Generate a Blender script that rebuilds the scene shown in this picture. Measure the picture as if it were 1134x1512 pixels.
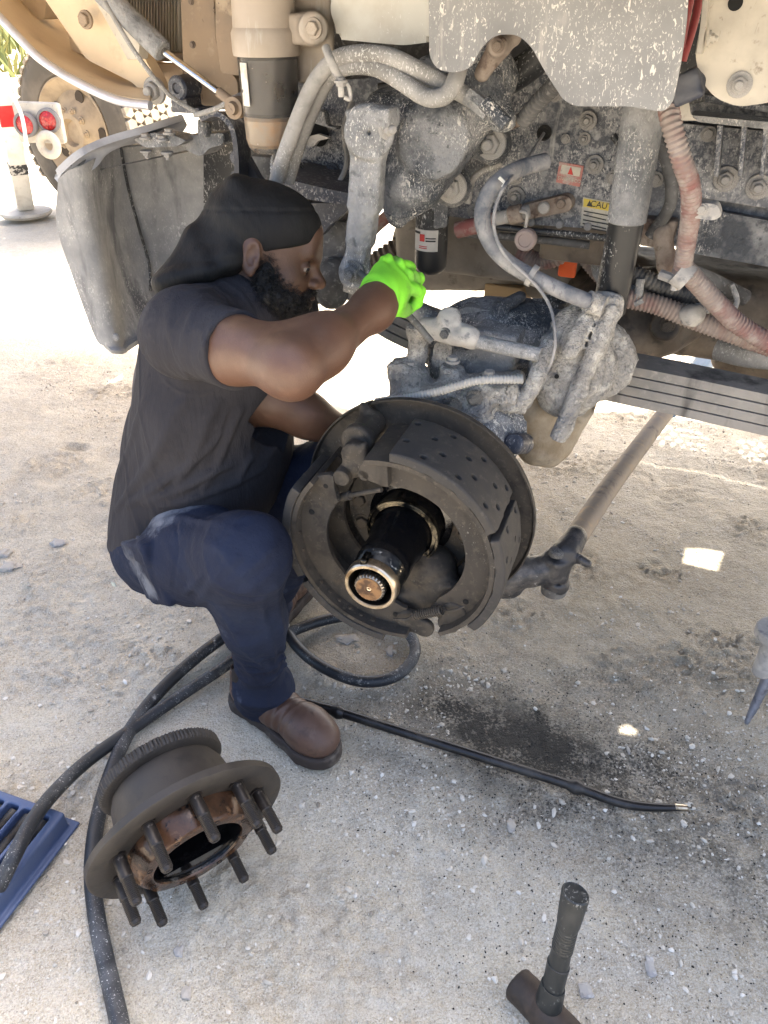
import bpy, bmesh, math, random
import numpy as np
from mathutils import Vector, Matrix

random.seed(7)
rng = np.random.default_rng(11)
for o in list(bpy.data.objects):
    bpy.data.objects.remove(o)
SC = bpy.context.scene
COL = SC.collection

# ------------------------------------------------------------------ camera
PITCH = math.radians(34.0)
CAM = np.array([0.0, 0.0, 1.40])
FWD = np.array([0.0, math.cos(PITCH), -math.sin(PITCH)])
UPV = np.array([0.0, math.sin(PITCH), math.cos(PITCH)])
XV = np.array([1.0, 0.0, 0.0])
FPX = 1134.0
cam_data = bpy.data.cameras.new('camera')
cam_data.sensor_fit = 'VERTICAL'
cam_data.sensor_height = 36.0
cam_data.lens = 27.0
cam_data.clip_start = 0.02
cam_data.clip_end = 1000.0
cam_ob = bpy.data.objects.new('camera', cam_data)
COL.objects.link(cam_ob)
cam_ob.location = CAM
cam_ob.rotation_euler = (math.pi / 2 - PITCH, 0, 0)
SC.camera = cam_ob

# ------------------------------------------------------------------ sky, sun, exposure
SUN_EL = math.radians(60.0)
SUN_AZ = math.radians(40.0)          # from +Y towards +X
SUNV = np.array([math.sin(SUN_AZ) * math.cos(SUN_EL), math.cos(SUN_AZ) * math.cos(SUN_EL), math.sin(SUN_EL)])
world = bpy.data.worlds.new('World')
SC.world = world
world.use_nodes = True
wn = world.node_tree
bg = wn.nodes['Background']
sky = wn.nodes.new('ShaderNodeTexSky')
sky.sky_type = 'NISHITA'
sky.sun_disc = False
sky.sun_elevation = SUN_EL
sky.sun_rotation = SUN_AZ
sky.air_density = 1.0
sky.dust_density = 7.0
wn.links.new(sky.outputs[0], bg.inputs[0])
bg.inputs[1].default_value = 0.148
sun_d = bpy.data.lights.new('sun', 'SUN')
sun_d.energy = 4.6
sun_d.angle = math.radians(0.5)
sun_d.color = (1.0, 0.93, 0.82)
sun_o = bpy.data.objects.new('sun', sun_d)
COL.objects.link(sun_o)
sun_o.rotation_euler = Vector(SUNV).to_track_quat('Z', 'Y').to_euler()
SC.view_settings.view_transform = 'Standard'
SC.view_settings.look = 'None'
SC.view_settings.gamma = 1.0
SC.view_settings.use_curve_mapping = False
SC.view_settings.exposure = 2.4

# ------------------------------------------------------------------ placing helpers: where a sight line meets a real plane
ALPHA = math.radians(24.0)
TV = np.array([math.cos(ALPHA), -math.sin(ALPHA), 0.0])    # along the truck, to its rear
NV = np.array([-math.sin(ALPHA), -math.cos(ALPHA), 0.0])   # out of its side
ZV = np.array([0.0, 0.0, 1.0])
W0 = np.array([0.04, 1.097, 0.612])                        # wheel centre, outer face of the brake shoes

def nrm(v):
    v = np.asarray(v, float)
    return v / np.linalg.norm(v)
def ray(px, py):
    return (px - 567) / FPX * XV - (py - 756) / FPX * UPV + FWD
def K(px, py, k):
    return CAM + k * ray(px, py)
def P(px, py, s):
    r = ray(px, py)
    return CAM + r * ((s + NV @ (W0 - CAM)) / (NV @ r))
def G(px, py, z=0.0):
    r = ray(px, py)
    return CAM + r * ((z - CAM[2]) / r[2])
def rad(px, py, s, n):
    """metres of n photo pixels at that place of the truck"""
    return n / FPX * float((P(px, py, s) - CAM) @ FWD)
THB = math.radians(20.0)                                   # the wheel is steered a little out of line
TB = np.array([math.cos(THB), -math.sin(THB), 0.0])
NB = np.array([-math.sin(THB), -math.cos(THB), 0.0])
BC = K(573, 822, 1.357)                                    # brake centre, front face of the shoes
def B(phi, r, s):
    a = math.radians(phi)
    return BC + TB * (r * math.cos(a)) + ZV * (r * math.sin(a)) + NB * s
def T(t, s, z):
    return np.array([W0[0], W0[1], 0]) + TV * t + NV * s + ZV * z

# ------------------------------------------------------------------ noise
def _h(x, y, z, seed):
    n = (x.astype(np.int64) * 374761393 + y.astype(np.int64) * 668265263 + z.astype(np.int64) * 1440662683 + seed * 974634777) & 0xffffffff
    n = ((n ^ (n >> 13)) * 1274126177) & 0xffffffff
    n = (n ^ (n >> 16)) & 0xffffffff
    return n.astype(np.float32) * (2.0 / 4294967295.0) - 1.0
def vn(p, scale=1.0, seed=0):
    q = np.asarray(p, np.float32) * scale
    f = np.floor(q)
    d = q - f
    d = d * d * (3 - 2 * d)
    i = f.astype(np.int64)
    x, y, z = i[..., 0], i[..., 1], i[..., 2]
    dx, dy, dz = d[..., 0], d[..., 1], d[..., 2]
    def lerp(a, b, t):
        return a + (b - a) * t
    c = [[[_h(x + a, y + b, z + e, seed) for e in (0, 1)] for b in (0, 1)] for a in (0, 1)]
    return lerp(lerp(lerp(c[0][0][0], c[0][0][1], dz), lerp(c[0][1][0], c[0][1][1], dz), dy),
                lerp(lerp(c[1][0][0], c[1][0][1], dz), lerp(c[1][1][0], c[1][1][1], dz), dy), dx)
def fbm(p, scale, octs=4, seed=0, gain=.5):
    r = 0; a = 1
    for k in range(octs):
        r = r + a * vn(p, scale * 2.03 ** k, seed + k * 17)
        a *= gain
    return r

# ------------------------------------------------------------------ materials
MATS = {}
def mat(name, base, rough=.6, metal=0.0, layers=(), bump=(), spec=.5, **kw):
    """layers: (kind, colour, scale, lo, hi[, dict]); kinds noise / speck / streak.  bump: (kind, scale, strength, distance)"""
    m = bpy.data.materials.new(name)
    m.use_nodes = True
    nt = m.node_tree
    N, L = nt.nodes, nt.links
    b = N['Principled BSDF']
    tc = N.new('ShaderNodeTexCoord')
    co = tc.outputs['Object']
    col = None
    b.inputs['Base Color'].default_value = (*base, 1)
    b.inputs['Roughness'].default_value = rough
    b.inputs['Metallic'].default_value = metal
    b.inputs['Specular IOR Level'].default_value = spec
    for k, v in kw.items():
        b.inputs[k.replace('_', ' ')].default_value = v
    def tex(kind, scale, detail=5):
        if kind in ('speck', 'vor'):
            if kind == 'speck':
                t = N.new('ShaderNodeTexNoise'); t.inputs['Scale'].default_value = scale * 2.9; t.inputs['Detail'].default_value = 2.5
                t.inputs['Distortion'].default_value = .8
                mp = N.new('ShaderNodeMapping'); mp.inputs['Rotation'].default_value = (.3, .5, .2); mp.inputs['Scale'].default_value = (1, 1, .5)
                L.new(co, mp.inputs[0]); L.new(mp.outputs[0], t.inputs['Vector'])
                return t.outputs[0]
            t = N.new('ShaderNodeTexVoronoi'); t.inputs['Scale'].default_value = scale
            return t.outputs['Distance']
        t = N.new('ShaderNodeTexNoise'); t.inputs['Scale'].default_value = scale; t.inputs['Detail'].default_value = detail
        t.inputs['Roughness'].default_value = .62
        if kind == 'streak':
            mp = N.new('ShaderNodeMapping'); mp.inputs['Scale'].default_value = (1, 1, .18)
            L.new(co, mp.inputs[0]); L.new(mp.outputs[0], t.inputs['Vector'])
        return t.outputs[0]
    def feed(sock):
        n = sock.node
        if not n.inputs['Vector'].is_linked:
            L.new(co, n.inputs['Vector'])
        return sock
    facs = []
    for lay in layers:
        kind, c, scale, lo, hi = lay[:5]
        opt = lay[5] if len(lay) > 5 else {}
        s = feed(tex(kind, scale))
        mr = N.new('ShaderNodeMapRange'); mr.inputs[1].default_value = lo; mr.inputs[2].default_value = hi
        if kind == 'speck':
            mr.inputs[1].default_value = .70 - hi * .42; mr.inputs[2].default_value = .74 - hi * .42
        L.new(s, mr.inputs[0])
        f = mr.outputs[0]
        if kind == 'speck' or 'gate' in opt:
            g = feed(tex('noise', opt.get('gate', scale * .2)))
            gr = N.new('ShaderNodeMapRange'); gr.inputs[1].default_value = opt.get('g0', .45); gr.inputs[2].default_value = opt.get('g1', .6)
            L.new(g, gr.inputs[0])
            mu = N.new('ShaderNodeMath'); mu.operation = 'MULTIPLY'
            L.new(f, mu.inputs[0]); L.new(gr.outputs[0], mu.inputs[1]); f = mu.outputs[0]
        if 'amt' in opt:
            mu = N.new('ShaderNodeMath'); mu.operation = 'MULTIPLY'; mu.inputs[1].default_value = opt['amt']
            L.new(f, mu.inputs[0]); f = mu.outputs[0]
        mx = N.new('ShaderNodeMix'); mx.data_type = 'RGBA'
        if col is None:
            mx.inputs[6].default_value = (*base, 1)
        else:
            L.new(col, mx.inputs[6])
        mx.inputs[7].default_value = (*c, 1)
        L.new(f, mx.inputs[0])
        col = mx.outputs[2]
        if 'rough' in opt:
            facs.append((f, opt['rough']))
    if col is not None:
        L.new(col, b.inputs['Base Color'])
    rs = None
    for f, rv in facs:
        mx = N.new('ShaderNodeMix'); mx.data_type = 'FLOAT'
        if rs is None:
            mx.inputs[2].default_value = rough
        else:
            L.new(rs, mx.inputs[2])
        mx.inputs[3].default_value = rv
        L.new(f, mx.inputs[0]); rs = mx.outputs[0]
    if rs is not None:
        L.new(rs, b.inputs['Roughness'])
    prev = None
    for kind, scale, stren, dist in bump:
        bp = N.new('ShaderNodeBump'); bp.inputs['Strength'].default_value = stren; bp.inputs['Distance'].default_value = dist
        L.new(feed(tex(kind, scale)), bp.inputs['Height'])
        if prev is not None:
            L.new(prev, bp.inputs['Normal'])
        prev = bp.outputs[0]
    if prev is not None:
        L.new(prev, b.inputs['Normal'])
    MATS[name] = m
    return m
def add_patch(m, pc, rx, ry, rz, colour, amt=.8, wob=.9, sc=26.):
    """a smear with its own ragged outline, at a place of the object"""
    N, L = m.node_tree.nodes, m.node_tree.links
    b = N['Principled BSDF']
    tc = N.new('ShaderNodeTexCoord').outputs['Object']
    mp = N.new('ShaderNodeMapping'); mp.vector_type = 'TEXTURE'; mp.inputs['Location'].default_value = [float(v) for v in pc]; mp.inputs['Scale'].default_value = (rx, ry, rz)
    L.new(tc, mp.inputs[0])
    ln = N.new('ShaderNodeVectorMath'); ln.operation = 'LENGTH'; L.new(mp.outputs[0], ln.inputs[0])
    t = N.new('ShaderNodeTexNoise'); t.inputs['Scale'].default_value = sc; t.inputs['Detail'].default_value = 7; t.inputs['Roughness'].default_value = .7; L.new(tc, t.inputs['Vector'])
    a = N.new('ShaderNodeMath'); a.operation = 'MULTIPLY_ADD'; a.inputs[1].default_value = wob * 2; L.new(t.outputs[0], a.inputs[0]); L.new(ln.outputs['Value'], a.inputs[2])
    r = N.new('ShaderNodeMapRange'); r.inputs[1].default_value = 1.15 + wob; r.inputs[2].default_value = .55 + wob; r.inputs[3].default_value = 0; r.inputs[4].default_value = amt
    L.new(a.outputs[0], r.inputs[0])
    mx = N.new('ShaderNodeMix'); mx.data_type = 'RGBA'; mx.inputs[7].default_value = (*colour, 1)
    src = b.inputs['Base Color'].links[0].from_socket if b.inputs['Base Color'].is_linked else None
    if src:
        L.new(src, mx.inputs[6])
    else:
        mx.inputs[6].default_value = b.inputs['Base Color'].default_value
    L.new(r.outputs[0], mx.inputs[0]); L.new(mx.outputs[2], b.inputs['Base Color'])

DUST = (.40, .37, .32)
LDUST = (.50, .49, .465)
def spat(c=LDUST, sc=70, lo=.12, hi=.28, **k):
    return ('speck', c, sc, lo, hi, dict(gate=k.pop('gate', 9), g0=k.pop('g0', .42), g1=k.pop('g1', .58), rough=.95, **k))
M_frame = mat('dusty_black_frame_paint', (.024, .030, .044), .55, 0, [
    ('noise', (.135, .138, .148), 7, .40, .64, dict(rough=.9)), ('noise', (.28, .28, .28), 75, .47, .62, dict(gate=6, g0=.3, g1=.55, rough=.95)), ('noise', (.24, .24, .24), 220, .5, .6, dict(gate=9, g0=.4, g1=.6)), ('streak', (.33, .325, .31), 22, .62, .72), spat(sc=110, amt=.7)],
    [('noise', 90, .35, .004)])
M_navy = mat('dark_bracket_paint', (.015, .020, .036), .45, 0, [
    ('noise', (.11, .11, .115), 6, .44, .68, dict(rough=.8)), ('noise', (.22, .21, .2), 120, .52, .62, dict(gate=8)), spat((.42, .42, .42), 90, .06, .16, amt=.8)],
    [('noise', 60, .2, .003)])
M_grey = mat('dust_coated_steel', (.10, .105, .11), .75, .1, [
    ('noise', (.30, .30, .298), 8, .36, .58, dict(rough=.95)), ('noise', (.06, .065, .07), 45, .56, .7, dict(amt=.7)), spat(sc=130, lo=.1, hi=.25), spat((.6, .57, .52), 42, .07, .17, g0=.48, g1=.6)],
    [('noise', 140, .7, .005), ('noise', 35, .4, .006)])
M_gear = mat('splashed_cast_housing', (.05, .056, .066), .75, .1, [
    ('noise', (.235, .238, .242), 11, .42, .6, dict(rough=.95)), ('noise', (.03, .035, .04), 70, .56, .68, dict(amt=.8)), spat(sc=150, lo=.12, hi=.3), spat((.6, .57, .52), 40, .1, .22, g0=.46, g1=.58)],
    [('noise', 150, .8, .006), ('noise', 40, .6, .012)])
M_mud = mat('dried_mud_crust', (.33, .315, .29), .97, 0, [
    ('noise', (.15, .15, .155), 14, .54, .68), ('noise', (.50, .48, .44), 40, .50, .62), ('noise', (.16, .155, .15), 110, .56, .66, dict(amt=.6)), spat((.07, .07, .07), 60, .1, .25, amt=.5)],
    [('noise', 45, .9, .012), ('noise', 150, .9, .007), ('vor', 190, .5, .003)])
M_shield = mat('grey_splash_plate_plastic', (.15, .15, .15), .7, 0, [
    ('noise', (.255, .255, .25), 5, .36, .66, dict(rough=.9)), spat((.55, .52, .47), 60, .06, .16, g0=.35, g1=.5), spat((.5, .48, .44), 150, .08, .2, g0=.4, g1=.5, gate=5), ('streak', (.36, .34, .31), 50, .58, .72, dict(amt=.7))],
    [('noise', 70, .15, .002)])
M_hose = mat('dusty_grey_rubber_hose', (.14, .135, .125), .85, 0, [
    ('noise', (.30, .29, .275), 10, .34, .6), ('noise', (.16, .16, .16), 60, .55, .7, dict(amt=.6)), spat(sc=120)], [('noise', 160, .3, .002)])
M_bluehose = mat('blue_grey_dusty_hose', (.085, .095, .115), .8, 0, [
    ('noise', (.29, .28, .27), 14, .38, .6), spat((.05, .06, .08), 50, .12, .3, amt=.6)], [('noise', 120, .3, .002)])
M_redhose = mat('red_corrugated_hose', (.17, .055, .05), .8, 0, [
    ('noise', (.22, .18, .16), 9, .34, .58), ('noise', (.28, .245, .22), 40, .48, .64, dict(amt=.8))], [('noise', 150, .25, .002)])
M_blackhose = mat('black_corrugated_hose', (.02, .022, .026), .55, 0, [('noise', (.2, .19, .17), 12, .5, .72)], [])
M_black = mat('dull_black_paint', (.014, .015, .017), .5, 0, [('noise', (.12, .115, .105), 9, .48, .74, dict(rough=.85)), spat(sc=90)], [('noise', 60, .2, .002)])
M_dark = mat('dark_grimy_steel', (.035, .034, .034), .8, .1, [('noise', (.15, .148, .145), 8, .38, .66), ('noise', (.22, .215, .205), 90, .54, .66, dict(amt=.7))], [('noise', 50, .3, .004)])
M_brown = mat('brown_greasy_casting', (.06, .045, .032), .6, 0, [('noise', (.15, .12, .09), 9, .4, .66), ('noise', (.02, .017, .014), 20, .55, .7)], [('noise', 50, .4, .005)])
M_rust = mat('rusty_steel', (.12, .085, .065), .85, .1, [('noise', (.26, .22, .185), 15, .38, .6), ('noise', (.06, .035, .025), 40, .55, .7)], [('noise', 120, .4, .003)])
M_tan = mat('tan_dusty_panel', (.28, .21, .145), .8, 0, [('noise', (.19, .15, .115), 6, .45, .7), ('noise', (.36, .29, .21), 30, .55, .7), ('speck', (.08, .06, .05), 30, .05, .1, dict(gate=6))], [('noise', 80, .2, .002)])
M_cream = mat('cream_painted_bracket', (.46, .42, .35), .7, 0, [('noise', (.34, .31, .26), 10, .42, .66), ('speck', (.2, .17, .14), 40, .06, .14, dict(gate=10)), ('noise', (.16, .13, .1), 30, .64, .74)], [('noise', 100, .15, .002)])
M_hood = mat('cream_hood_fibreglass', (.58, .46, .31), .55, 0, [('noise', (.46, .35, .23), 4, .42, .7), ('noise', (.28, .21, .14), 12, .6, .75, dict(amt=.6))], [('noise', 60, .1, .002)])
M_lip = mat('silver_hood_lip', (.55, .55, .58), .35, .4, [('noise', (.4, .38, .36), 10, .5, .7)], [])
M_brake = mat('brake_dust_steel', (.042, .036, .030), .72, .15, [('noise', (.072, .060, .046), 7, .42, .68, dict(rough=.85)), ('noise', (.020, .018, .016), 22, .52, .68), ('noise', (.095, .08, .062), 90, .56, .66, dict(amt=.6)), ('streak', (.030, .026, .022), 16, .54, .68, dict(amt=.8)), ('noise', (.12, .085, .05), 18, .66, .76, dict(amt=.6)), spat((.2, .19, .17), 140, .04, .1, g0=.5, g1=.6)],
    [('noise', 130, .2, .0015), ('noise', 24, .12, .002)])
M_lining = mat('brake_lining_composite', (.030, .028, .026), .82, 0, [('noise', (.048, .042, .036), 9, .40, .66), ('noise', (.085, .073, .06), 60, .56, .68, dict(amt=.6)), ('speck', (.11, .10, .09), 220, .05, .12, dict(gate=20)), ('streak', (.033, .031, .030), 40, .5, .7)], [('noise', 260, .25, .001)])
M_hole = mat('hole_shade_black', (.006, .006, .006), .9)  # near-black colour stands in for the shade inside shallow holes
M_grease = mat('wet_black_grease', (.004, .004, .0045), .10, 0, [], [('noise', 28, .35, .006), ('noise', 90, .25, .002)], spec=.7)
M_worn = mat('worn_bare_steel', (.55, .47, .36), .28, 1.0, [('noise', (.18, .13, .08), 30, .5, .64, dict(rough=.5))], [('noise', 150, .2, .001)])
M_spline = mat('splined_shaft_steel', (.34, .30, .25), .35, 1.0, [('noise', (.05, .045, .04), 40, .5, .65)], [])
M_brass = mat('rusty_shaft_end', (.22, .125, .06), .5, .5, [('noise', (.07, .04, .025), 45, .48, .62)], [('noise', 90, .3, .001)])
M_bolt = mat('dusty_bolt_steel', (.12, .12, .125), .6, .3, [('noise', (.36, .34, .31), 30, .42, .62)], [('noise', 200, .3, .002)])
M_darkbolt = mat('dark_bolt_steel', (.045, .038, .030), .6, .3, [('noise', (.10, .075, .05), 40, .45, .65)], [])
M_clamp = mat('dusty_clamp_metal', (.30, .29, .275), .8, .1, [('noise', (.42, .40, .37), 20, .45, .6), ('noise', (.16, .16, .17), 50, .55, .68)], [('noise', 150, .4, .002)])
M_white = mat('milky_white_plastic', (.58, .57, .52), .45, 0, [('noise', (.48, .45, .39), 8, .5, .7), spat((.7, .69, .66), 90, .06, .14)], [], Subsurface_Weight=.0)
M_silver = mat('dusty_cast_aluminium', (.36, .31, .26), .6, .2, [('noise', (.30, .255, .20), 8, .42, .66), ('streak', (.48, .45, .41), 30, .6, .75)], [('noise', 90, .15, .002)])
# ------------------------------------------------------------------ mesh helpers
ROOTLOC = {}
def props(o, label=None, cat=None, group=None, kind=None):
    for k, v in (('label', label), ('category', cat), ('group', group), ('kind', kind)):
        if v:
            o[k] = v
    return o
def thing(name, loc, label, cat, group=None):
    o = bpy.data.objects.new(name, None)
    COL.objects.link(o)
    o.location = [float(c) for c in loc]
    o.empty_display_size = .1
    ROOTLOC[o.name] = np.asarray(loc, float)
    return props(o, label, cat, group)
def base_of(parent):
    return ROOTLOC.get(parent.name, np.zeros(3)) if parent is not None else np.zeros(3)
def mkmesh(name, V, F, m, smooth=True, angle=38):
    me = bpy.data.meshes.new(name)
    V = np.asarray(V, np.float32)
    if isinstance(F, np.ndarray):
        n, w = F.shape
        me.vertices.add(len(V)); me.vertices.foreach_set('co', V.ravel())
        me.loops.add(n * w); me.loops.foreach_set('vertex_index', F.astype(np.int32).ravel())
        me.polygons.add(n); me.polygons.foreach_set('loop_start', np.arange(0, n * w, w, dtype=np.int32))
        me.update(calc_edges=True); me.validate()
    else:
        me.from_pydata(V.tolist(), [], F)
    me.polygons.foreach_set('use_smooth', [smooth] * len(me.polygons))
    if smooth and angle and angle < 180:
        me.set_sharp_from_angle(angle=math.radians(angle))
    if m is not None:
        me.materials.append(m)
    me.update()
    return me
def link(name, me, parent=None, loc=None):
    o = bpy.data.objects.new(name, me)
    COL.objects.link(o)
    if loc is not None:
        o.location = [float(c) for c in loc]
    if parent is not None:
        o.parent = parent
    return o
def obj(name, V, F, m, parent=None, smooth=True, angle=38, org=None):
    """V in world coordinates; a part is stored relative to its thing, a top-level mesh to its own base"""
    V = np.asarray(V, np.float64)
    if parent is not None:
        o = link(name, mkmesh(name, V - base_of(parent), F, m, smooth, angle), parent)
        ROOTLOC[o.name] = base_of(parent)
        return o
    if org is None:
        org = np.array([V[:, 0].mean(), V[:, 1].mean(), V[:, 2].min()])
    o = link(name, mkmesh(name, V - org, F, m, smooth, angle), None, org)
    ROOTLOC[o.name] = np.asarray(org, float)
    return o
def from_bm(bm):
    bm.verts.ensure_lookup_table()
    bm.verts.index_update()
    V = np.array([v.co[:] for v in bm.verts])
    F = [[v.index for v in f.verts] for f in bm.faces]
    bm.free()
    return V, F
def join(*vf):
    V = []; F = []; n = 0
    for v, f in vf:
        V.append(np.asarray(v, float))
        F += [[int(i) + n for i in q] for q in f]
        n += len(v)
    return np.concatenate(V), F
def frame_of(axis):
    a = nrm(axis)
    h = np.array([0, 0, 1.0]) if abs(a[2]) < .9 else np.array([1.0, 0, 0])
    e1 = nrm(np.cross(h, a)); e2 = np.cross(a, e1)
    return e1, e2, a
def g_lathe(org, axis, prof, seg=28, rfun=None, cap=False):
    e1, e2, a = frame_of(axis)
    V = []; F = []
    n = len(prof)
    for j in range(seg):
        w = 2 * math.pi * j / seg
        d = math.cos(w) * e1 + math.sin(w) * e2
        for i, (h, r) in enumerate(prof):
            V.append(org + a * h + d * (r if rfun is None else rfun(i, w, r)))
    for j in range(seg):
        k = (j + 1) % seg
        for i in range(n - 1):
            F.append([j * n + i, k * n + i, k * n + i + 1, j * n + i + 1])
    if cap and prof[0][1] > 1e-6 and prof[0] != prof[-1]:
        F.append([j * n for j in range(seg)][::-1])
    if cap and prof[-1][1] > 1e-6 and prof[0] != prof[-1]:
        F.append([j * n + n - 1 for j in range(seg)])
    return np.array(V), F
def lathe(name, org, axis, prof, m, parent=None, seg=28, **k):
    V, F = g_lathe(np.asarray(org, float), axis, prof, seg, k.pop('rfun', None))
    return obj(name, V, F, m, parent, **k)
def g_cyl(a, b, r, r2=None, seg=24, ch=.12):
    a = np.asarray(a, float); b = np.asarray(b, float)
    L = np.linalg.norm(b - a); r2 = r if r2 is None else r2
    c = min(ch * min(r, r2), L * .3)
    return g_lathe(a, b - a, [(0, r - c), (c, r), (L - c, r2), (L, r2 - c)], seg, None, True)
def cyl(name, a, b, r, m, parent=None, r2=None, seg=24, ch=.12):
    V, F = g_cyl(a, b, r, r2, seg, ch)
    return obj(name, V, F, m, parent)
def spline(pts, n=10):
    p = np.asarray(pts, float)
    p = np.vstack([2 * p[0] - p[1], p, 2 * p[-1] - p[-2]])
    out = []
    for i in range(1, len(p) - 2):
        a, b, c, d = p[i - 1:i + 3]
        for k in range(n):
            t = k / n
            out.append(.5 * (2 * b + (c - a) * t + (2 * a - 5 * b + 4 * c - d) * t * t + (-a + 3 * b - 3 * c + d) * t ** 3))
    out.append(p[-2])
    return np.array(out)
def g_tube(pts, r, seg=12, n=10, rib=None, cap=True, flat=None):
    """rib = (pitch, depth): corrugated.  r: number or list along pts"""
    c = spline(pts, n)
    rr = np.full(len(c), r) if np.isscalar(r) else np.interp(np.linspace(0, 1, len(c)), np.linspace(0, 1, len(r)), r)
    if rib:
        d = np.r_[0, np.cumsum(np.linalg.norm(np.diff(c, axis=0), axis=1))]
        m = max(8, int(d[-1] / rib[0] * 4))
        q = np.linspace(0, d[-1], m)
        rr = np.interp(q, d, rr)
        c = np.stack([np.interp(q, d, c[:, i]) for i in range(3)], 1)
        rr = rr - rib[1] * (np.arange(m) % 4 >= 2)
    tan = np.gradient(c, axis=0)
    tan /= np.linalg.norm(tan, axis=1)[:, None]
    e1 = frame_of(tan[0])[0]
    V = []; F = []
    for i in range(len(c)):
        e1 = nrm(e1 - (e1 @ tan[i]) * tan[i]); e2 = np.cross(tan[i], e1)
        for j in range(seg):
            w = 2 * math.pi * j / seg
            V.append(c[i] + rr[i] * (math.cos(w) * e1 + math.sin(w) * e2))
    for i in range(len(c) - 1):
        for j in range(seg):
            k = (j + 1) % seg
            F.append([i * seg + j, i * seg + k, (i + 1) * seg + k, (i + 1) * seg + j])
    if cap:
        F.append(list(range(seg))[::-1])
        F.append([(len(c) - 1) * seg + j for j in range(seg)])
    return np.array(V), F
def tube(name, pts, r, m, parent=None, **k):
    V, F = g_tube(pts, r, **k)
    return obj(name, V, F, m, parent, angle=50)
def ptube(name, pp, rpx, m, parent, **k):
    """hose through photo sight lines: (px, py, s); thickness in photo pixels at its middle"""
    pts = [P(*q) for q in pp]
    q = pp[len(pp) // 2]
    return tube(name, pts, rad(*q, rpx), m, parent, **k)
def g_plate(pts, n, th, bev=.002):
    """flat polygon in space, thickness th behind it (against n)"""
    bm = bmesh.new()
    n = nrm(n)
    pts = [np.asarray(p, float) for p in pts]
    ar = sum(np.dot(n, np.cross(pts[i], pts[(i + 1) % len(pts)])) for i in range(len(pts)))
    if ar < 0:
        pts = pts[::-1]
    a = [bm.verts.new(p) for p in pts]
    b = [bm.verts.new(p - n * th) for p in pts]
    f = bm.faces.new(a); bm.faces.new(b[::-1])
    k = len(pts)
    for i in range(k):
        bm.faces.new([a[i], b[i], b[(i + 1) % k], a[(i + 1) % k]])
    if bev:
        bmesh.ops.bevel(bm, geom=[e for e in bm.edges if f in e.link_faces], offset=bev, segments=2, affect='EDGES', profile=.5)
    bmesh.ops.triangulate(bm, faces=[f for f in bm.faces if len(f.verts) > 4])
    return from_bm(bm)
def plate(name, pts, n, th, m, parent=None, bev=.002):
    V, F = g_plate(pts, n, th, bev)
    return obj(name, V, F, m, parent, angle=30)
def rounded(pp, r=6, n=4):
    """round the corners of a 2-D polygon"""
    out = []
    p = [np.asarray(q, float) for q in pp]
    for i in range(len(p)):
        a, b, c = p[i - 1], p[i], p[(i + 1) % len(p)]
        la, lc = np.linalg.norm(a - b), np.linalg.norm(c - b)
        q = min(r, la * .45, lc * .45)
        u, v = b + (a - b) / la * q, b + (c - b) / lc * q
        for k in range(n + 1):
            t = k / n
            out.append((1 - t) ** 2 * u + 2 * t * (1 - t) * b + t * t * v)
    return out
def pplate(name, pp, s, th, m, parent, bev=.002, r=0):
    q = rounded(pp, r) if r else pp
    return plate(name, [P(a[0], a[1], s) for a in q], NV, th, m, parent, bev)
def g_box(c, half, R=None, bev=.003):
    bm = bmesh.new()
    bmesh.ops.create_cube(bm, size=1)
    for v in bm.verts:
        v.co = Vector([2 * half[i] * v.co[i] for i in range(3)])
    if bev:
        bmesh.ops.bevel(bm, geom=list(bm.edges), offset=bev, segments=2, affect='EDGES', profile=.5)
    V, F = from_bm(bm)
    R = np.eye(3) if R is None else R
    return V @ R.T + np.asarray(c), F
def box(name, c, half, m, parent=None, R=None, bev=.003):
    V, F = g_box(c, half, R, bev)
    return obj(name, V, F, m, parent, angle=30)
RT = np.stack([TV, NV, ZV], 1)       # truck axes: columns along, outward, up
def axes(a, b):
    """rotation whose columns are a, b made square to a, and their cross product"""
    a = nrm(a); b = nrm(np.asarray(b) - (np.asarray(b) @ a) * a)
    return np.stack([a, b, np.cross(a, b)], 1)
BOLTS = {}
def bolt_mesh(m, kind):
    if (m.name, kind) not in BOLTS:
        if kind == 'hex':
            vf = join(g_lathe(np.zeros(3), ZV, [(-.3, 0), (-.3, 1.38), (.12, 1.38), (.16, 1.32), (.16, 0)], 20),
                      g_lathe(np.zeros(3), ZV, [(.1, 1.0), (.72, 1.0), (.82, .86), (.82, 0)], 6))
        elif kind == 'nut':
            vf = join(g_lathe(np.zeros(3), ZV, [(-.3, 0), (-.3, 1.5), (.12, 1.5), (.18, 1.4), (.18, 0)], 20),
                      g_lathe(np.zeros(3), ZV, [(.1, 1.0), (.78, 1.0), (.9, .86), (.9, 0)], 6),
                      g_lathe(np.zeros(3), ZV, [(.5, .56), (1.45, .56), (1.6, .42), (1.6, 0)], 14))
        else:
            vf = g_lathe(np.zeros(3), ZV, [(-.3, 0), (-.3, 1), (.2, 1), (.5, .8), (.62, .4), (.64, 0)], 14)
        BOLTS[m.name, kind] = mkmesh('bolt', vf[0], vf[1], m, True, 30)
    return BOLTS[m.name, kind]
def bolt(parent, p, axis, r, m=None, kind='hex', name='bolt', spin=0.0):
    o = link(name, bolt_mesh(m or M_bolt, kind), parent)
    e1, e2, a = frame_of(axis)
    c, s = math.cos(spin), math.sin(spin)
    x, y = c * e1 + s * e2, -s * e1 + c * e2
    R = Matrix([[x[i] * r, y[i] * r, a[i] * r, 0] for i in range(3)] + [[0, 0, 0, 1]])
    q = np.asarray(p, float) - base_of(parent)
    o.matrix_local = Matrix.Translation([float(v) for v in q]) @ R
    return o
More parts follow.
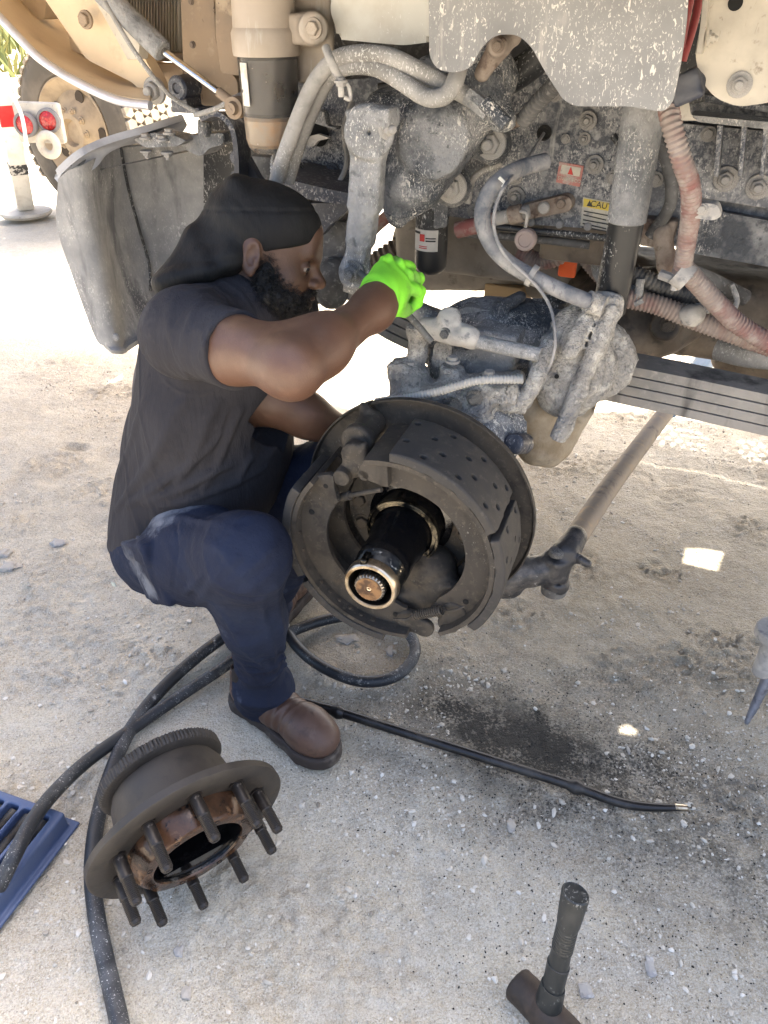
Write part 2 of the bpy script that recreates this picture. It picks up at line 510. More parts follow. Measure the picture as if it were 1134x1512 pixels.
def pbolt(parent, px, py, s, rpx, m=None, kind='hex', axis=None, spin=.3):
    return bolt(parent, P(px, py, s), NV if axis is None else axis, rad(px, py, s, rpx), m, kind, spin=spin + px)

# ------------------------------------------------------------------ signed distance shapes, meshed by surface nets
class Sdf:
    def __init__(self, h, k=.015):
        self.h, self.k, self.items, self.rs = h, k, [], 1.0
    def add(self, fn, lo, hi, k=None, sub=False):
        self.items.append((fn, np.minimum(lo, hi), np.maximum(lo, hi), self.k if k is None else k, sub))
        return self
    def cap(self, a, b, ra, rb=None, **kw):
        a = np.asarray(a, np.float32); b = np.asarray(b, np.float32); rb = ra if rb is None else rb
        ra *= self.rs; rb *= self.rs
        ab = b - a; q = float(ab @ ab) + 1e-12
        def fn(p):
            d = p - a
            t = np.clip((d @ ab) / q, 0, 1)
            return np.linalg.norm(d - t[..., None] * ab, axis=-1) - (ra + (rb - ra) * t)
        r = max(ra, rb)
        return self.add(fn, np.minimum(a, b) - r, np.maximum(a, b) + r, **kw)
    def chain(self, pts, rs, **kw):
        for i in range(len(pts) - 1):
            self.cap(pts[i], pts[i + 1], rs[i], rs[i + 1], **kw)
        return self
    def ell(self, c, r, R=None, **kw):
        c = np.asarray(c, np.float32); r = np.asarray(r, np.float32) * self.rs; R = np.eye(3, dtype=np.float32) if R is None else np.asarray(R, np.float32)
        def fn(p):
            q = (p - c) @ R
            k0 = np.linalg.norm(q / r, axis=-1); k1 = np.linalg.norm(q / (r * r), axis=-1) + 1e-9
            return k0 * (k0 - 1) / k1
        e = np.abs(R) @ r
        return self.add(fn, c - e, c + e, **kw)
    def box(self, c, half, R=None, rd=.004, **kw):
        c = np.asarray(c, np.float32); half = np.asarray(half, np.float32); R = np.eye(3, dtype=np.float32) if R is None else np.asarray(R, np.float32)
        def fn(p):
            q = np.abs((p - c) @ R) - (half - rd)
            return np.linalg.norm(np.maximum(q, 0), axis=-1) + np.minimum(q.max(-1), 0) - rd
        e = np.abs(R) @ half
        return self.add(fn, c - e, c + e, **kw)
    def cyl(self, a, b, r, rd=.003, **kw):
        a = np.asarray(a, np.float32); b = np.asarray(b, np.float32)
        ax = (b - a) / np.linalg.norm(b - a); c = (a + b) / 2; hl = np.linalg.norm(b - a) / 2
        def fn(p):
            d = p - c
            h = d @ ax
            rr = np.linalg.norm(d - h[..., None] * ax, axis=-1)
            q0, q1 = rr - (r - rd), np.abs(h) - (hl - rd)
            return np.sqrt(np.maximum(q0, 0) ** 2 + np.maximum(q1, 0) ** 2) + np.minimum(np.maximum(q0, q1), 0) - rd
        return self.add(fn, np.minimum(a, b) - r, np.maximum(a, b) + r, **kw)
    def build(self, disp=None, amp=0.0):
        h = self.h
        pos = [i for i in self.items if not i[4]]
        lo = np.min([i[1] for i in pos], 0) - 4 * h - amp; hi = np.max([i[2] for i in pos], 0) + 4 * h + amp
        n = np.ceil((hi - lo) / h).astype(int) + 1
        ax = [lo[i] + h * np.arange(n[i]) for i in range(3)]
        D = np.full(n, 9.0, np.float32)
        for fn, a, b, k, sub in self.items:
            mg = k + 3 * h + amp
            i0 = np.clip(np.floor((a - mg - lo) / h).astype(int), 0, n - 1); i1 = np.clip(np.ceil((b + mg - lo) / h).astype(int) + 1, 1, n)
            if (i1 <= i0).any():
                continue
            sl = tuple(slice(i0[j], i1[j]) for j in range(3))
            p = np.stack(np.meshgrid(*[ax[j][sl[j]].astype(np.float32) for j in range(3)], indexing='ij'), -1)
            d = fn(p).astype(np.float32)
            o = D[sl]
            if sub:
                d = -d
                if k > 0:
                    w = np.maximum(k - np.abs(o - d), 0) / k
                    D[sl] = np.maximum(o, d) + w * w * k * .25
                else:
                    D[sl] = np.maximum(o, d)
            elif k > 0:
                w = np.maximum(k - np.abs(o - d), 0) / k
                D[sl] = np.minimum(o, d) - w * w * k * .25
            else:
                D[sl] = np.minimum(o, d)
        if disp is not None:
            idx = np.nonzero(np.abs(D) < amp * 1.5 + 3 * h)
            pp = np.stack([ax[j][idx[j]] for j in range(3)], -1)
            D[idx] += disp(pp).astype(np.float32)
        return nets(D, lo, h)
def nets(D, lo, h):
    s = D < 0
    nx, ny, nz = D.shape
    cnt = np.zeros((nx - 1, ny - 1, nz - 1), np.int8)
    offs = [(a, b, c) for a in (0, 1) for b in (0, 1) for c in (0, 1)]
    for a, b, c in offs:
        cnt += s[a:nx - 1 + a, b:ny - 1 + b, c:nz - 1 + c]
    I = np.argwhere((cnt > 0) & (cnt < 8))
    vid = np.full(cnt.shape, -1, np.int32)
    vid[I[:, 0], I[:, 1], I[:, 2]] = np.arange(len(I))
    acc = np.zeros((len(I), 3)); num = np.zeros(len(I))
    val = {o: D[I[:, 0] + o[0], I[:, 1] + o[1], I[:, 2] + o[2]] for o in offs}
    for o in offs:
        for axi in range(3):
            if o[axi] == 0:
                q = list(o); q[axi] = 1; q = tuple(q)
                v0, v1 = val[o], val[q]
                m = (v0 < 0) != (v1 < 0)
                t = np.where(m, v0 / np.where(m, v0 - v1, 1), 0)
                pt = np.tile(np.array(o, float), (len(I), 1)); pt[:, axi] = t
                acc[m] += pt[m]; num[m] += 1
    V = (I + acc / np.maximum(num, 1)[:, None]) * h + lo
    quads = []
    for axi in range(3):
        b, c = (axi + 1) % 3, (axi + 2) % 3
        s0 = [slice(None)] * 3; s1 = [slice(None)] * 3
        s0[axi] = slice(0, -1); s1[axi] = slice(1, None)
        E = s[tuple(s0)] != s[tuple(s1)]
        J = np.argwhere(E)
        J = J[(J[:, b] > 0) & (J[:, c] > 0) & (J[:, b] < D.shape[b] - 1) & (J[:, c] < D.shape[c] - 1)]
        inside = s[J[:, 0], J[:, 1], J[:, 2]]
        def cell(db, dc):
            q = J.copy(); q[:, b] -= db; q[:, c] -= dc
            return vid[q[:, 0], q[:, 1], q[:, 2]]
        Q = np.stack([cell(1, 1), cell(0, 1), cell(0, 0), cell(1, 0)], 1)
        Q[~inside] = Q[~inside][:, ::-1]
        quads.append(Q)
    return V, np.concatenate(quads)
def sdf_obj(name, S, m, parent=None, disp=None, amp=0.0, angle=180, **k):
    V, F = S.build(disp, amp)
    return obj(name, V, F, m, parent, angle=angle, **k)
def lumps(a, sc=30, seed=3, fine=.35):
    return lambda p: a * (fbm(p, sc, 3, seed) + fine * vn(p, sc * 5, seed + 9))
# ------------------------------------------------------------------ ground
def ground_material():
    m = bpy.data.materials.new('pale_packed_limestone_dirt')
    m.use_nodes = True
    nt = m.node_tree; N, L = nt.nodes, nt.links
    b = N['Principled BSDF']; b.inputs['Roughness'].default_value = .96; b.inputs['Specular IOR Level'].default_value = .25
    tc = N.new('ShaderNodeTexCoord').outputs['Object']
    def noise(sc, det=5, rgh=.6):
        t = N.new('ShaderNodeTexNoise'); t.inputs['Scale'].default_value = sc; t.inputs['Detail'].default_value = det; t.inputs['Roughness'].default_value = rgh
        L.new(tc, t.inputs['Vector']); return t.outputs[0]
    def vor(sc, out='Distance'):
        t = N.new('ShaderNodeTexVoronoi'); t.inputs['Scale'].default_value = sc
        L.new(tc, t.inputs['Vector']); return t.outputs[out]
    def rng_(s, a, b_, lo=0., hi=1.):
        r = N.new('ShaderNodeMapRange'); L.new(s, r.inputs[0])
        for i, v in enumerate((a, b_, lo, hi)):
            r.inputs[1 + i].default_value = v
        return r.outputs[0]
    def math_(op, a, b_):
        r = N.new('ShaderNodeMath'); r.operation = op
        for i, v in enumerate((a, b_)):
            if isinstance(v, (int, float)):
                r.inputs[i].default_value = v
            else:
                L.new(v, r.inputs[i])
        return r.outputs[0]
    def mix(f, a, b_):
        r = N.new('ShaderNodeMix'); r.data_type = 'RGBA'
        if isinstance(f, (int, float)):
            r.inputs[0].default_value = f
        else:
            L.new(f, r.inputs[0])
        for i, v in ((6, a), (7, b_)):
            if isinstance(v, tuple):
                r.inputs[i].default_value = (*v, 1)
            else:
                L.new(v, r.inputs[i])
        return r.outputs[2]
    def blot(pc, rx, ry, rot, edge=.5, wob=.55, wsc=9.):
        """soft wobbly patch: centre as a point of the ground, radii in metres"""
        mp = N.new('ShaderNodeMapping'); mp.vector_type = 'TEXTURE'
        mp.inputs['Location'].default_value = (pc[0], pc[1], 0); mp.inputs['Rotation'].default_value = (0, 0, rot); mp.inputs['Scale'].default_value = (rx, ry, 1000)
        L.new(tc, mp.inputs[0])
        ln = N.new('ShaderNodeVectorMath'); ln.operation = 'LENGTH'; L.new(mp.outputs[0], ln.inputs[0])
        d = math_('ADD', ln.outputs['Value'], math_('MULTIPLY', math_('SUBTRACT', noise(wsc), .5), wob * 2))
        return rng_(d, 1.0 + edge * .5, 1.0 - edge, 0, 1)
    c = mix(rng_(noise(1.6), .35, .65), (.545, .465, .335), (.635, .565, .435))
    c = mix(rng_(noise(7), .42, .68), c, (.46, .405, .315))
    c = mix(math_('MULTIPLY', rng_(noise(30, 8, .72), .46, .70), .6), c, (.68, .645, .57))
    c = mix(math_('MULTIPLY', rng_(noise(70, 8, .75), .47, .68), .62), c, (.36, .315, .24))
    c = mix(math_('MULTIPLY', rng_(noise(330, 4, .7), .45, .62), .7), c, (.76, .72, .64))
    c = mix(math_('MULTIPLY', rng_(noise(210, 5, .75), .52, .66), .7), c, (.25, .215, .165))
    c = mix(math_('MULTIPLY', rng_(vor(140), .22, .1), rng_(noise(5), .45, .6)), c, (.60, .58, .53))
    c = mix(math_('MULTIPLY', rng_(vor(75), .14, .06), rng_(noise(3.3), .5, .62)), c, (.62, .60, .56))
    c = mix(math_('MULTIPLY', rng_(vor(95), .16, .07), rng_(noise(4.1), .48, .62)), c, (.2, .17, .14))
    # darker tan ground beside and behind the brake
    tan = blot(G(930, 850), .85, .62, -.3, .9, .5, 3.)
    c = mix(math_('MULTIPLY', tan, math_('ADD', math_('MULTIPLY', rng_(noise(40, 7, .75), .3, .7), .45), .35)), c, (.29, .23, .14))
    # oil soaked patch under the wheel, with a fainter sweep towards the hammer
    speck = math_('ADD', rng_(noise(150, 3), .38, .6), rng_(noise(22, 4), .35, .7))
    oil = blot(G(765, 1085), .30, .125, -.42, 1.0, .85, 7.)
    oil = math_('MULTIPLY', oil, rng_(speck, .3, 1.1, .58, 1.))
    oil5 = math_('MULTIPLY', blot(G(860, 1120), .42, .24, -.5, 1.0, .9, 5.), rng_(speck, .5, 1.5, .25, .72))
    oil = math_('MAXIMUM', oil, oil5)
    oil2 = math_('MULTIPLY', blot(G(690, 1050), .12, .075, -.6, 1.0, .9, 11.), rng_(speck, .4, 1.2, .3, 1.))
    oil3 = math_('MULTIPLY', blot(G(1050, 1240), .34, .22, -.9, 1.0, .9, 6.), math_('MULTIPLY', rng_(speck, .4, 1.4, .3, 1.), .5))
    oil4 = math_('MULTIPLY', blot(G(900, 1000), .30, .12, -.2, 1.0, .9, 6.), math_('MULTIPLY', rng_(speck, .6, 1.5, .1, 1.), .35))
    o = math_('MINIMUM', math_('MULTIPLY', math_('MAXIMUM', math_('MAXIMUM', oil, oil2), math_('MAXIMUM', oil3, oil4)), 1.55), 1.0)
    c = mix(math_('MULTIPLY', o, .96), c, (.022, .020, .017))
    # scattered dark drips
    drip = math_('MULTIPLY', rng_(vor(34), .12, .05), math_('MAXIMUM', blot(G(760, 1150), .55, .33, -.3, .8, .6, 3.), blot(G(420, 1400), .12, .12, 0, .9, .6, 3.)))
    c = mix(math_('MULTIPLY', drip, rng_(noise(12), .45, .6)), c, (.03, .027, .025))
    L.new(c, b.inputs['Base Color'])
    L.new(rng_(o, .0, 1, .96, .7), b.inputs['Roughness'])
    h = math_('ADD', math_('MULTIPLY', noise(26, 6, .7), 1.2), math_('MULTIPLY', noise(150, 4, .7), .55))
    h = math_('ADD', h, math_('MULTIPLY', rng_(vor(120), .3, .0), .22))
    bp = N.new('ShaderNodeBump'); bp.inputs['Strength'].default_value = 1.0; bp.inputs['Distance'].default_value = .014
    L.new(h, bp.inputs['Height']); L.new(bp.outputs[0], b.inputs['Normal'])
    return m
def graded(lo, hi, step, far, grow=1.25):
    a = list(np.arange(lo, hi, step))
    d = step
    x = a[-1]; up = []
    while x < far:
        d *= grow; x += d; up.append(x)
    d = step; x = a[0]; dn = []
    while x > -far:
        d *= grow; x -= d; dn.append(x)
    return np.array(dn[::-1] + a + up)
PRINTS = []      # pressed-in marks: (x, y, radius, depth)
def paw(px, py, sz, ang):
    c = G(px, py)
    PRINTS.append((c[0], c[1], sz * .45, .006))
    for k in range(5):
        a = ang + (k - 2) * .42
        for q in (.62, .85, 1.1):
            PRINTS.append((c[0] + sz * q * math.cos(a), c[1] + sz * q * math.sin(a), sz * .2, .0065))
paw(968, 824, .045, -1.9); paw(984, 838, .04, -.6)
paw(1036, 918, .045, -1.7); paw(1064, 932, .045, -.7)
for a in range(7):
    q = G(98 + a * 4, 658); PRINTS.append((q[0], q[1], .03, .006))
gx = graded(-1.7, 1.75, .0085, 260); gy = graded(.35, 3.3, .0085, 260)
X, Y = np.meshgrid(gx, gy, indexing='ij')
pp = np.stack([X, Y, np.zeros_like(X)], -1)
near = np.exp(-np.maximum(np.hypot(X, Y - 1.5) - 3, 0) / 8)
Z = .012 * fbm(pp, 2.2, 3, 5) + .0042 * fbm(pp, 14, 4, 9)
crumb = np.clip(vn(pp, 5, 31) * 1.6, 0, 1)
Z = Z + crumb * .012 * np.abs(fbm(pp, 45, 2, 12)) + .0012 * vn(pp, 110, 4)
Z = Z - .012
for x, y, r, d in PRINTS:
    q = ((X - x) ** 2 + (Y - y) ** 2) / r ** 2
    Z = Z - d * np.exp(-q * 1.2) + d * .45 * np.exp(-(np.sqrt(q) - 1.5) ** 2 * 4)
Z = Z * near - .004 + .35 * (1 - near) * fbm(pp, .03, 2, 2)
def gz(x, y):
    i = np.clip(np.searchsorted(gx, x), 0, len(gx) - 1); j = np.clip(np.searchsorted(gy, y), 0, len(gy) - 1)
    return Z[i, j]
nx, ny = X.shape
ii = np.arange(nx * ny).reshape(nx, ny)
GF = np.stack([ii[:-1, :-1], ii[1:, :-1], ii[1:, 1:], ii[:-1, 1:]], -1).reshape(-1, 4)
M_ground = ground_material()
g_ob = obj('ground', np.stack([X, Y, Z], -1).reshape(-1, 3), GF, M_ground, angle=180, org=np.zeros(3))
props(g_ob, 'pale packed limestone dirt of the yard with an oil soaked patch', kind='structure')

# loose gravel: nobody could count it
def attr_material(name, c0, c1, c2):
    m = bpy.data.materials.new(name); m.use_nodes = True
    N, L = m.node_tree.nodes, m.node_tree.links
    at = N.new('ShaderNodeAttribute'); at.attribute_name = 'tint'
    cr = N.new('ShaderNodeValToRGB')
    cr.color_ramp.elements[0].color = (*c0, 1); cr.color_ramp.elements[1].color = (*c2, 1)
    e = cr.color_ramp.elements.new(.5); e.color = (*c1, 1)
    L.new(at.outputs['Fac'], cr.inputs[0]); L.new(cr.outputs[0], N['Principled BSDF'].inputs['Base Color'])
    N['Principled BSDF'].inputs['Roughness'].default_value = .92
    return m
def ico(sub=1):
    bm = bmesh.new(); bmesh.ops.create_icosphere(bm, subdivisions=sub, radius=1)
    V, F = from_bm(bm)
    return V, np.array(F)
IV, IF = ico(1)
def pebbles(name, pts, rad_, m, tint):
    n = len(pts)
    ang = rng.uniform(0, 6.28, n); c, s = np.cos(ang), np.sin(ang)
    jit = 1 + rng.uniform(-.38, .38, (n, len(IV), 1))
    v = IV[None] * jit * (rad_[:, None, None] * np.stack([rng.uniform(.8, 1.4, n), rng.uniform(.6, 1., n), rng.uniform(.45, .75, n)], 1)[:, None, :])
    x = v[..., 0] * c[:, None] - v[..., 1] * s[:, None]; y = v[..., 0] * s[:, None] + v[..., 1] * c[:, None]
    V = np.stack([x, y, v[..., 2]], -1) + pts[:, None, :]
    F = (IF[None] + (np.arange(n) * len(IV))[:, None, None]).reshape(-1, 3)
    o = obj(name, V.reshape(-1, 3), F, m, smooth=False, org=np.zeros(3))
    at = o.data.attributes.new('tint', 'FLOAT', 'POINT')
    at.data.foreach_set('value', np.repeat(tint, len(IV)).astype(np.float32))
    return o
n = 105000
gxp = rng.uniform(-1.5, 1.6, n); gyp = .42 + 3.2 * rng.uniform(0, 1, n) ** 1.5
dens = vn(np.stack([gxp, gyp, np.zeros(n)], 1), 3.2, 77) + .7 * vn(np.stack([gxp, gyp, np.zeros(n)], 1), 11, 78)
hot = np.exp(-((gxp - G(1040, 1110)[0]) ** 2 + (gyp - G(1040, 1110)[1]) ** 2) / .012) + np.exp(-((gxp - G(930, 1440)[0]) ** 2 + (gyp - G(930, 1440)[1]) ** 2) / .02)
keep = (dens + 1.6 * hot) > rng.uniform(-.5, 1.0, n)
gxp, gyp, hot = gxp[keep], gyp[keep], hot[keep]; n = len(gxp)
pr = .0011 + .0018 * rng.pareto(3.2, n).clip(0, 3.0)
pr = pr * np.where(hot > .25, .72, 1)
tint = np.clip(rng.normal(.5, .22, n) + .25 * hot, 0, 1)
M_gravel = attr_material('crushed_limestone_gravel', (.24, .21, .165), (.54, .49, .41), (.74, .71, .65))
gr = pebbles('gravel', np.stack([gxp, gyp, gz(gxp, gyp) + pr * .2], 1), pr, M_gravel, tint)
hx_, hy_, hr_ = [], [], []
for px, py, sp_, k_ in ((690, 1000, .05, 60), (740, 1200, .09, 70), (655, 1185, .05, 40), (140, 795, .08, 70), (60, 1170, .08, 40), (550, 985, .10, 60), (1010, 1120, .07, 60), (470, 1170, .12, 60), (620, 1300, .2, 60), (330, 900, .1, 40), (985, 1200, .06, 40), (250, 700, .3, 60), (900, 700, .3, 60), (120, 1330, .06, 50), (700, 1420, .16, 50)):
    c_ = G(px, py); hx_ += list(rng.normal(c_[0], sp_, k_)); hy_ += list(rng.normal(c_[1], sp_ * .7, k_)); hr_ += list(.0018 + .0026 * rng.pareto(2.6, k_).clip(0, 2.2))
hx_, hy_, hr_ = map(np.array, (hx_, hy_, hr_))
cl = pebbles('clods', np.stack([hx_, hy_, gz(hx_, hy_) + hr_ * .2], 1), hr_, M_gravel, np.clip(rng.normal(.55, .12, len(hx_)), 0, 1))
props(cl, 'crumbs of broken limestone crust clustered here and there on the dirt', kind='stuff')
props(gr, 'loose crushed limestone grit scattered over the packed dirt', kind='stuff')
n = 4200
oc = G(800, 1110); og = np.stack([rng.normal(oc[0], .24, n), rng.normal(oc[1], .16, n)], 1)
od = G(980, 1300); og[2600:] = np.stack([rng.normal(od[0], .26, 1600), rng.normal(od[1], .24, 1600)], 1)
pr = .0012 + .0007 * rng.pareto(3, n).clip(0, 1.6)
M_oilgrit = attr_material('oil_blackened_grit', (.012, .011, .010), (.035, .032, .028), (.11, .10, .085))
oo = pebbles('oily_grit', np.stack([og[:, 0], og[:, 1], gz(og[:, 0], og[:, 1]) + pr * .2], 1), pr, M_oilgrit, np.clip(rng.normal(.4, .25, n), 0, 1))
props(oo, 'oil blackened grit lying over the dark stain below the brake', kind='stuff')

# single stones
M_stone = mat('pale_grey_stone', (.42, .385, .33), .9, 0, [('noise', (.26, .25, .24), 25, .45, .65), ('noise', (.52, .5, .47), 60, .55, .7)], [('noise', 90, .6, .004)])
M_bluestone = mat('bluish_grey_stone', (.38, .36, .33), .9, 0, [('noise', (.25, .25, .26), 25, .45, .65), ('noise', (.50, .495, .48), 60, .55, .7)], [('noise', 90, .5, .003)])
def stone(px, py, wpx, hpx, label, m, seed, flat=.55):
    c = G(px, py); k = float((c - CAM) @ FWD) / FPX
    V, F = ico(3)
    d = 1 + .38 * fbm(V, 1.5, 3, seed)
    wpx *= .72; hpx *= .72
    V = np.sign(V) * np.abs(V) ** .75 * d[:, None] * np.array([wpx * k, hpx * k * 1.5, min(wpx, hpx) * k * flat * 1.4])
    V = V + np.array([c[0], c[1], gz(c[0], c[1]) + .2 * hpx * k])
    o = obj('stone', V, F, m, angle=40)
    return props(o, label, 'stone', 'stones lying loose on the dirt')
stone(15, 834, 18, 10, 'angular grey stone at the very left edge of the yard', M_stone, 3)
stone(6, 815, 12, 8, 'pale stone chip touching the grey stone at the left edge', M_stone, 5)
stone(88, 800, 17, 9, 'dark grey flattish stone left of the seated hip', M_bluestone, 8)
stone(512, 941, 22, 9, 'pale whitish stone beside the hose loop under the left brake shoe', M_stone, 11)
stone(962, 1423, 10, 14, 'bluish grey stone chip to the right of the hammer handle', M_bluestone, 14, .3)
stone(866, 1458, 14, 9, 'pale stone fragment just right of the hammer head', M_bluestone, 17, .35)
stone(262, 1400, 9, 8, 'small bluish stone in front of the greasy hub studs', M_bluestone, 21)
stone(274, 1461, 10, 9, 'small rounded tan stone at the bottom below the hub', M_stone, 22)
stone(930, 1100, 3, 6, 'tiny white chip between pry bar tip and oil stain', M_stone, 25)
stone(755, 1212, 8, 10, 'yellowish broken stone below the middle of the pry bar', M_stone, 29)
stone(576, 958, 6, 10, 'little upright stone inside the hose loop', M_stone, 31)

# far grass at the upper left
M_grass = attr_material('dry_green_grass', (.06, .075, .02), (.13, .14, .035), (.24, .21, .07))
n = 5200
bx = rng.uniform(-26, -7, n); by = rng.uniform(17, 34, n)
hh = rng.uniform(.25, .7, n); an = rng.uniform(0, 6.28, n); wd = rng.uniform(.03, .07, n)
lean = rng.normal(0, .18, (n, 2))
gb = gz(bx, by) - .05
V = np.zeros((n, 4, 3))
V[:, 0] = np.stack([bx - wd * np.cos(an), by - wd * np.sin(an), gb], 1); V[:, 1] = np.stack([bx + wd * np.cos(an), by + wd * np.sin(an), gb], 1)
V[:, 2] = np.stack([bx + lean[:, 0] * .5, by + lean[:, 1] * .5, gb + hh * .6], 1) + .5 * (V[:, 1] - V[:, 0])
V[:, 3] = np.stack([bx + lean[:, 0], by + lean[:, 1], gb + hh], 1)
q = np.arange(n)[:, None] * 4
F = np.concatenate([np.concatenate([q, q + 1, q + 2], 1), np.concatenate([q, q + 2, q + 3], 1)])
go = obj('grass', V.reshape(-1, 3), F, M_grass, smooth=False, org=np.zeros(3))
go.data.attributes.new('tint', 'FLOAT', 'POINT').data.foreach_set('value', np.repeat(rng.uniform(0, 1, n), 4).astype(np.float32))
props(go, 'sunlit green and yellow grass growing far behind the trailer', kind='stuff')
# ------------------------------------------------------------------ the truck
TRUCK = thing('work_truck', (W0[0], W0[1], 0), 'dusty work truck with its hood tipped forward and front wheel removed', 'truck')
# chassis rails: C-section, near side and far side
def rail(s_face, sgn, t0, t1, z0, z1, name='frame_rail'):
    w = .085
    a = g_box(T((t0 + t1) / 2, s_face - sgn * .005, (z0 + z1) / 2), ((t1 - t0) / 2, .005, (z1 - z0) / 2), RT, .002)
    b = g_box(T((t0 + t1) / 2, s_face - sgn * (.0105 + w / 2), z1 - .006), ((t1 - t0) / 2, w / 2, .006), RT, .002)
    c = g_box(T((t0 + t1) / 2, s_face - sgn * (.0105 + w / 2), z0 + .006), ((t1 - t0) / 2, w / 2, .006), RT, .002)
    V, F = join(a, b, c)
    return obj(name, V, F, M_frame, TRUCK, angle=30)
SF = -.55
# outer face of the near rail cut to the photograph's outline
pplate('frame_rail', [(395, 120), (540, 118), (640, 92), (820, 100), (1010, 135), (1190, 165), (1190, 402), (1134, 392), (940, 352), (880, 338), (760, 330), (650, 318), (600, 315), (520, 300), (470, 285), (395, 262)], SF, .012, M_frame, TRUCK)
pplate('frame_flange', [(640, 92), (820, 100), (1010, 135), (1190, 165), (1190, 176), (1010, 146), (820, 111), (640, 103)], SF + .03, .03, M_frame, TRUCK)
rail(-1.42, -1, -.75, 3.2, .93, 1.26)
# front lower bracket lip with bolts, and the plate below it
pplate('bumper_bracket', [(398, 258), (470, 276), (522, 287), (522, 302), (480, 299), (400, 283)], SF + .16, .16, M_navy, TRUCK, r=4)
pplate('hanger_web', [(455, 300), (520, 300), (512, 312), (490, 330), (470, 352), (466, 336), (458, 318)], SF + .10, .03, M_navy, TRUCK, r=5)
for q in ((450, 248, 13), (490, 252, 13), (417, 238, 8)):
    pbolt(TRUCK, q[0], q[1], SF + .006, q[2] * .62, M_navy)
bolt(TRUCK, P(482, 281, SF + .08), ZV, .0095, M_navy)
bolt(TRUCK, P(445, 277, SF + .10), ZV, .0075, M_navy)
lathe('frame_hole', P(470, 198, SF + .008), NV, [(0, rad(470, 198, SF, 17)), (.0006, rad(470, 198, SF, 17)), (.0006, 0)], M_hole, TRUCK)
lathe('frame_hole', P(804, 196, SF + .003), NV, [(0, .0135), (.004, .0135), (.004, .0095), (.001, .0085), (.001, 0)], M_hole, TRUCK)
# bolts over the rail
for q in ((868, 178, 9), (863, 205, 6), (878, 243, 9), (762, 290, 9), (700, 312, 7), (1098, 200, 7), (928, 300, 7)):
    pbolt(TRUCK, *q[:2], SF + .006, q[2], M_bolt, 'nut')

# steering gear: a splashed casting with ears, cover and side bolts
S = Sdf(.0042, .02)
gs = -.40
def pc(S, a, b, ra, rb=None, **k):
    S.cap(P(*a), P(*b), rad(*a, ra), rad(*b, ra if rb is None else rb), **k)
pc(S, (705, 118, gs), (610, 262, gs + .05), 58, 50)
pc(S, (612, 250, gs + .05), (592, 300, gs + .06), 46, 26)
pc(S, (592, 300, gs + .07), (588, 322, gs + .07), 15, 12)
pc(S, (690, 105, gs + .02), (742, 175, gs + .03), 30, 20)
pc(S, (700, 190, gs - .04), (726, 212, gs - .06), 34, 30)
pc(S, (640, 255, gs - .04), (668, 275, gs - .06), 30, 28)
pc(S, (575, 180, gs), (640, 175, gs), 44, 40)
pc(S, (640, 120, gs), (600, 165, gs - .02), 34, 30)
S.cyl(P(640, 205, gs - .02), P(640, 205, gs + .1), rad(640, 205, gs, 50), .008)
S.box(P(662, 165, gs + .045), (.045, .02, .006), axes(P(690, 130, gs) - P(640, 215, gs), NV), k=.006)
for i in range(7):
    q = (648 - 6 * i + 30, 190 + 16 * i, gs + .075)
    pc(S, (q[0] - 22, q[1] + 4, gs + .062), (q[0] + 12, q[1] - 8, gs + .062), 4, 3, k=.004)
sdf_obj('steering_gear', S, M_gear, TRUCK, lumps(.0028, 45, 4), .004)
for q in ((725, 212, -.425, 15), (667, 277, -.425, 15)):
    pbolt(TRUCK, *q, M_clamp, 'nut')
# pitman arm
S = Sdf(.003, .012)
ps = -.235
S.cyl(P(545, 196, ps - .03), P(545, 196, ps + .022), rad(545, 196, ps, 37), .006)
S.cyl(P(545, 196, ps - .03), P(545, 196, ps + .026), rad(545, 196, ps, 21), .004, k=.003)
S.cyl(P(524, 402, ps - .02), P(524, 402, ps + .015), rad(524, 402, ps, 24), .006)
for a_, b_, w_ in (((547, 190, ps), (539, 310, ps), 25), ((542, 270, ps), (532, 360, ps), 21), ((537, 320, ps), (524, 405, ps), 18)):
    A_, B_ = P(*a_), P(*b_)
    S.box((A_ + B_) / 2, (np.linalg.norm(B_ - A_) / 2, .0155, rad(545, 250, ps, w_)), axes(B_ - A_, NV), .006, k=.010)
S.box(P(535, 310, ps + .016), (rad(535, 300, ps, 62), .004, rad(535, 300, ps, 6)), axes(P(526, 398, ps) - P(545, 205, ps), NV), .003, k=.008)
S.box(P(557, 172, ps), (rad(545, 196, ps, 28), .024, rad(545, 196, ps, 13)), RT, .006)
S.cyl(P(523, 170, ps), P(523, 163, ps), rad(545, 196, ps, 13), .004)
S.cap(P(541, 160, ps + .03), P(538, 184, ps + .03), .0022, k=.002, sub=True)
S.cap(P(545, 196, ps + .028), P(545, 196, ps + .018), .003, k=.001, sub=True)
sdf_obj('pitman_arm', S, M_grey, TRUCK, lumps(.0008, 60, 8), .002)
bolt(TRUCK, P(572, 190, ps + .01), TV + .5 * NV, rad(572, 190, ps, 10), M_clamp, 'nut')
bolt(TRUCK, P(522, 402, ps + .016), NV, rad(522, 402, ps, 12), M_grey, 'nut')
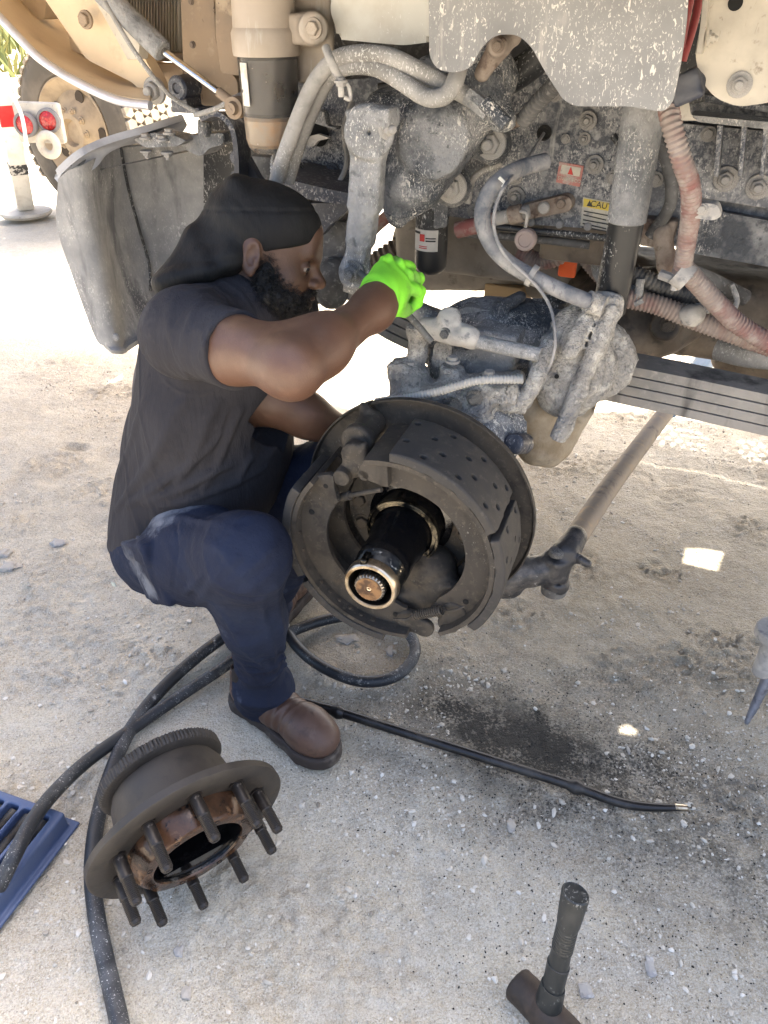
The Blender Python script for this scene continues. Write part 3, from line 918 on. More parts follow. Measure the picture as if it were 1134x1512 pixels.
# power-steering hoses arching over the gear, with clamp and hose fittings
hs = -.26
ptube('steering_hose', [(404, 284, hs), (416, 240, hs), (440, 175, hs), (463, 125, hs), (490, 92, hs), (525, 80, hs + .01), (575, 84, hs + .01), (625, 108, hs), (672, 132, hs - .02), (700, 148, hs - .03)], 12.5, M_hose, TRUCK, seg=16)
ptube('steering_hose', [(424, 268, hs - .03), (440, 215, hs - .03), (466, 150, hs - .03), (488, 112, hs - .02), (515, 98, hs), (555, 100, hs + .01), (595, 122, hs + .015), (628, 143, hs + .02), (655, 142, hs + .02), (671, 122, hs + .01), (680, 92, hs - .02)], 12.5, M_hose, TRUCK, seg=16)
ptube('hose_fitting', [(690, 140, hs - .02), (712, 157, hs - .02), (722, 166, hs - .02)], 13, M_grey, TRUCK, seg=6, n=2)
ptube('hose_fitting', [(715, 150, hs - .01), (730, 166, hs - .01), (748, 184, hs - .01)], 11, M_gear, TRUCK, seg=10, n=3)
ptube('hose_clamp', [(481, 70, hs + .035), (488, 88, hs + .045), (497, 108, hs + .04), (505, 120, hs + .03)], 6.5, M_clamp, TRUCK, seg=8, flat=1)
cyl('clamp_bolt', P(503, 115, hs + .045), P(504, 143, hs + .045), rad(503, 120, hs, 4.5), M_clamp, TRUCK)
bolt(TRUCK, P(503, 121, hs + .045), P(504, 143, hs) - P(503, 115, hs), rad(503, 120, hs, 7), M_clamp)
ptube('clamp_tail', [(506, 118, hs + .04), (515, 128, hs + .04), (517, 146, hs + .04), (508, 144, hs + .045)], 3, M_clamp, TRUCK, seg=6)

# small fittings that crowd the rail
for pts_, w_, m_ in (([(560, 128, -.50), (600, 120, -.49), (660, 98, -.50), (720, 112, -.52)], 5, M_black), ([(440, 150, -.52), (446, 190, -.50), (438, 232, -.50), (452, 262, -.49)], 5, M_black), ([(520, 150, -.5), (508, 190, -.48), (512, 240, -.48), (498, 276, -.47)], 4, M_hose),
                     ([(700, 330, -.50), (760, 338, -.50), (830, 345, -.50), (900, 352, -.5)], 5, M_black), ([(690, 345, -.53), (780, 352, -.53), (870, 362, -.53)], 6, M_dark), ([(905, 200, -.53), (930, 240, -.52), (925, 290, -.52), (950, 330, -.52)], 5, M_black),
                     ([(960, 190, -.50), (985, 240, -.50), (990, 300, -.50), (960, 350, -.5)], 9, M_dark), ([(740, 240, -.53), (700, 262, -.52), (690, 300, -.52)], 5, M_hose), ([(1080, 420, -.55), (1088, 445, -.55), (1076, 470, -.53)], 4, M_grey)):
    ptube('cable', pts_, w_, m_, TRUCK, seg=8)
pplate('wire_bracket', [(452, 158), (478, 165), (482, 186), (498, 188), (496, 192), (458, 180)], SF + .05, .02, M_grey, TRUCK, r=3)
pplate('wire_bracket', [(446, 204), (470, 198), (488, 204), (470, 208), (462, 218), (452, 214)], SF + .04, .01, M_clamp, TRUCK, r=3)
for x_ in range(700, 950, 42):
    pbolt(TRUCK, x_, 322 + (x_ - 700) * .075, SF + .004, 6, M_clamp, 'stud')
for q_ in ((905, 160, 8), (820, 140, 7), (842, 118, 6), (760, 262, 8), (905, 262, 7), (985, 215, 9), (968, 265, 8), (835, 205, 5)):
    pbolt(TRUCK, q_[0], q_[1], SF + .006, q_[2], M_bolt, 'hex')
pplate('rail_gusset', [(880, 150), (960, 160), (950, 200), (900, 195)], SF + .02, .018, M_frame, TRUCK, r=6)
# fuel filter: clear bowl, head, collar
fs = -.33
fa, fb = P(394, -20, fs), P(394, 178, fs)
fax = nrm(ZV * -1)
fc = P(394, 78, fs)
fu = rad(394, 78, fs, 1)
FILT = fc
lathe('filter_head', fc + ZV * .03, ZV, [(0, .052 * 48 / 48), (.0, fu * 47), (.05, fu * 45), (.13, fu * 46), (.13, 0)], M_silver, TRUCK, seg=40)
lathe('filter_collar', fc - ZV * .004, ZV, [(0, fu * 45), (0, fu * 49), (.006, fu * 50), (.034, fu * 50), (.042, fu * 47), (.042, 0)], M_silver, TRUCK, seg=40)
M_bowl = mat('clear_amber_filter_bowl', (.86, .80, .72), .10, 0, [('noise', (.62, .5, .38), 14, .56, .70, dict(rough=.5))], [], Transmission_Weight=.93, IOR=1.25)
fluted = lambda i, w, r: r * (1 + .018 * math.cos(w * 8))
bl = rad(394, 130, fs, 104) / .80
lathe('filter_bowl', fc - ZV * bl, ZV, [(0, 0), (0, fu * 32), (.008, fu * 38), (.022, fu * 41), (bl - .008, fu * 44), (bl - .002, fu * 44)], M_bowl, TRUCK, seg=64, rfun=fluted)
M_elem = mat('dark_filter_element', (.02, .022, .026), .5, 0, [('noise', (.06, .06, .06), 20, .5, .7)], [])
cyl('filter_element', fc - ZV * (bl * .62), fc - ZV * .004, fu * 39, M_elem, TRUCK, seg=32)
M_fuel = mat('amber_diesel', (.55, .30, .12), .3, 0, [('noise', (.4, .34, .27), 9, .4, .6)], [], spec=.2)
cyl('amber_fuel', fc - ZV * (bl - .010), fc - ZV * (bl * .625), fu * 38, M_fuel, TRUCK, seg=32)
def patch_on_cyl(c, r, w0, w1, z0, z1, m, name, parent, seg=8):
    a0 = math.atan2(NV[1], NV[0])
    V = []; F = []
    for i in range(seg + 1):
        w = a0 + w0 + (w1 - w0) * i / seg
        for z in (z0, z1):
            for q in (r, r + .0012):
                V.append(c + np.array([math.cos(w) * q, math.sin(w) * q, z]))
    for i in range(seg):
        k = 4 * i
        F += [[k + 1, k + 5, k + 7, k + 3], [k, k + 2, k + 6, k + 4], [k, k + 4, k + 5, k + 1], [k + 2, k + 3, k + 7, k + 6]]
    F += [[0, 1, 3, 2], [k + 4, k + 6, k + 7, k + 5]]
    return obj(name, V, F, m, parent, angle=30)
M_paper = mat('torn_white_label', (.62, .61, .57), .8, 0, [('noise', (.45, .42, .36), 25, .5, .62), ('noise', (.06, .06, .06), 60, .62, .68)], [])
patch_on_cyl(fc, fu * 45.3, -.50, -.18, -bl * .50, -bl * .08, M_paper, 'filter_label', TRUCK)
pc_ = P(462, 45, fs - .02)
S = Sdf(.004, .01)
S.box(P(465, 60, fs - .05), (rad(465, 60, fs, 32), .008, rad(465, 60, fs, 58)), RT, .006)
S.cyl(P(462, 42, fs - .07), P(462, 42, fs + .02), rad(462, 42, fs, 22), .006)
S.box(P(440, 42, fs - .02), (rad(440, 42, fs, 24), .03, rad(440, 42, fs, 20)), RT, .006)
sdf_obj('filter_bracket', S, M_silver, TRUCK, lumps(.0008, 40), .002)
pbolt(TRUCK, 463, 42, fs + .021, 10, M_silver)
cyl('drain_valve', P(408, 178, fs), P(410, 208, fs), rad(408, 190, fs, 7), M_rust, TRUCK)
cyl('drain_screw', P(425, 174, fs), P(426, 190, fs), rad(408, 190, fs, 6), M_rust, TRUCK)
ptube('drain_hose', [(410, 208, fs), (406, 225, fs), (403, 245, fs), (404, 275, fs)], 4.5, M_grey, TRUCK, rib=(.006, .0012))
# washer reservoir
V, F = g_plate([P(*q, -.36) for q in rounded([(488, -60), (488, 18), (496, 42), (497, 58), (596, 67), (637, 62), (637, -60)], 8)], NV, .16, .012)
obj('washer_reservoir', V, F, M_white, TRUCK, angle=50)
# big splash plate with an arch
pplate('splash_plate', rounded([(632, -60), (634, 84), (646, 103), (672, 108), (694, 101), (712, 68), (732, 51), (764, 51), (784, 68), (806, 108), (832, 148), (850, 157), (930, 157), (960, 162), (980, 166), (994, 150), (1006, 90), (1014, 30), (1020, -60)], 12, 5), -.17, .006, M_shield, TRUCK, .002)
# rusty clamp, dark cavity and hoses behind the arch
S = Sdf(.004, .008)
pc(S, (712, 108, -.30), (738, 68, -.30), 12, 17); pc(S, (738, 68, -.3), (758, 55, -.32), 15, 12)
S.cyl(P(735, 68, -.32), P(735, 68, -.27), rad(735, 68, -.3, 14), .003)
sdf_obj('rusty_clamp', S, M_rust, TRUCK, lumps(.001, 60), .002)
pbolt(TRUCK, 735, 68, -.268, 7, M_rust)
ptube('coolant_hose', [(735, 128, -.46), (790, 90, -.46), (830, 40, -.46), (845, -20, -.46)], 22, M_black, TRUCK)
ptube('corrugated_hose', [(772, 178, -.40), (793, 152, -.38), (815, 130, -.36), (838, 104, -.32)], 13, M_dark, TRUCK, rib=(.009, .0035))
cyl('hose_nut', P(752, 183, -.41), P(774, 174, -.40), rad(760, 178, -.4, 10), M_rust, TRUCK, seg=6)

# shock absorber
ks = -.36
sa, sb, sc_ = P(958, 120, ks), P(925, 328, ks), P(898, 462, ks)
cyl('shock_dust_tube', sa, sb, rad(935, 250, ks, 30), M_grey, TRUCK, r2=rad(935, 250, ks, 29), seg=36, ch=.06)
cyl('shock_body', sb - .01 * nrm(sc_ - sb), sc_, rad(920, 380, ks, 25), mat('shock_black_paint', (.010, .011, .013), .38, 0, [('noise', (.3, .29, .27), 7, .56, .72, dict(rough=.9)), spat(sc=100)], [], spec=.35), TRUCK, seg=36, ch=.1)
S = Sdf(.0042, .012)
S.cyl(P(893, 455, ks - .05), P(893, 455, ks + .05), rad(893, 455, ks, 24), .006)
pc(S, (893, 455, ks), (880, 500, ks - .03), 20, 24)
S.cyl(P(880, 446, ks + .02), P(915, 452, ks + .04), rad(893, 455, ks, 15), .004)
sdf_obj('shock_eye', S, M_mud, TRUCK, lumps(.0025, 40), .004)

def light_crust(p):
    return .0028 * fbm(p, 34, 3, 12) - .0034 * np.clip(vn(p, 80, 5) - .2, 0, 1) + .0016 * vn(p, 150, 6)
# brake chamber and axle end, caked in mud
S = Sdf(.0045, .008)
cs = -.36
pc(S, (858, 492, cs), (836, 575, cs + .01), 44, 44, k=.02)
S.cyl(P(852, 540, cs - .07), P(842, 545, cs + .035), rad(845, 545, cs, 62), .016); S.cyl(P(842, 545, cs + .03), P(839, 547, cs + .050), rad(845, 545, cs, 50), .010)
S.cyl(P(880, 530, cs - .10), P(876, 535, cs - .02), rad(870, 545, cs, 60), .02)
for a, b in (((902, 462, cs + .05), (828, 640, cs + .085)), ((868, 470, cs + .05), (842, 520, cs + .08))):
    pc(S, a, b, 14, 13, k=.004)
sdf_obj('brake_chamber', S, M_mud, TRUCK, light_crust, .008)
cyl('chamber_port', P(822, 556, cs + .062), P(822, 556, cs + .0628), .0042, M_hole, TRUCK)
# bent mud-coated pipe curling over the knuckle, plus the ribbed air line that runs to it
ptube('mud_coated_pipe', [(812, 508, -.30), (800, 535, -.27), (788, 568, -.25), (770, 591, -.24), (748, 597, -.24), (728, 584, -.245), (722, 572, -.25)], 13, M_mud, TRUCK)
ptube('ribbed_air_line', [(556, 594, -.165), (600, 587, -.165), (650, 577, -.170), (705, 562, -.180), (772, 560, -.215)], 7, mat('pale_ribbed_line', (.36, .35, .33), .8, 0, [('noise', (.22, .22, .22), 20, .5, .7)], []), TRUCK, rib=(.006, .0016))
# adjusting link with clevis
ls = -.26
pt = [(672, 497, ls), (700, 503, ls), (740, 512, ls), (798, 524, ls)]
ptube('link_rod', pt, 11, M_grey, TRUCK)
S = Sdf(.0034, .01)
pc(S, (632, 483, ls), (695, 500, ls), 13, 16); pc(S, (628, 485, ls), (640, 484, ls), 12, 13)
S.cyl(P(662, 478, ls - .02), P(664, 466, ls + .0), rad(662, 480, ls, 17), .005)
S.box(P(658, 492, ls), (.032, .014, .012), axes(P(690, 500, ls) - P(640, 486, ls), NV), .004)
S.cyl(P(688, 480, ls), P(686, 500, ls), rad(662, 480, ls, 8), .003)
sdf_obj('link_clevis', S, M_clamp, TRUCK, lumps(.0016, 60), .003)
pbolt(TRUCK, 657, 493, ls + .016, 7, M_gear)
pplate('link_tab', [(642, 505), (668, 508), (664, 545), (636, 540)], ls - .03, .008, M_mud, TRUCK, r=5)

# steering knuckle: castings with bosses, caps and a tube, all under a crust of dry mud
S = Sdf(.0042, .010)
S.box(P(672, 580, -.25), (.125, .045, .020), axes(P(760, 572, -.26) - P(590, 588, -.24), NV), .010)
S.box(P(655, 610, -.23), (.10, .04, .022), axes(P(760, 600, -.26) - P(590, 620, -.24), NV), .012)
S.cyl(P(606, 560, -.26) - ZV * .04, P(606, 560, -.26) + ZV * .022, .040, .008); S.cyl(P(606, 545, -.26) - ZV * .02, P(606, 545, -.26) + ZV * .012, .028, .006)
S.cyl(P(618, 500, -.28) - ZV * .045, P(618, 500, -.28) + ZV * .01, .019, .004); S.cyl(P(618, 492, -.28), P(618, 492, -.28) + ZV * .014, .024, .005)
S.cyl(P(722, 575, -.25) - ZV * .03, P(722, 575, -.25) + ZV * .020, .034, .008)
S.cyl(P(668, 548, -.28) - ZV * .02, P(668, 548, -.28) + ZV * .010, .024, .004)
S.box(P(590, 545, -.25), (.018, .02, .014), RT, .005); S.box(P(760, 585, -.26), (.028, .03, .022), RT, .006)
sdf_obj('steering_knuckle', S, M_mud, TRUCK, light_crust, .008)
S = Sdf(.0045, .008)
S.box(P(737, 505, -.36), (.046, .045, .034), axes(P(772, 512, -.36) - P(706, 500, -.36), NV), .010)
S.box(P(700, 540, -.36), (.085, .05, .045), RT, .014)
sdf_obj('spring_pad', S, M_grey, TRUCK, lumps(.0018, 30, 3, .6), .004)
S = Sdf(.0045, .008)
S.cyl(P(690, 655, -.22), P(722, 632, -.28), rad(710, 640, -.26, 60), .012); S.cyl(P(715, 640, -.26), P(752, 618, -.31), rad(735, 628, -.28, 48), .010)
S.cyl(P(640, 690, -.25), P(640, 690, -.17), .105, .01)
sdf_obj('axle_tube', S, M_gear, TRUCK, lumps(.0022, 32, 3, .6), .004)
for q in ((606, 548), (622, 494), (722, 562), (668, 541)):
    bolt(TRUCK, P(q[0], q[1], -.255) + ZV * .012, ZV, .010, M_clamp)
pbolt(TRUCK, 668, 600, -.195, 9, M_mud, 'nut'); pbolt(TRUCK, 700, 588, -.198, 8, M_mud, 'nut'); pbolt(TRUCK, 795, 515, -.31, 8, M_mud); pbolt(TRUCK, 880, 575, -.33, 8, M_mud); pbolt(TRUCK, 808, 585, -.31, 7, M_mud)
S = Sdf(.004, .006)
S.cyl(P(775, 655, -.26), P(757, 655, -.2), .02, .003)
sdf_obj('stop_screw', S, M_navy, TRUCK, lumps(.001, 60), .002)
# brown casting hanging below the axle end
S = Sdf(.0055, .02)
pc(S, (790, 600, -.38), (800, 650, -.38), 42, 40); pc(S, (800, 650, -.38), (815, 672, -.37), 30, 14)
pc(S, (850, 610, -.42), (826, 650, -.4), 20, 22)
S.box(P(835, 610, -.42), (.045, .05, .035), axes(P(860, 590, -.4) - P(800, 640, -.4), NV), .01)
sdf_obj('axle_end_casting', S, mat('tan_dirty_casting', (.20, .155, .10), .9, 0, [('noise', (.30, .26, .2), 12, .4, .62), ('noise', (.06, .045, .03), 16, .55, .7)], [('noise', 60, .6, .005)]), TRUCK, lumps(.003, 25), .006)
cyl('clamp_stud', P(836, 620, cs + .085), P(823, 648, cs + .09), rad(836, 620, cs, 12), M_mud, TRUCK)
# axle top: spring plate, dark cap and lever
S = Sdf(.0055, .03)
pc(S, (700, 490, -.44), (815, 480, -.46), 48, 40)
pc(S, (640, 500, -.44), (760, 500, -.42), 36, 50)
pc(S, (770, 560, -.44), (690, 560, -.40), 50, 60)
sdf_obj('axle_beam', S, M_gear, TRUCK, lumps(.003, 20), .006)
lathe('fill_cap', P(822, 447, -.46), ZV, [(-.03, .026), (0, .03), (.008, .029), (.016, .018), (.018, 0)], M_black, TRUCK)
S = Sdf(.004, .008)
pc(S, (742, 470, -.40), (738, 456, -.40), 14, 12); pc(S, (738, 456, -.40), (768, 438, -.42), 12, 9)
sdf_obj('lever_arm', S, M_gear, TRUCK, lumps(.001, 50), .002)
# U-bolt plate
pplate('spring_plate', [(655, 468), (690, 452), (770, 468), (772, 500), (745, 524), (672, 505)], -.395, .03, M_grey, TRUCK, r=8)

# leaf spring: four long leaves
def leaf(px0, px1, dz, th, name='spring_leaf', w=.038, drop=.0):
    c = np.stack([P(*q, -.52) for q in px0])
    c = c + ZV * dz
    sp = spline(c, 6)
    V = []; F = []
    for i, p in enumerate(sp):
        for sx, sz in ((-w, th), (w, th), (w + .001, th * .3), (w, -th), (-w, -th)):
            V.append(p + NV * sx + ZV * sz)
    m = len(sp)
    for i in range(m - 1):
        for j in range(5):
            k = (j + 1) % 5
            F.append([i * 5 + j, i * 5 + k, i * 5 + 5 + k, i * 5 + 5 + j])
    F.append([0, 1, 2, 3, 4]); F.append([(m - 1) * 5 + j for j in range(5)][::-1])
    o = obj(name, V, F, M_leaf, TRUCK, angle=25)
    return o
M_leaf = mat('dusty_spring_leaf', (.20, .19, .175), .85, .0, [('noise', (.28, .26, .235), 6, .36, .6), ('noise', (.3, .28, .25), 60, .55, .7), ('streak', (.07, .065, .06), 12, .55, .7)], [('noise', 120, .3, .002)])
main = [(470, 398), (560, 432), (640, 470), (760, 498), (900, 530), (1010, 552), (1134, 578), (1260, 604)]
for i in range(4):
    e = 30 * i
    pts = [(x + (e if j == 0 else 0), y) for j, (x, y) in enumerate(main)]
    leaf(pts, None, -.0215 * i, .0092)
ptube('spring_clip', [(868, 548, -.47), (866, 560, -.47), (862, 580, -.47)], 14, M_leaf, TRUCK)

# far mass under the truck: oil pan, gearbox, crossmember, far axle housing
S = Sdf(.008, .03)
pc(S, (640, 365, -.95), (820, 365, -1.0), 62, 60); pc(S, (800, 400, -1.0), (840, 380, -1.0), 40, 46)
S.box(P(740, 330, -.95), (.22, .18, .09), RT, .02)
sdf_obj('oil_pan', S, mat('dusty_brown_pan', (.16, .14, .115), .75, 0, [('noise', (.24, .215, .18), 8, .42, .65), ('noise', (.08, .065, .05), 20, .56, .7)], [('noise', 40, .3, .004)]), TRUCK, lumps(.002, 20), .004)
S = Sdf(.008, .03)
pc(S, (905, 470, -.85), (985, 455, -.9), 70, 62); pc(S, (930, 500, -.8), (980, 490, -.82), 46, 34)
S.cyl(P(985, 480, -.78), P(983, 482, -.72), rad(985, 480, -.75, 22), .006)
S.box(P(1000, 440, -.95), (.16, .06, .05), RT, .02)
S.box(P(910, 460, -.78), (.018, .05, .11), RT, .01)
sdf_obj('axle_differential', S, M_brown, TRUCK, lumps(.003, 18), .006)
pbolt(TRUCK, 986, 480, -.715, 8, M_brown)
box('crossmember', T(.75, -.98, 1.02), (.05, .42, .05), M_dark, TRUCK, RT, .01)
box('crossmember', T(.12, -.98, .99), (.07, .42, .04), M_brown, TRUCK, RT, .01)
box('tan_spacer_block', P(750, 440, -.95), (.05, .06, .05), mat('tan_wood_block', (.33, .23, .12), .85, 0, [('noise', (.22, .15, .08), 9, .45, .65)], []), TRUCK, RT, .006)
pplate('spring_hanger', [(478, 330), (510, 326), (508, 420), (500, 440), (478, 442), (466, 420), (466, 370)], -.50, .09, M_dark, TRUCK, r=8)
box('front_crossmember', T(-.55, -.98, 1.02), (.06, .45, .09), M_dark, TRUCK, RT, .015)
S = Sdf(.006, .015)
pc(S, (492, 408, -.47), (490, 432, -.47), 28, 24); pc(S, (468, 405, -.5), (470, 440, -.5), 12, 10)
sdf_obj('spring_eye', S, M_dark, TRUCK, lumps(.002, 30), .004)
S = Sdf(.010, .03)
S.box(P(1010, 440, -1.05), (.30, .16, .085), RT, .03); S.box(P(1140, 450, -1.10), (.22, .2, .10), RT, .04)
S.cap(P(900, 420, -1.0), P(1000, 460, -1.0), .09); S.cap(P(1090, 520, -1.1), P(1180, 530, -1.0), .07)
sdf_obj('transmission', S, M_brown, TRUCK, lumps(.004, 14), .008)
pplate('dark_gap_panel', [(430, -80), (660, -80), (660, 130), (540, 130), (430, 170)], -.72, .02, M_dark, TRUCK)  # dark sheet added to put shade in the bright gaps behind the hoses
box('engine_block', T(.0, -.98, 1.30), (.40, .26, .20), M_dark, TRUCK, RT, .02)
ptube('drag_link', [(512, 416, -.27), (560, 438, -.28), (600, 455, -.29), (648, 478, -.29)], 15, M_grey, TRUCK, r=None) if False else tube('drag_link', [P(512, 416, -.27), P(575, 440, -.28), P(648, 478, -.29)], rad(580, 440, -.28, 15), M_grey, TRUCK)
ptube('stabiliser_bar', [(500, 428, -.60), (560, 452, -.60), (640, 486, -.60)], 9, M_dark, TRUCK)
ptube('air_pipe', [(600, 300, -.9), (560, 330, -.9), (520, 372, -.9)], 9, M_redhose, TRUCK)
ptube('corrugated_hose', [(540, 405, -.8), (590, 372, -.82), (640, 335, -.85)], 22, M_brown, TRUCK, rib=(.016, .006))

# small filter hanging below the gear, with its printed label
oc_ = P(637, 355, -.58)
ou = rad(637, 355, -.58, 1)
lathe('steering_filter', oc_ - ZV * ou * 46, ZV, [(0, 0), (0, ou * 16), (.006, ou * 21), (.014, ou * 24), (ou * 90, ou * 24), (ou * 96, ou * 21), (ou * 96, 0)], M_black, TRUCK, seg=32)
LAB = patch_on_cyl(oc_, ou * 24.2, -.9, .75, -ou * 10, ou * 20, mat('off_white_label', (.55, .53, .49), .7, 0, [('noise', (.42, .4, .36), 20, .5, .7)], []), 'filter_label', TRUCK)
M_redink = mat('red_print', (.45, .035, .03), .7)
M_ink = mat('black_print', (.025, .025, .025), .7)
M_yellow = mat('faded_yellow_print', (.55, .42, .06), .7, 0, [('noise', (.42, .38, .25), 40, .5, .66)], [])
patch_on_cyl(oc_, ou * 24.2 + .0014, -.36, -.05, ou * 4, ou * 14, M_redink, 'red_logo', LAB)
for q in ((.02, .6, 4, 6), (.02, .6, 8, 9.5), (-.4, .1, -6, -5), (-.4, .1, -3.5, -2.5), (-.8, -.35, 14, 17)):
    patch_on_cyl(oc_, ou * 24.2 + .0014, q[0], q[1], ou * q[2], ou * q[3], M_ink if q[2] > 0 else M_redink, 'print_line', LAB)
pplate('filter_strap', [(642, 290), (662, 290), (660, 335), (640, 338)], -.53, .004, M_grey, TRUCK, r=3)

# stickers on the rail
def text(body, pa, size, ex, m, parent, up=ZV, name='lettering'):
    cu = bpy.data.curves.new(name, 'FONT'); cu.body = body; cu.size = size; cu.align_x = 'CENTER'; cu.align_y = 'CENTER'; cu.extrude = .0003
    cu.materials.append(m)
    tmp = bpy.data.objects.new(name, cu); me = bpy.data.meshes.new_from_object(tmp); bpy.data.objects.remove(tmp)
    o = link(name, me, parent)
    x = nrm(ex); z = NV; y = np.cross(z, x)
    q = pa - base_of(parent)
    o.matrix_local = Matrix([[x[i], y[i], z[i], q[i]] for i in range(3)] + [[0, 0, 0, 1]])
    return o
ex = P(905, 300, SF) - P(860, 292, SF)
M_sticker = mat('dusty_sticker_paper', (.46, .43, .35), .75, 0, [('noise', (.36, .35, .32), 40, .45, .62), ('noise', (.22, .22, .22), 90, .58, .7)], [])
LAB = pplate('caution_label', [(861, 291), (925, 303), (922, 346), (857, 333)], SF + .003, .002, M_sticker, TRUCK, 0)
pplate('yellow_band', [(862, 293), (924, 304.5), (922.6, 316), (861, 305)], SF + .0042, .001, M_yellow, LAB, 0)
pplate('warning_triangle', [(866, 304), (874, 305.5), (870.6, 296)], SF + .0054, .001, M_ink, LAB, 0)
text('CAUTION', P(899, 305.5, SF + .0056), rad(890, 300, SF, 12), ex, M_ink, LAB)
for i in range(5):
    y = 311 + i * 5.4 + (2 if i > 1 else 0)
    pplate('print_line', [(862 - i * .6, y), (905 - (i % 2) * 10, y + 8), (905 - (i % 2) * 10, y + 9.6), (862 - i * .6, y + 1.6)], SF + .0046, .001, M_ink, LAB, 0)
LAB = pplate('red_sticker', [(826, 239), (862, 245), (856, 276), (821, 269)], SF + .003, .002, mat('faded_red_sticker', (.36, .15, .13), .75, 0, [('noise', (.36, .31, .28), 50, .48, .62)], []), TRUCK, 0)
pplate('sticker_panel', [(829.5, 243), (858, 248), (855.5, 261), (827, 256)], SF + .0042, .001, M_sticker, LAB, 0)
pplate('sticker_symbol', [(838, 257), (846, 258.5), (843, 246)], SF + .0054, .001, M_redink, LAB, 0)
text('START ECO', P(840.5, 265.5, SF + .0044), rad(840, 265, SF, 6.6), P(862, 245, SF) - P(826, 239, SF), M_sticker, LAB)

# test port: plate, bolts, pipe and dangling dust cap
pplate('port_bracket', [(765, 305), (835, 288), (845, 296), (843, 312), (775, 325), (760, 322)], SF + .03, .03, M_rust, TRUCK, r=8)
pbolt(TRUCK, 803, 307, SF + .032, 9, M_clamp, 'stud'); pbolt(TRUCK, 828, 301, SF + .032, 7, M_rust, 'stud')
ptube('red_hose_stub', [(675, 340, SF + .06), (700, 334, SF + .06), (730, 326, SF + .05)], 12, M_redhose, TRUCK)
ptube('port_pipe', [(722, 326, SF + .05), (760, 317, SF + .05), (782, 312, SF + .04)], 10, M_hose, TRUCK)
cyl('port_collar', P(752, 319, SF + .05), P(772, 314, SF + .05), rad(760, 316, SF, 13), M_rust, TRUCK)
lathe('dust_cap', P(776, 354, SF + .07), NV, [(-.012, 0), (-.012, .02), (.004, .021), (.008, .018), (.008, .013), (.005, .012), (.005, 0)], mat('faded_pink_cap', (.30, .24, .22), .7), TRUCK)
ptube('cap_tether', [(768, 312, SF + .07), (778, 316, SF + .075), (776, 336, SF + .075)], 2.4, M_clamp, TRUCK, seg=6)
# blue-grey brake hose with cable clamps, and the thin sensor cable tied along it
bs = -.30
ptube('brake_hose', [(806, 238, bs - .10), (770, 248, bs - .06), (738, 266, bs), (718, 292, bs + .02), (712, 322, bs + .02), (722, 355, bs + .02), (746, 384, bs + .02), (785, 408, bs + .02), (835, 432, bs + .02), (886, 452, bs)], 12, M_bluehose, TRUCK, seg=16, n=8)
for q in ((778, 396, 790, 398, 783, 424), (733, 268, 742, 266, 738, 258)):
    pass
V, F = g_tube([P(782, 405, bs + .02), P(789, 409, bs + .02)], rad(785, 408, bs, 16), seg=16, n=2)
obj('cable_clamp', V, F, M_clamp, TRUCK)
V, F = g_tube([P(868, 445, bs + .01), P(884, 451, bs + .0), P(893, 454, bs)], rad(785, 408, bs, 16), seg=16, n=3)
obj('hose_end', V, F, M_mud, TRUCK)
ptube('sensor_cable', [(803, 197, SF + .01), (775, 240, SF + .12), (748, 270, bs + .03), (732, 305, bs + .045), (730, 340, bs + .045), (745, 376, bs + .045), (775, 405, bs + .045), (800, 432, bs + .04), (815, 462, bs + .04), (820, 505, bs + .05), (812, 540, bs + .05), (795, 562, bs + .03)], 2.6, M_bluehose, TRUCK, seg=8)
V, F = g_tube([P(737, 262, bs + .03), P(745, 270, bs + .03), P(742, 276, bs + .03)], .0028, seg=6, n=3)
obj('cable_tie', V, F, M_white, TRUCK)
# bundle of hoses at the right
cr = (.0075, .0022)
ptube('red_corrugated_hose', [(985, 150, -.30), (992, 185, -.28), (1006, 235, -.28), (1019, 275, -.30), (1020, 315, -.33), (1014, 355, -.36), (1008, 395, -.38)], 15, M_redhose, TRUCK, rib=cr, seg=16)
ptube('red_corrugated_hose', [(1006, 392, -.38), (1030, 418, -.40), (1060, 450, -.42), (1095, 482, -.44), (1160, 520, -.46)], 15, M_redhose, TRUCK, rib=cr, seg=16)
ptube('red_corrugated_hose', [(925, 440, -.5), (970, 450, -.5), (1020, 470, -.5), (1075, 490, -.5), (1150, 516, -.52)], 15, M_redhose, TRUCK, rib=cr, seg=16)
ptube('red_corrugated_hose', [(850, 320, -.68), (845, 352, -.68), (826, 378, -.68), (795, 385, -.68), (765, 372, -.68)], 13, M_redhose, TRUCK, rib=cr, seg=14)
ptube('red_corrugated_hose', [(838, 345, -.72), (865, 380, -.72), (892, 412, -.72)], 13, M_redhose, TRUCK, rib=cr, seg=14)
ptube('black_corrugated_hose', [(935, 404, -.52), (965, 418, -.52), (1000, 432, -.54), (1040, 440, -.58)], 14, M_blackhose, TRUCK, rib=cr, seg=14)
ptube('rubber_hose', [(915, 425, -.54), (960, 440, -.54), (1010, 458, -.55), (1045, 450, -.58)], 13, M_hose, TRUCK)
ptube('rubber_hose', [(868, 345, -.62), (880, 372, -.62), (884, 400, -.62), (895, 420, -.62)], 10, M_hose, TRUCK)
ptube('rubber_hose', [(1010, 398, -.52), (1050, 415, -.56), (1100, 440, -.6)], 12, M_dark, TRUCK)
ptube('rubber_hose', [(1060, 515, -.60), (1100, 525, -.58), (1150, 530, -.58)], 17, M_hose, TRUCK)
V, F = join(g_tube([P(1000, 400, -.38), P(1016, 412, -.38)], rad(1008, 400, -.38, 20), seg=16, n=2), g_tube([P(975, 405, -.40), P(1000, 412, -.39), P(1024, 402, -.38)], rad(1008, 400, -.38, 8), seg=8, n=4), g_tube([P(998, 412, -.38), P(996, 428, -.38)], .007, seg=6, n=2))
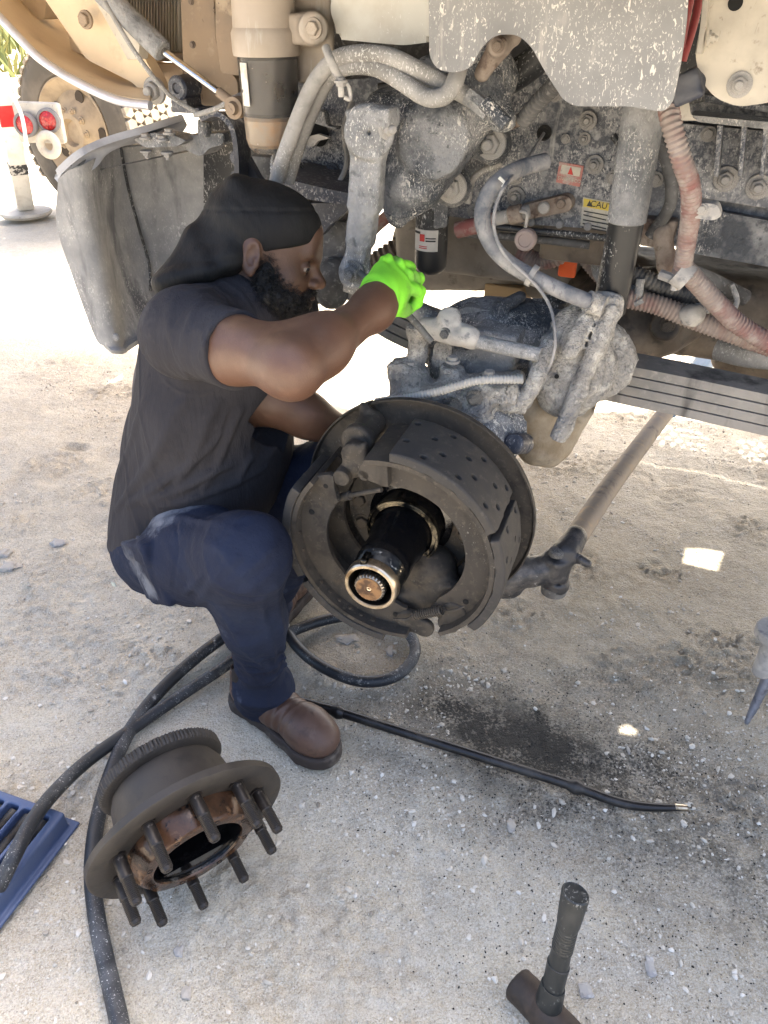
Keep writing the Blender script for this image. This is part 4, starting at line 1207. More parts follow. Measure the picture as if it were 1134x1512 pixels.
obj('hose_clamp', V, F, M_clamp, TRUCK)
V, F = join(g_tube([P(946, 412, -.50), P(942, 446, -.49)], .008, seg=8, n=2), g_tube([P(942, 442, -.49), P(945, 448, -.49)], .012, seg=8, n=2))
obj('hose_strap', V, F, M_grey, TRUCK)
pplate('hose_clamp_plate', [(1006, 296), (1060, 302), (1066, 320), (1052, 326), (1010, 320), (1004, 310)], -.32, .03, M_clamp, TRUCK, r=6)
pbolt(TRUCK, 1036, 309, -.318, 6, M_clamp)
for q in ((1022, 465, -.485),):
    S = Sdf(.004, .01); S.ell(P(*q), (.022, .02, .02)); sdf_obj('hose_clamp', S, M_clamp, TRUCK, lumps(.003, 50), .005)
# pipe elbow under the rail with pink overspray
S = Sdf(.004, .01)
pc(S, (978, 345, SF + .05), (985, 392, SF + .06), 14, 15); S.box(P(972, 342, SF + .02), (.03, .02, .025), RT, .006)
sdf_obj('pipe_elbow', S, M_rust, TRUCK, lumps(.001, 40), .002)
pbolt(TRUCK, 973, 342, SF + .045, 9, M_rust)
# finned hanger casting on the rail at the right
pplate('hanger_casting', [(1000, 182), (1200, 200), (1200, 318), (1060, 296), (1006, 286)], SF + .035, .03, M_frame, TRUCK, r=8)
for x in (1062, 1098, 1130):
    pplate('hanger_rib', [(x - 3, 184), (x + 5, 186), (x - 2, 262), (x - 9, 260)], SF + .085, .05, M_frame, TRUCK)
pplate('hanger_top_flange', [(1018, 170), (1200, 186), (1200, 198), (1030, 180)], SF + .10, .07, M_grey, TRUCK, r=3)
pplate('hanger_skirt', [(1024, 306), (1060, 312), (1190, 336), (1190, 404), (1022, 374)], SF + .045, .02, M_gear, TRUCK, r=6)
for q in ((1072, 264, 15), (1120, 276, 15), (1046, 198, 10)):
    pbolt(TRUCK, *q[:2], SF + .038, q[2] * .8, M_bolt, 'nut' if q[2] > 12 else 'hex')
# cream bracket with pivot bolts, upper right
pplate('cream_bracket', rounded([(1042, -60), (1034, 40), (1026, 80), (1034, 118), (1056, 145), (1090, 158), (1134, 152), (1200, 130), (1200, -60)], 14, 5), -.30, .012, M_cream, TRUCK, .003)
pplate('cream_bracket_edge', [(1042, -60), (1050, -60), (1042, 40), (1036, 80), (1026, 80), (1034, 40)], -.262, .04, M_cream, TRUCK)
bolt(TRUCK, P(1092, 125, -.299), NV, rad(1092, 125, -.3, 12), M_clamp, 'nut')
bolt(TRUCK, P(1048, 57, -.27), TV, rad(1050, 57, -.3, 7), M_cream, 'nut')
lathe('bracket_slot', P(1086, 4, -.2985), NV, [(0, .0095), (.0006, .0095), (.0006, 0)], M_hole, TRUCK)
S = Sdf(.004, .006)
S.box(P(1014, 128, -.30), (.022, .02, .02), axes(TV + .5 * ZV, NV), .006); S.cap(P(1002, 140, -.3), P(1030, 122, -.3), .012)
sdf_obj('latch_block', S, M_navy, TRUCK, lumps(.002, 40), .004)
pplate('latch_tab', [(1000, 148), (1016, 146), (1020, 172), (1030, 178), (1004, 178)], -.33, .006, M_cream, TRUCK, r=3)
M_green = mat('dull_green_hose', (.06, .14, .07), .6); M_red = mat('dull_red_hose', (.25, .03, .03), .55)
ptube('red_air_hose', [(1024, -30, -.40), (1014, 20, -.40), (1004, 70, -.40)], 7, M_red, TRUCK)
ptube('red_air_hose', [(1038, -30, -.42), (1026, 30, -.42), (1008, 90, -.42)], 6, M_red, TRUCK)
ptube('green_air_hose', [(1012, -10, -.44), (1016, 30, -.44), (1010, 60, -.44)], 6, M_green, TRUCK)
pplate('inner_fender', [(985, -60), (1040, -60), (1040, 150), (985, 160)], -.50, .01, M_black, TRUCK)
# plain orange part; its bright colour stands in for a sunlit glow
M_orange = mat('orange_glow_colour', (.95, .16, .04), .5, 0, [], [], Transmission_Weight=.0)
box('orange_glow_part', P(838, 396, -.74), (.020, .008, .020), M_orange, TRUCK, RT, .006)
# tie rod with its ball joint
kr = [P(838, 812, -.24), P(905, 712, -.62), P(985, 606, -1.15), P(1060, 508, -1.75)]
tube('tie_rod', [kr[0], kr[1], kr[2]], rad(905, 712, -.62, 14.5), mat('rusty_tie_rod_tube', (.20, .165, .135), .7, .1, [('noise', (.25, .20, .15), 6, .4, .62), ('noise', (.30, .22, .14), 40, .55, .7), ('noise', (.08, .06, .06), 18, .56, .7)], [('noise', 150, .3, .002)]), TRUCK, seg=20)
tube('tie_rod_end', [kr[2] + .02 * nrm(kr[3] - kr[2]), kr[3]], rad(905, 712, -.62, 20), mat('blue_tie_rod_sleeve', (.10, .20, .34), .5, 0, [('noise', (.3, .28, .24), 8, .5, .7)], []), TRUCK, seg=16)
S = Sdf(.0036, .012)
S.cyl(P(822, 832, -.22) - ZV * .032, P(822, 832, -.22) + ZV * .018, .028, .005)
pc(S, (836, 815, -.235), (850, 793, -.27), 21, 17)
pc(S, (735, 850, -.17), (800, 842, -.21), 27, 22); pc(S, (690, 850, -.19), (750, 858, -.19), 34, 26)
S.cyl(P(822, 855, -.22) - ZV * .022, P(822, 855, -.22) + ZV * .0, .027, .004)
S.cap(P(858, 826, -.22), P(868, 832, -.22), .008)
sdf_obj('tie_rod_ball_joint', S, mat('greasy_ball_joint', (.03, .03, .033), .45, .2, [('noise', (.13, .12, .11), 16, .48, .66), ('speck', (.3, .29, .28), 60, .06, .16, dict(gate=9))], [('noise', 90, .5, .004)]), TRUCK, lumps(.0015, 50), .003)
bolt(TRUCK, P(822, 818, -.215) + ZV * .004, ZV, .016, M_dark, 'stud')
cyl('joint_cover', P(818, 868, -.22) - ZV * .012, P(818, 868, -.22) + ZV * .012, .026, M_dark, TRUCK)

# bumper end: a curved shell with an inner seam
bp = -.62
M_bumper = mat('scuffed_grey_bumper', (.20, .20, .20), .7, 0, [('noise', (.36, .35, .33), 4.5, .4, .62, dict(rough=.9)), ('streak', (.10, .10, .105), 14, .5, .66), spat((.5, .48, .45), 50, .06, .18, g0=.45, g1=.6), spat((.45, .43, .40), 130, .08, .2)], [('noise', 45, .5, .006)])
def loft(rows, m, parent, name, th=.006):
    """sheet through rows of points, with real thickness"""
    R_ = np.array([spline(r, 5) for r in rows]); R_ = np.stack([spline(R_[:, j], 5) for j in range(R_.shape[1])], 1)
    a, b = R_.shape[:2]
    nr = np.cross(np.gradient(R_, axis=0), np.gradient(R_, axis=1)); nr /= np.linalg.norm(nr, axis=-1, keepdims=True) + 1e-9
    V = np.concatenate([R_.reshape(-1, 3), (R_ - nr * th).reshape(-1, 3)])
    I = np.arange(a * b).reshape(a, b)
    F = [[I[i, j], I[i + 1, j], I[i + 1, j + 1], I[i, j + 1]] for i in range(a - 1) for j in range(b - 1)]
    F += [[q + a * b for q in f[::-1]] for f in F]
    rim = list(I[0, :]) + list(I[1:, -1]) + list(I[-1, -2::-1]) + list(I[-2:0, 0])
    F += [[rim[i], rim[i] + a * b, rim[(i + 1) % len(rim)] + a * b, rim[(i + 1) % len(rim)]] for i in range(len(rim))]
    return obj(name, V, F, m, parent, angle=40)
sB = -.34
loft([[P(90, 262, sB), P(88, 330, sB), P(112, 410, sB), P(146, 500, sB), P(165, 522, sB + .01)],
      [P(116, 242, sB - .012), P(130, 330, sB - .02), P(150, 420, sB - .02), P(168, 505, sB - .01), P(177, 523, sB)],
      [P(140, 228, sB - .07), P(156, 330, sB - .10), P(172, 420, sB - .10), P(178, 502, sB - .05), P(184, 522, sB - .02)],
      [P(168, 218, sB - .16), P(188, 330, sB - .19), P(205, 415, sB - .17), P(200, 492, sB - .10), P(196, 514, sB - .05)],
      [P(215, 212, sB - .24), P(236, 325, sB - .27), P(242, 405, sB - .24), P(228, 476, sB - .16), P(218, 500, sB - .10)],
      [P(262, 212, sB - .28), P(276, 310, sB - .31), P(276, 395, sB - .28), P(262, 460, sB - .22), P(250, 485, sB - .16)],
      [P(306, 215, sB - .30), P(310, 300, sB - .33), P(304, 380, sB - .31), P(292, 450, sB - .26), P(280, 470, sB - .22)]],
     M_bumper, TRUCK, 'bumper_corner', .012)
tube('bumper_seam', [P(178, 216, sB - .165), P(190, 280, sB - .185), P(206, 340, sB - .20), P(220, 390, sB - .20), P(222, 430, sB - .17)], .0035, M_black, TRUCK)
loft([[P(86, 270, sB + .005), P(92, 256, sB + .005), P(120, 232, sB), P(155, 214, sB - .05), P(215, 196, sB - .12), P(272, 178, sB - .2)],
      [P(92, 262, sB), P(108, 240, sB - .01), P(142, 222, sB - .06), P(185, 212, sB - .12), P(232, 200, sB - .2), P(276, 186, sB - .26)],
      [P(92, 276, sB), P(118, 262, sB - .01), P(143, 246, sB - .05), P(160, 226, sB - .1), P(185, 215, sB - .16), P(262, 206, sB - .26)]],
     mat('bumper_top_edge', (.36, .37, .40), .6, 0, [('noise', (.27, .27, .28), 8, .45, .65), ('streak', (.45, .45, .46), 20, .5, .7)], [('noise', 60, .3, .003)]), TRUCK, 'bumper_top_edge', .014)  # pale blue-grey puts the sky's light on this edge into the colour
pbolt(TRUCK, 172, 498, sB + .005, 6, M_bumper, 'stud')
# mounting bracket on top of the bumper, hinge bracket behind it
pplate('bumper_mount', [(196, 206), (225, 196), (258, 200), (275, 208), (262, 216), (215, 218)], sB - .12, .05, M_grey, TRUCK, r=4)
for q in ((215, 203), (240, 206), (250, 196)):
    bolt(TRUCK, P(q[0], q[1], sB - .115), ZV, .010, M_clamp)
for q in ((216, 224), (247, 226)):
    bolt(TRUCK, P(q[0], q[1], sB - .13), -ZV, .009, M_clamp, 'nut')
pplate('mount_plate', [(262, 202), (330, 196), (330, 214), (310, 218), (296, 232), (268, 218)], sB - .15, .06, M_grey, TRUCK, r=5)
cyl('mount_bushing', P(302, 178, sB - .15), P(302, 200, sB - .15), rad(302, 190, sB, 11), M_grey, TRUCK)
loft([[P(296, 180, sB - .06), P(318, 172, sB - .06), P(338, 190, sB - .06), P(345, 230, sB - .06), P(346, 285, sB - .06)],
      [P(318, 178, sB - .14), P(338, 172, sB - .14), P(358, 190, sB - .14), P(364, 230, sB - .14), P(364, 290, sB - .14)]],
     M_navy, TRUCK, 'hinge_bracket', .01)
for q in ((348, 233), (349, 262)):
    pbolt(TRUCK, *q, sB - .075, 7, M_navy)
pplate('hinge_web', [(362, 230), (380, 262), (392, 276), (364, 280)], sB - .12, .02, M_navy, TRUCK)
pplate('splash_inner_panel', [(262, 214), (332, 214), (338, 290), (300, 300), (272, 280)], sB - .34, .02, M_navy, TRUCK)
pplate('bumper_beam', [(300, 176), (420, 140), (420, 300), (300, 300)], -.62, .12, M_black, TRUCK)
# radiator edge: brown side channels and the finned core behind
rs = -.46
pplate('radiator_side_channel', rounded([(264, -60), (314, -60), (318, 56), (326, 92), (350, 118), (352, 140), (346, 162), (276, 162), (270, 80)], 5), rs, .03, M_tan, TRUCK)
pplate('radiator_side_channel', rounded([(318, -60), (346, -60), (354, 40), (356, 112), (326, 108), (318, 50)], 5), rs + .03, .04, M_tan, TRUCK)
for q in ((284, 66), (282, 2)):
    pbolt(TRUCK, *q, rs + .002, 3.5, M_rust)
pplate('radiator_core', [(150, -60), (262, -60), (266, 78), (150, 74)], rs - .22, .05, mat('radiator_fins', (.22, .205, .18), .7, .2, [('streak', (.33, .31, .28), 60, .45, .6), ('noise', (.15, .14, .12), 6, .5, .7)], []), TRUCK)
for i in range(26):
    x = 154 + i * 4.3
    pplate('radiator_fin', [(x, -30), (x + 1.4, -30), (x + 1.6, 74), (x + .2, 74)], rs - .214, .006, MATS['radiator_fins'], TRUCK, 0)
pplate('radiator_lower_bar', [(150, 76), (268, 80), (268, 92), (150, 88)], rs - .19, .06, M_rust, TRUCK)
pplate('crossbar', [(205, 92), (270, 96), (270, 140), (205, 138)], rs - .16, .04, M_tan, TRUCK)
# tipped hood: outer lip, inner skin, hinge arm, gas strut
hsn = -.36
lip = [(-60, -40), (0, 24), (32, 58), (62, 87), (111, 118), (172, 146), (222, 154)]
loft([[P(x, y, hsn) for x, y in lip], [P(x + 6, y - 22, hsn - .10) for x, y in lip], [P(x + 18, y - 60, hsn - .5) for x, y in lip], [P(x + 14, y - 74, -1.3) for x, y in lip], [P(x - 60, y - 90, -2.2) for x, y in lip]], M_hood, TRUCK, 'hood_skin', .008)
tube('hood_lip', [P(x, y + 2, hsn + .003) for x, y in lip], .0085, M_lip, TRUCK)
pplate('hood_hinge_arm', rounded([(60, -50), (120, -50), (200, 62), (226, 108), (236, 128), (232, 142), (216, 143), (196, 122), (128, 88), (60, -10)], 8), hsn - .06, .03, M_hood, TRUCK)
pplate('hood_arm_flange', [(112, -50), (124, -50), (206, 66), (204, 88), (188, 88)], hsn - .03, .03, M_cream, TRUCK)
pplate('hood_rib', [(98, 36), (156, 40), (158, 92), (104, 74)], hsn - .16, .14, M_hood, TRUCK, r=6)
pplate('hood_rib', [(30, -50), (70, -50), (66, 30), (10, 18)], hsn - .22, .1, M_hood, TRUCK, r=6)
bolt(TRUCK, P(228, 134, hsn - .045), NV, .017, M_clamp, 'nut'); bolt(TRUCK, P(126, 29, hsn - .03), NV, .012, M_tan)
lathe('hinge_pivot', P(262, 130, hsn - .02), NV, [(-.05, .022), (0, .022), (.004, .018), (.004, .01), (.0, .008), (0, 0)], M_navy, TRUCK)
pplate('pivot_bracket', rounded([(252, 132), (272, 126), (276, 160), (296, 160), (292, 168), (252, 166)], 5), hsn - .03, .05, M_navy, TRUCK)
gsx = hsn + .02
cyl('gas_strut_barrel', P(140, -22, gsx), P(241, 76, gsx), rad(200, 40, gsx, 16), M_grey, TRUCK)
cyl('gas_strut_rod', P(238, 73, gsx), P(326, 138, gsx), rad(280, 105, gsx, 5.5), mat('chromed_rod', (.5, .48, .46), .15, 1.0), TRUCK)
cyl('gas_strut_end', P(322, 135, gsx), P(346, 154, gsx), rad(280, 105, gsx, 7), M_tan, TRUCK)
lathe('strut_eye', P(353, 158, gsx - .01), NV, [(0, .012), (0, .019), (.02, .019), (.02, .012), (.03, .010), (.03, 0)], M_tan, TRUCK)
ptube('limit_cable', [(148, -10, gsx + .02), (182, 50, gsx + .02), (212, 95, gsx + .02), (250, 140, gsx), (290, 166, gsx - .02)], 3.4, M_hose, TRUCK, seg=8)
ptube('cable_loop', [(288, 170, gsx - .02), (320, 160, gsx), (340, 148, gsx), (356, 140, gsx - .02)], 4, M_hose, TRUCK, seg=8)

# unseen plates added over the truck to throw its shade, openings cut for sun
from mathutils.geometry import tessellate_polygon
def holed(name, outer, holes, z, th, m):
    polys = [[Vector((p[0], p[1], 0)) for p in q] for q in [outer] + holes]
    tri = tessellate_polygon(polys)
    P2 = [p for q in polys for p in q]; k = len(P2)
    V = [(p.x, p.y, z + th) for p in P2] + [(p.x, p.y, z) for p in P2]
    F = [list(t) for t in tri] + [[i + k for i in t[::-1]] for t in tri]
    o = 0
    for q in polys:
        n_ = len(q)
        F += [[o + i, o + (i + 1) % n_, o + (i + 1) % n_ + k, o + i + k] for i in range(n_)]
        o += n_
    return obj(name, V, F, m, TRUCK, smooth=False)
ZF = 1.50
def lift(px, py, zz=None):
    g = G(px, py)
    q = g + SUNV * (((zz or ZF) - g[2]) / SUNV[2])
    return q[:2]
def tz(t, s):
    return T(t, s, 0)[:2]
slits = [[(2, 573), (52, 562), (46, 570), (6, 581)], [(158, 562), (182, 551), (183, 556), (162, 567)]]
gaps = [[(1018, 796), (1076, 800), (1066, 828), (1014, 818)], [(920, 1058), (934, 1053), (949, 1061), (944, 1070), (922, 1070)], [(1022, 862), (1035, 858), (1050, 866), (1036, 870)]]
dots = []
for r_ in range(4):
    for c_ in range(13):
        if 5 <= c_ <= 7:
            continue
        g_ = G(972 + c_ * 15.5 + (r_ % 2) * 7.5, 627 + r_ * 8 + c_ * 2.6)
        q_ = g_ + SUNV * (ZF / SUNV[2]) - T(0, 0, ZF)
        dots.append((float(q_ @ TV), float(q_ @ NV)))
SB = -2.42
holed('cab_shade_plate', [tz(-.55, .12), tz(3.4, .12), tz(3.4, SB), tz(-.55, SB)], [[lift(*q) for q in g] for g in gaps], ZF, .012, M_black)  # stands in for the unseen cab; gaps traced back from wanted sun patches
ta, tb = min(d[0] for d in dots) - .06, max(d[0] for d in dots) + .06
holed('edge_shade_plate', [tz(-.55, SB - .003), tz(ta, SB - .003), tz(ta, -2.80), tz(-.55, -2.47)], [], ZF, .012, M_black)  # unseen strips added to carry the shade farther out
holed('edge_shade_plate', [tz(tb, SB - .003), tz(3.4, SB - .003), tz(3.4, -2.82), tz(tb, -2.82)], [], ZF, .012, M_black)
bm = bmesh.new()
cell = .0125
nt_, ns_ = int((tb - ta) / cell), int((2.82 + SB) / cell)
vv = [[bm.verts.new(T(ta + (tb - ta) * i / nt_, SB - .003 + (-2.82 - SB) * j / ns_, ZF)) for j in range(ns_ + 1)] for i in range(nt_ + 1)]
da = np.array(dots)
for i in range(nt_):
    for j in range(ns_):
        c_ = np.array([ta + (tb - ta) * (i + .5) / nt_, SB - .003 + (-2.82 - SB) * (j + .5) / ns_])
        if np.linalg.norm(da - c_, axis=1).min() > .0105:
            bm.faces.new([vv[i][j], vv[i + 1][j], vv[i + 1][j + 1], vv[i][j + 1]])
bmesh.ops.delete(bm, geom=[v for v in bm.verts if not v.link_faces], context='VERTS')
bmesh.ops.solidify(bm, geom=list(bm.faces), thickness=.004)
V, F = from_bm(bm)
obj('perforated_shade_plate', V, F, M_black, TRUCK, smooth=False)  # unseen strip, holes laid out to drop sun dots on the ground
holed('hood_shade_plate', [tz(-.30, .02), tz(-1.5, .02), tz(-2.45, -.35), tz(-2.75, -1.1), tz(-2.65, -2.4), tz(-2.1, -2.56), tz(-.9, -2.5), tz(-.30, -2.4)], [[lift(*q, 1.62) for q in g] for g in slits], 1.62, .01, M_hood)  # flat unseen plate widened to shade the left ground, slit for sun streaks
# ------------------------------------------------------------------ the stripped brake
lathe('spider_plate', BC - NB * .166, NB, [(0, .06), (0, .132), (.020, .134), (.030, .128), (.034, .085), (.034, .06)], M_brake, TRUCK, seg=48)
def annulus(name, ph0, ph1, prof, m, parent, seg=48, closed=True):
    """section (r, s) swept from angle ph0 to ph1"""
    V = []; F = []; k = len(prof)
    for i in range(seg + 1):
        ph = ph0 + (ph1 - ph0) * i / seg
        V += [B(ph, r, s) for r, s in prof]
    for i in range(seg):
        for j in range(k):
            q = (j + 1) % k
            F.append([i * k + j, i * k + q, (i + 1) * k + q, (i + 1) * k + j])
    F.append(list(range(k))[::-1]); F.append([seg * k + j for j in range(k)])
    return obj(name, V, F, m, parent, angle=32)
shieldprof = [(.085, -.166), (.16, -.168), (.200, -.174), (.2225, -.170), (.2265, -.161), (.2290, -.161), (.2290, -.172), (.2235, -.178), (.200, -.181), (.16, -.176), (.085, -.173)]
annulus('dust_shield', -74, 113.5, shieldprof, M_brake, TRUCK, 72)
annulus('dust_shield', 114.5, 285, [(r, s - .006) for r, s in shieldprof], M_brake, TRUCK, 60)
def brake_shoe(ph0, ph1, blocks):
    sh = annulus('brake_shoe', ph0, ph1, [(.182, -.004), (.1905, -.004), (.1905, -.140), (.182, -.140)], M_brake, TRUCK, 56)
    for s0_ in (-.030, -.112):
        V = []; F = []
        nseg = 40
        for i in range(nseg + 1):
            u = i / nseg
            ph = ph0 + (ph1 - ph0) * u
            ri = .127 + .006 * math.sin(u * math.pi) + (.012 * math.cos(min(u, 1 - u) * 25) if min(u, 1 - u) < .06 else 0)
            V += [B(ph, .1835, s0_), B(ph, ri, s0_), B(ph, ri, s0_ - .009), B(ph, .1835, s0_ - .009)]
        for i in range(nseg):
            for j in range(4):
                q = (j + 1) % 4
                F.append([i * 4 + j, i * 4 + q, i * 4 + 4 + q, i * 4 + 4 + j])
        F.append([0, 1, 2, 3][::-1]); F.append([nseg * 4 + j for j in range(4)])
        obj('shoe_web', V, F, M_brake, sh, angle=32)
    for a0, a1 in blocks:
        hb = .0016
        arc = math.radians(a1 - a0) * .2
        nx_, ny_, nz_ = int(arc / hb) + 9, int(.142 / hb) + 9, 19
        u = (np.arange(nx_) - 4) * hb; v = (np.arange(ny_) - 4) * hb; w = (np.arange(nz_) - 4) * hb
        U, Vv, Wd = np.meshgrid(u, v, w, indexing='ij')
        wob = .0006 * vn(np.stack([U, Vv, Wd], -1), 60, 3)
        th = .0175
        q = np.maximum.reduce([np.abs(U - arc / 2) - arc / 2, np.abs(Vv - .068) - .068, np.abs(Wd - th / 2) - th / 2]) + wob
        q = np.maximum(q, (np.abs(Vv - .068) - .068 + np.abs(Wd) * 0 + (Wd - th)) * .7071 + .0022)
        nh = max(3, int(round(arc / .030)))
        for c_ in range(nh):
            for r_ in range(4):
                if (c_ + r_) % 2 == 0:
                    continue
                hu, hv = arc * (c_ + .5) / nh + (.004 if r_ % 2 else -.004), .020 + r_ * .032
                hd_ = np.hypot(U - hu, Vv - hv) - .0056
                hd_ = np.maximum(hd_, .006 - Wd)
                q = np.maximum(q, -hd_)
        vv, ff = nets(q.astype(np.float32), np.array([u[0], v[0], w[0]]), hb)
        ph = a0 + np.degrees(vv[:, 0] / .2)
        r = .1915 + vv[:, 2]; s = -.001 - vv[:, 1]
        an_ = np.radians(ph)
        WV = BC + np.outer(r * np.cos(an_), TB) + np.outer(r * np.sin(an_), ZV) + np.outer(s, NB)
        lin = obj('brake_lining', WV, ff, M_lining, sh, angle=60)
    return sh
SHR = brake_shoe(-58, 104, [(27, 90), (-38, 23)])
SHL = brake_shoe(140, 281, [(150, 208), (212, 267)])
# rivet heads on the inside of the left shoe
M_rivet = M_darkbolt
for ph in (158, 170, 182, 194, 218, 226, 234, 242, 250, 258):
    for s_ in (-.020, -.058):
        bolt(SHL, B(ph, .182, s_), B(ph, 0, 0) - B(ph, 1, 0), .0042, M_rivet, 'stud', 'rivet')
for ph in (141, 166):
    bolt(SHL, B(ph, .164, -.031), NB, .006, M_hole, 'stud', 'web_hole')
# cam end: roller, camshaft head, anchor bracket, spring rods
S = Sdf(.0026, .006)
S.cyl(B(117, .194, -.165), B(117, .194, -.085), .0255, .004); S.cyl(B(117, .194, -.10), B(117, .194, -.078), .030, .006)
S.cyl(B(118, .183, -.09), B(118, .183, -.052), .021, .004)
S.box(B(119, .168, -.058), (.022, .028, .0075), np.stack([TB, nrm(B(119, 1, 0) - B(119, 0, 0)), NB], 1), .006, k=.010)
S.cap(B(127, .160, -.058), B(112, .158, -.058), .012, .011, k=.012)
S.cap(B(116, .216, -.15), B(117, .226, -.155), .014, .010)
sdf_obj('brake_camshaft', S, M_brake, TRUCK, lumps(.0006, 60), .002)
cyl('cam_roller', B(129, .158, -.030), B(129, .158, -.100), .0155, M_brake, TRUCK)
cyl('cam_roller', B(108, .158, -.012), B(108, .158, -.085), .0105, M_brake, TRUCK)
cyl('retainer_pin', B(142, .126, -.045), B(101, .120, -.030), .0046, M_brake, TRUCK)
cyl('pin_end', B(146, .128, -.050), B(136, .121, -.042), .0082, M_brake, TRUCK)
def tip_plate(name, pts, s_, th):
    return plate(name, [B(p_, r_, s_) for p_, r_ in pts], NB, th, M_brake, TRUCK, .002)
tip_plate('shoe_tip', [(140, .188), (133, .176), (131.5, .168), (134, .160), (138, .152), (144, .128), (150, .130), (150, .188)], -.028, .012)
tip_plate('shoe_tip', [(104, .188), (108, .178), (111, .164), (109, .152), (104, .146), (96, .136), (92, .136), (92, .188)], -.012, .020)
# anchor end with return spring
S = Sdf(.0028, .010)
S.cyl(B(-80, .150, -.05), B(-80, .150, -.075), .030, .006); S.cyl(B(-46, .150, -.05), B(-46, .150, -.075), .030, .006)
S.cap(B(-62, .105, -.10), B(-62, .150, -.085), .055, .030, k=.02); S.ell(B(-62, .13, -.085), (.055, .03, .04), np.stack([nrm(B(28, 1, 0) - B(28, 0, 0)), NB, nrm(B(-62, 1, 0) - B(-62, 0, 0))], 1), k=.02)
sdf_obj('anchor_bracket', S, M_brake, TRUCK, lumps(.0008, 50), .002)
S = Sdf(.0026, .008)
for w_ in (-71, -54):
    S.cyl(B(w_, .186, -.026), B(w_, .186, -.040), .021, .004)
    S.cyl(B(w_ + (8 if w_ > -60 else -8), .170, -.026), B(w_ + (8 if w_ > -60 else -8), .170, -.040), .026, .004)
for w_ in (-71, -54):
    pass
sdf_obj('shoe_end', S, M_brake, TRUCK)
ra, rb = B(-88, .158, -.016), B(-32, .164, -.016)
d_ = nrm(rb - ra); Ls = np.linalg.norm(rb - ra)
e1, e2, _ = frame_of(d_)
coil = [ra + d_ * (Ls * (.30 + .40 * i / 220)) + .0085 * (math.cos(i * 2 * math.pi * 13 / 220) * e1 + math.sin(i * 2 * math.pi * 13 / 220) * e2) for i in range(221)]
V, F = g_tube(coil, .0016, seg=6, n=1)
sp_ = obj('return_spring', V, F, M_brake, TRUCK, angle=60)
V, F = g_tube([ra, ra + d_ * Ls * .12 + NB * .006, ra + d_ * Ls * .22 - ZV * .006, coil[0]], .0024, seg=8, n=5)
obj('spring_hook', V, F, M_brake, sp_)
V, F = g_tube([coil[-1], ra + d_ * Ls * .78 - ZV * .004, ra + d_ * Ls * .9 + NB * .006, rb], .0024, seg=8, n=5)
obj('spring_hook', V, F, M_brake, sp_)
for q in (ra, rb):
    lathe('spring_hole', q - NB * .0125, NB, [(0, .0055), (.0004, .0055), (.0004, 0)], M_hole, TRUCK)
# knuckle flange bolts
for ph in (171, 199, 281, 308, 81, 108, 351, 18):
    bolt(TRUCK, B(ph, .106, -.134), NB, .0125, M_darkbolt, 'hex', spin=ph)
# greasy spindle
S1 = -.138
sp = lathe('spindle', BC + NB * S1, NB, [(0, .082), (.012, .082), (.016, .070), (.05, .064), (.052, .0565), (.056, .0540), (.096, .0525), (.104, .0490), (.130, .0480), (.150, .0485), (.172, .0480), (.178, .0455), (.182, .0450), (.218, .0440), (.222, .0430), (.224, .0400), (.221, .0385), (.13, .0375), (.13, 0)], M_grease, TRUCK, seg=56)
M_holegrease = mat('greasy_shaded_bore', (.008, .007, .006), .35)  # grease tone kept near black so the cavity reads as shaded
M_thread = mat('oily_worn_thread', (.05, .045, .036), .22, .8, [('noise', (.006, .006, .006), 26, .42, .56, dict(rough=.1)), ('noise', (.5, .44, .34), 50, .60, .7)], [('noise', 120, .3, .002)])
lathe('bearing_ring', BC + NB * (S1 + .050), NB, [(0, .0575), (.0, .0690), (.010, .0705), (.013, .0690), (.013, .0650), (.010, .0635), (.010, .0575)], mat('wet_bearing_ring', (.20, .175, .13), .22, .9, [('noise', (.01, .01, .01), 40, .46, .56, dict(rough=.1))], [('noise', 120, .3, .002)]), TRUCK, seg=56)
thr = [(.0, .0448)]
for i in range(12):
    thr += [(.004 * i + .001, .0446), (.004 * i + .003, .0460)]
thr += [(.050, .0408), (.053, .0395), (.0545, .0375), (.0535, .0300), (.03, .0298)]
lathe('spindle_thread', BC + NB * (S1 + .1750), NB, thr[:-5], M_thread, TRUCK, seg=56)
lathe('spindle_tip', BC + NB * (S1 + .1750), NB, [(.034, .0450), (.0355, .0476), (.050, .0474), (.053, .0462), (.0545, .0445), (.0545, .0395), (.0525, .0384)], M_worn, TRUCK, seg=56)
lathe('spindle_bore', BC + NB * (S1 + .1750), NB, [(.0526, .0384), (.040, .0380), (-.04, .0378), (-.042, 0)], M_holegrease, TRUCK, seg=40)
S = Sdf(.0022, .003)
S.box(BC + NB * (S1 + .216) + e1_ * .0462 if False else BC + NB * (S1 + .214) + ZV * .0455 - TB * .012, (.006, .008, .014), np.stack([TB, ZV, NB], 1), .002)
sdf_obj('lock_tab', S, M_thread, TRUCK)
tooth = lambda i, w, r: r * (1 + (.06 if math.sin(w * 26) > 0 else -.03)) if i in (1, 2) else r
lathe('axle_shaft', BC + NB * (S1 + .174), NB, [(0, .0250), (.0, .0258), (.056, .0258), (.059, .0236), (.059, .0226)], M_spline, TRUCK, seg=156, rfun=tooth)
lathe('shaft_end', BC + NB * (S1 + .174 + .0582), NB, [(0, .0230), (.002, .0228), (.0026, .0055), (.0002, .0042), (.0002, 0)], M_brass, TRUCK, seg=32)
lathe('centre_hole', BC + NB * (S1 + .174 + .0588), NB, [(0, .0044), (.0003, .0036), (-.0005, .0018), (-.0005, 0)], M_worn, TRUCK, seg=16)
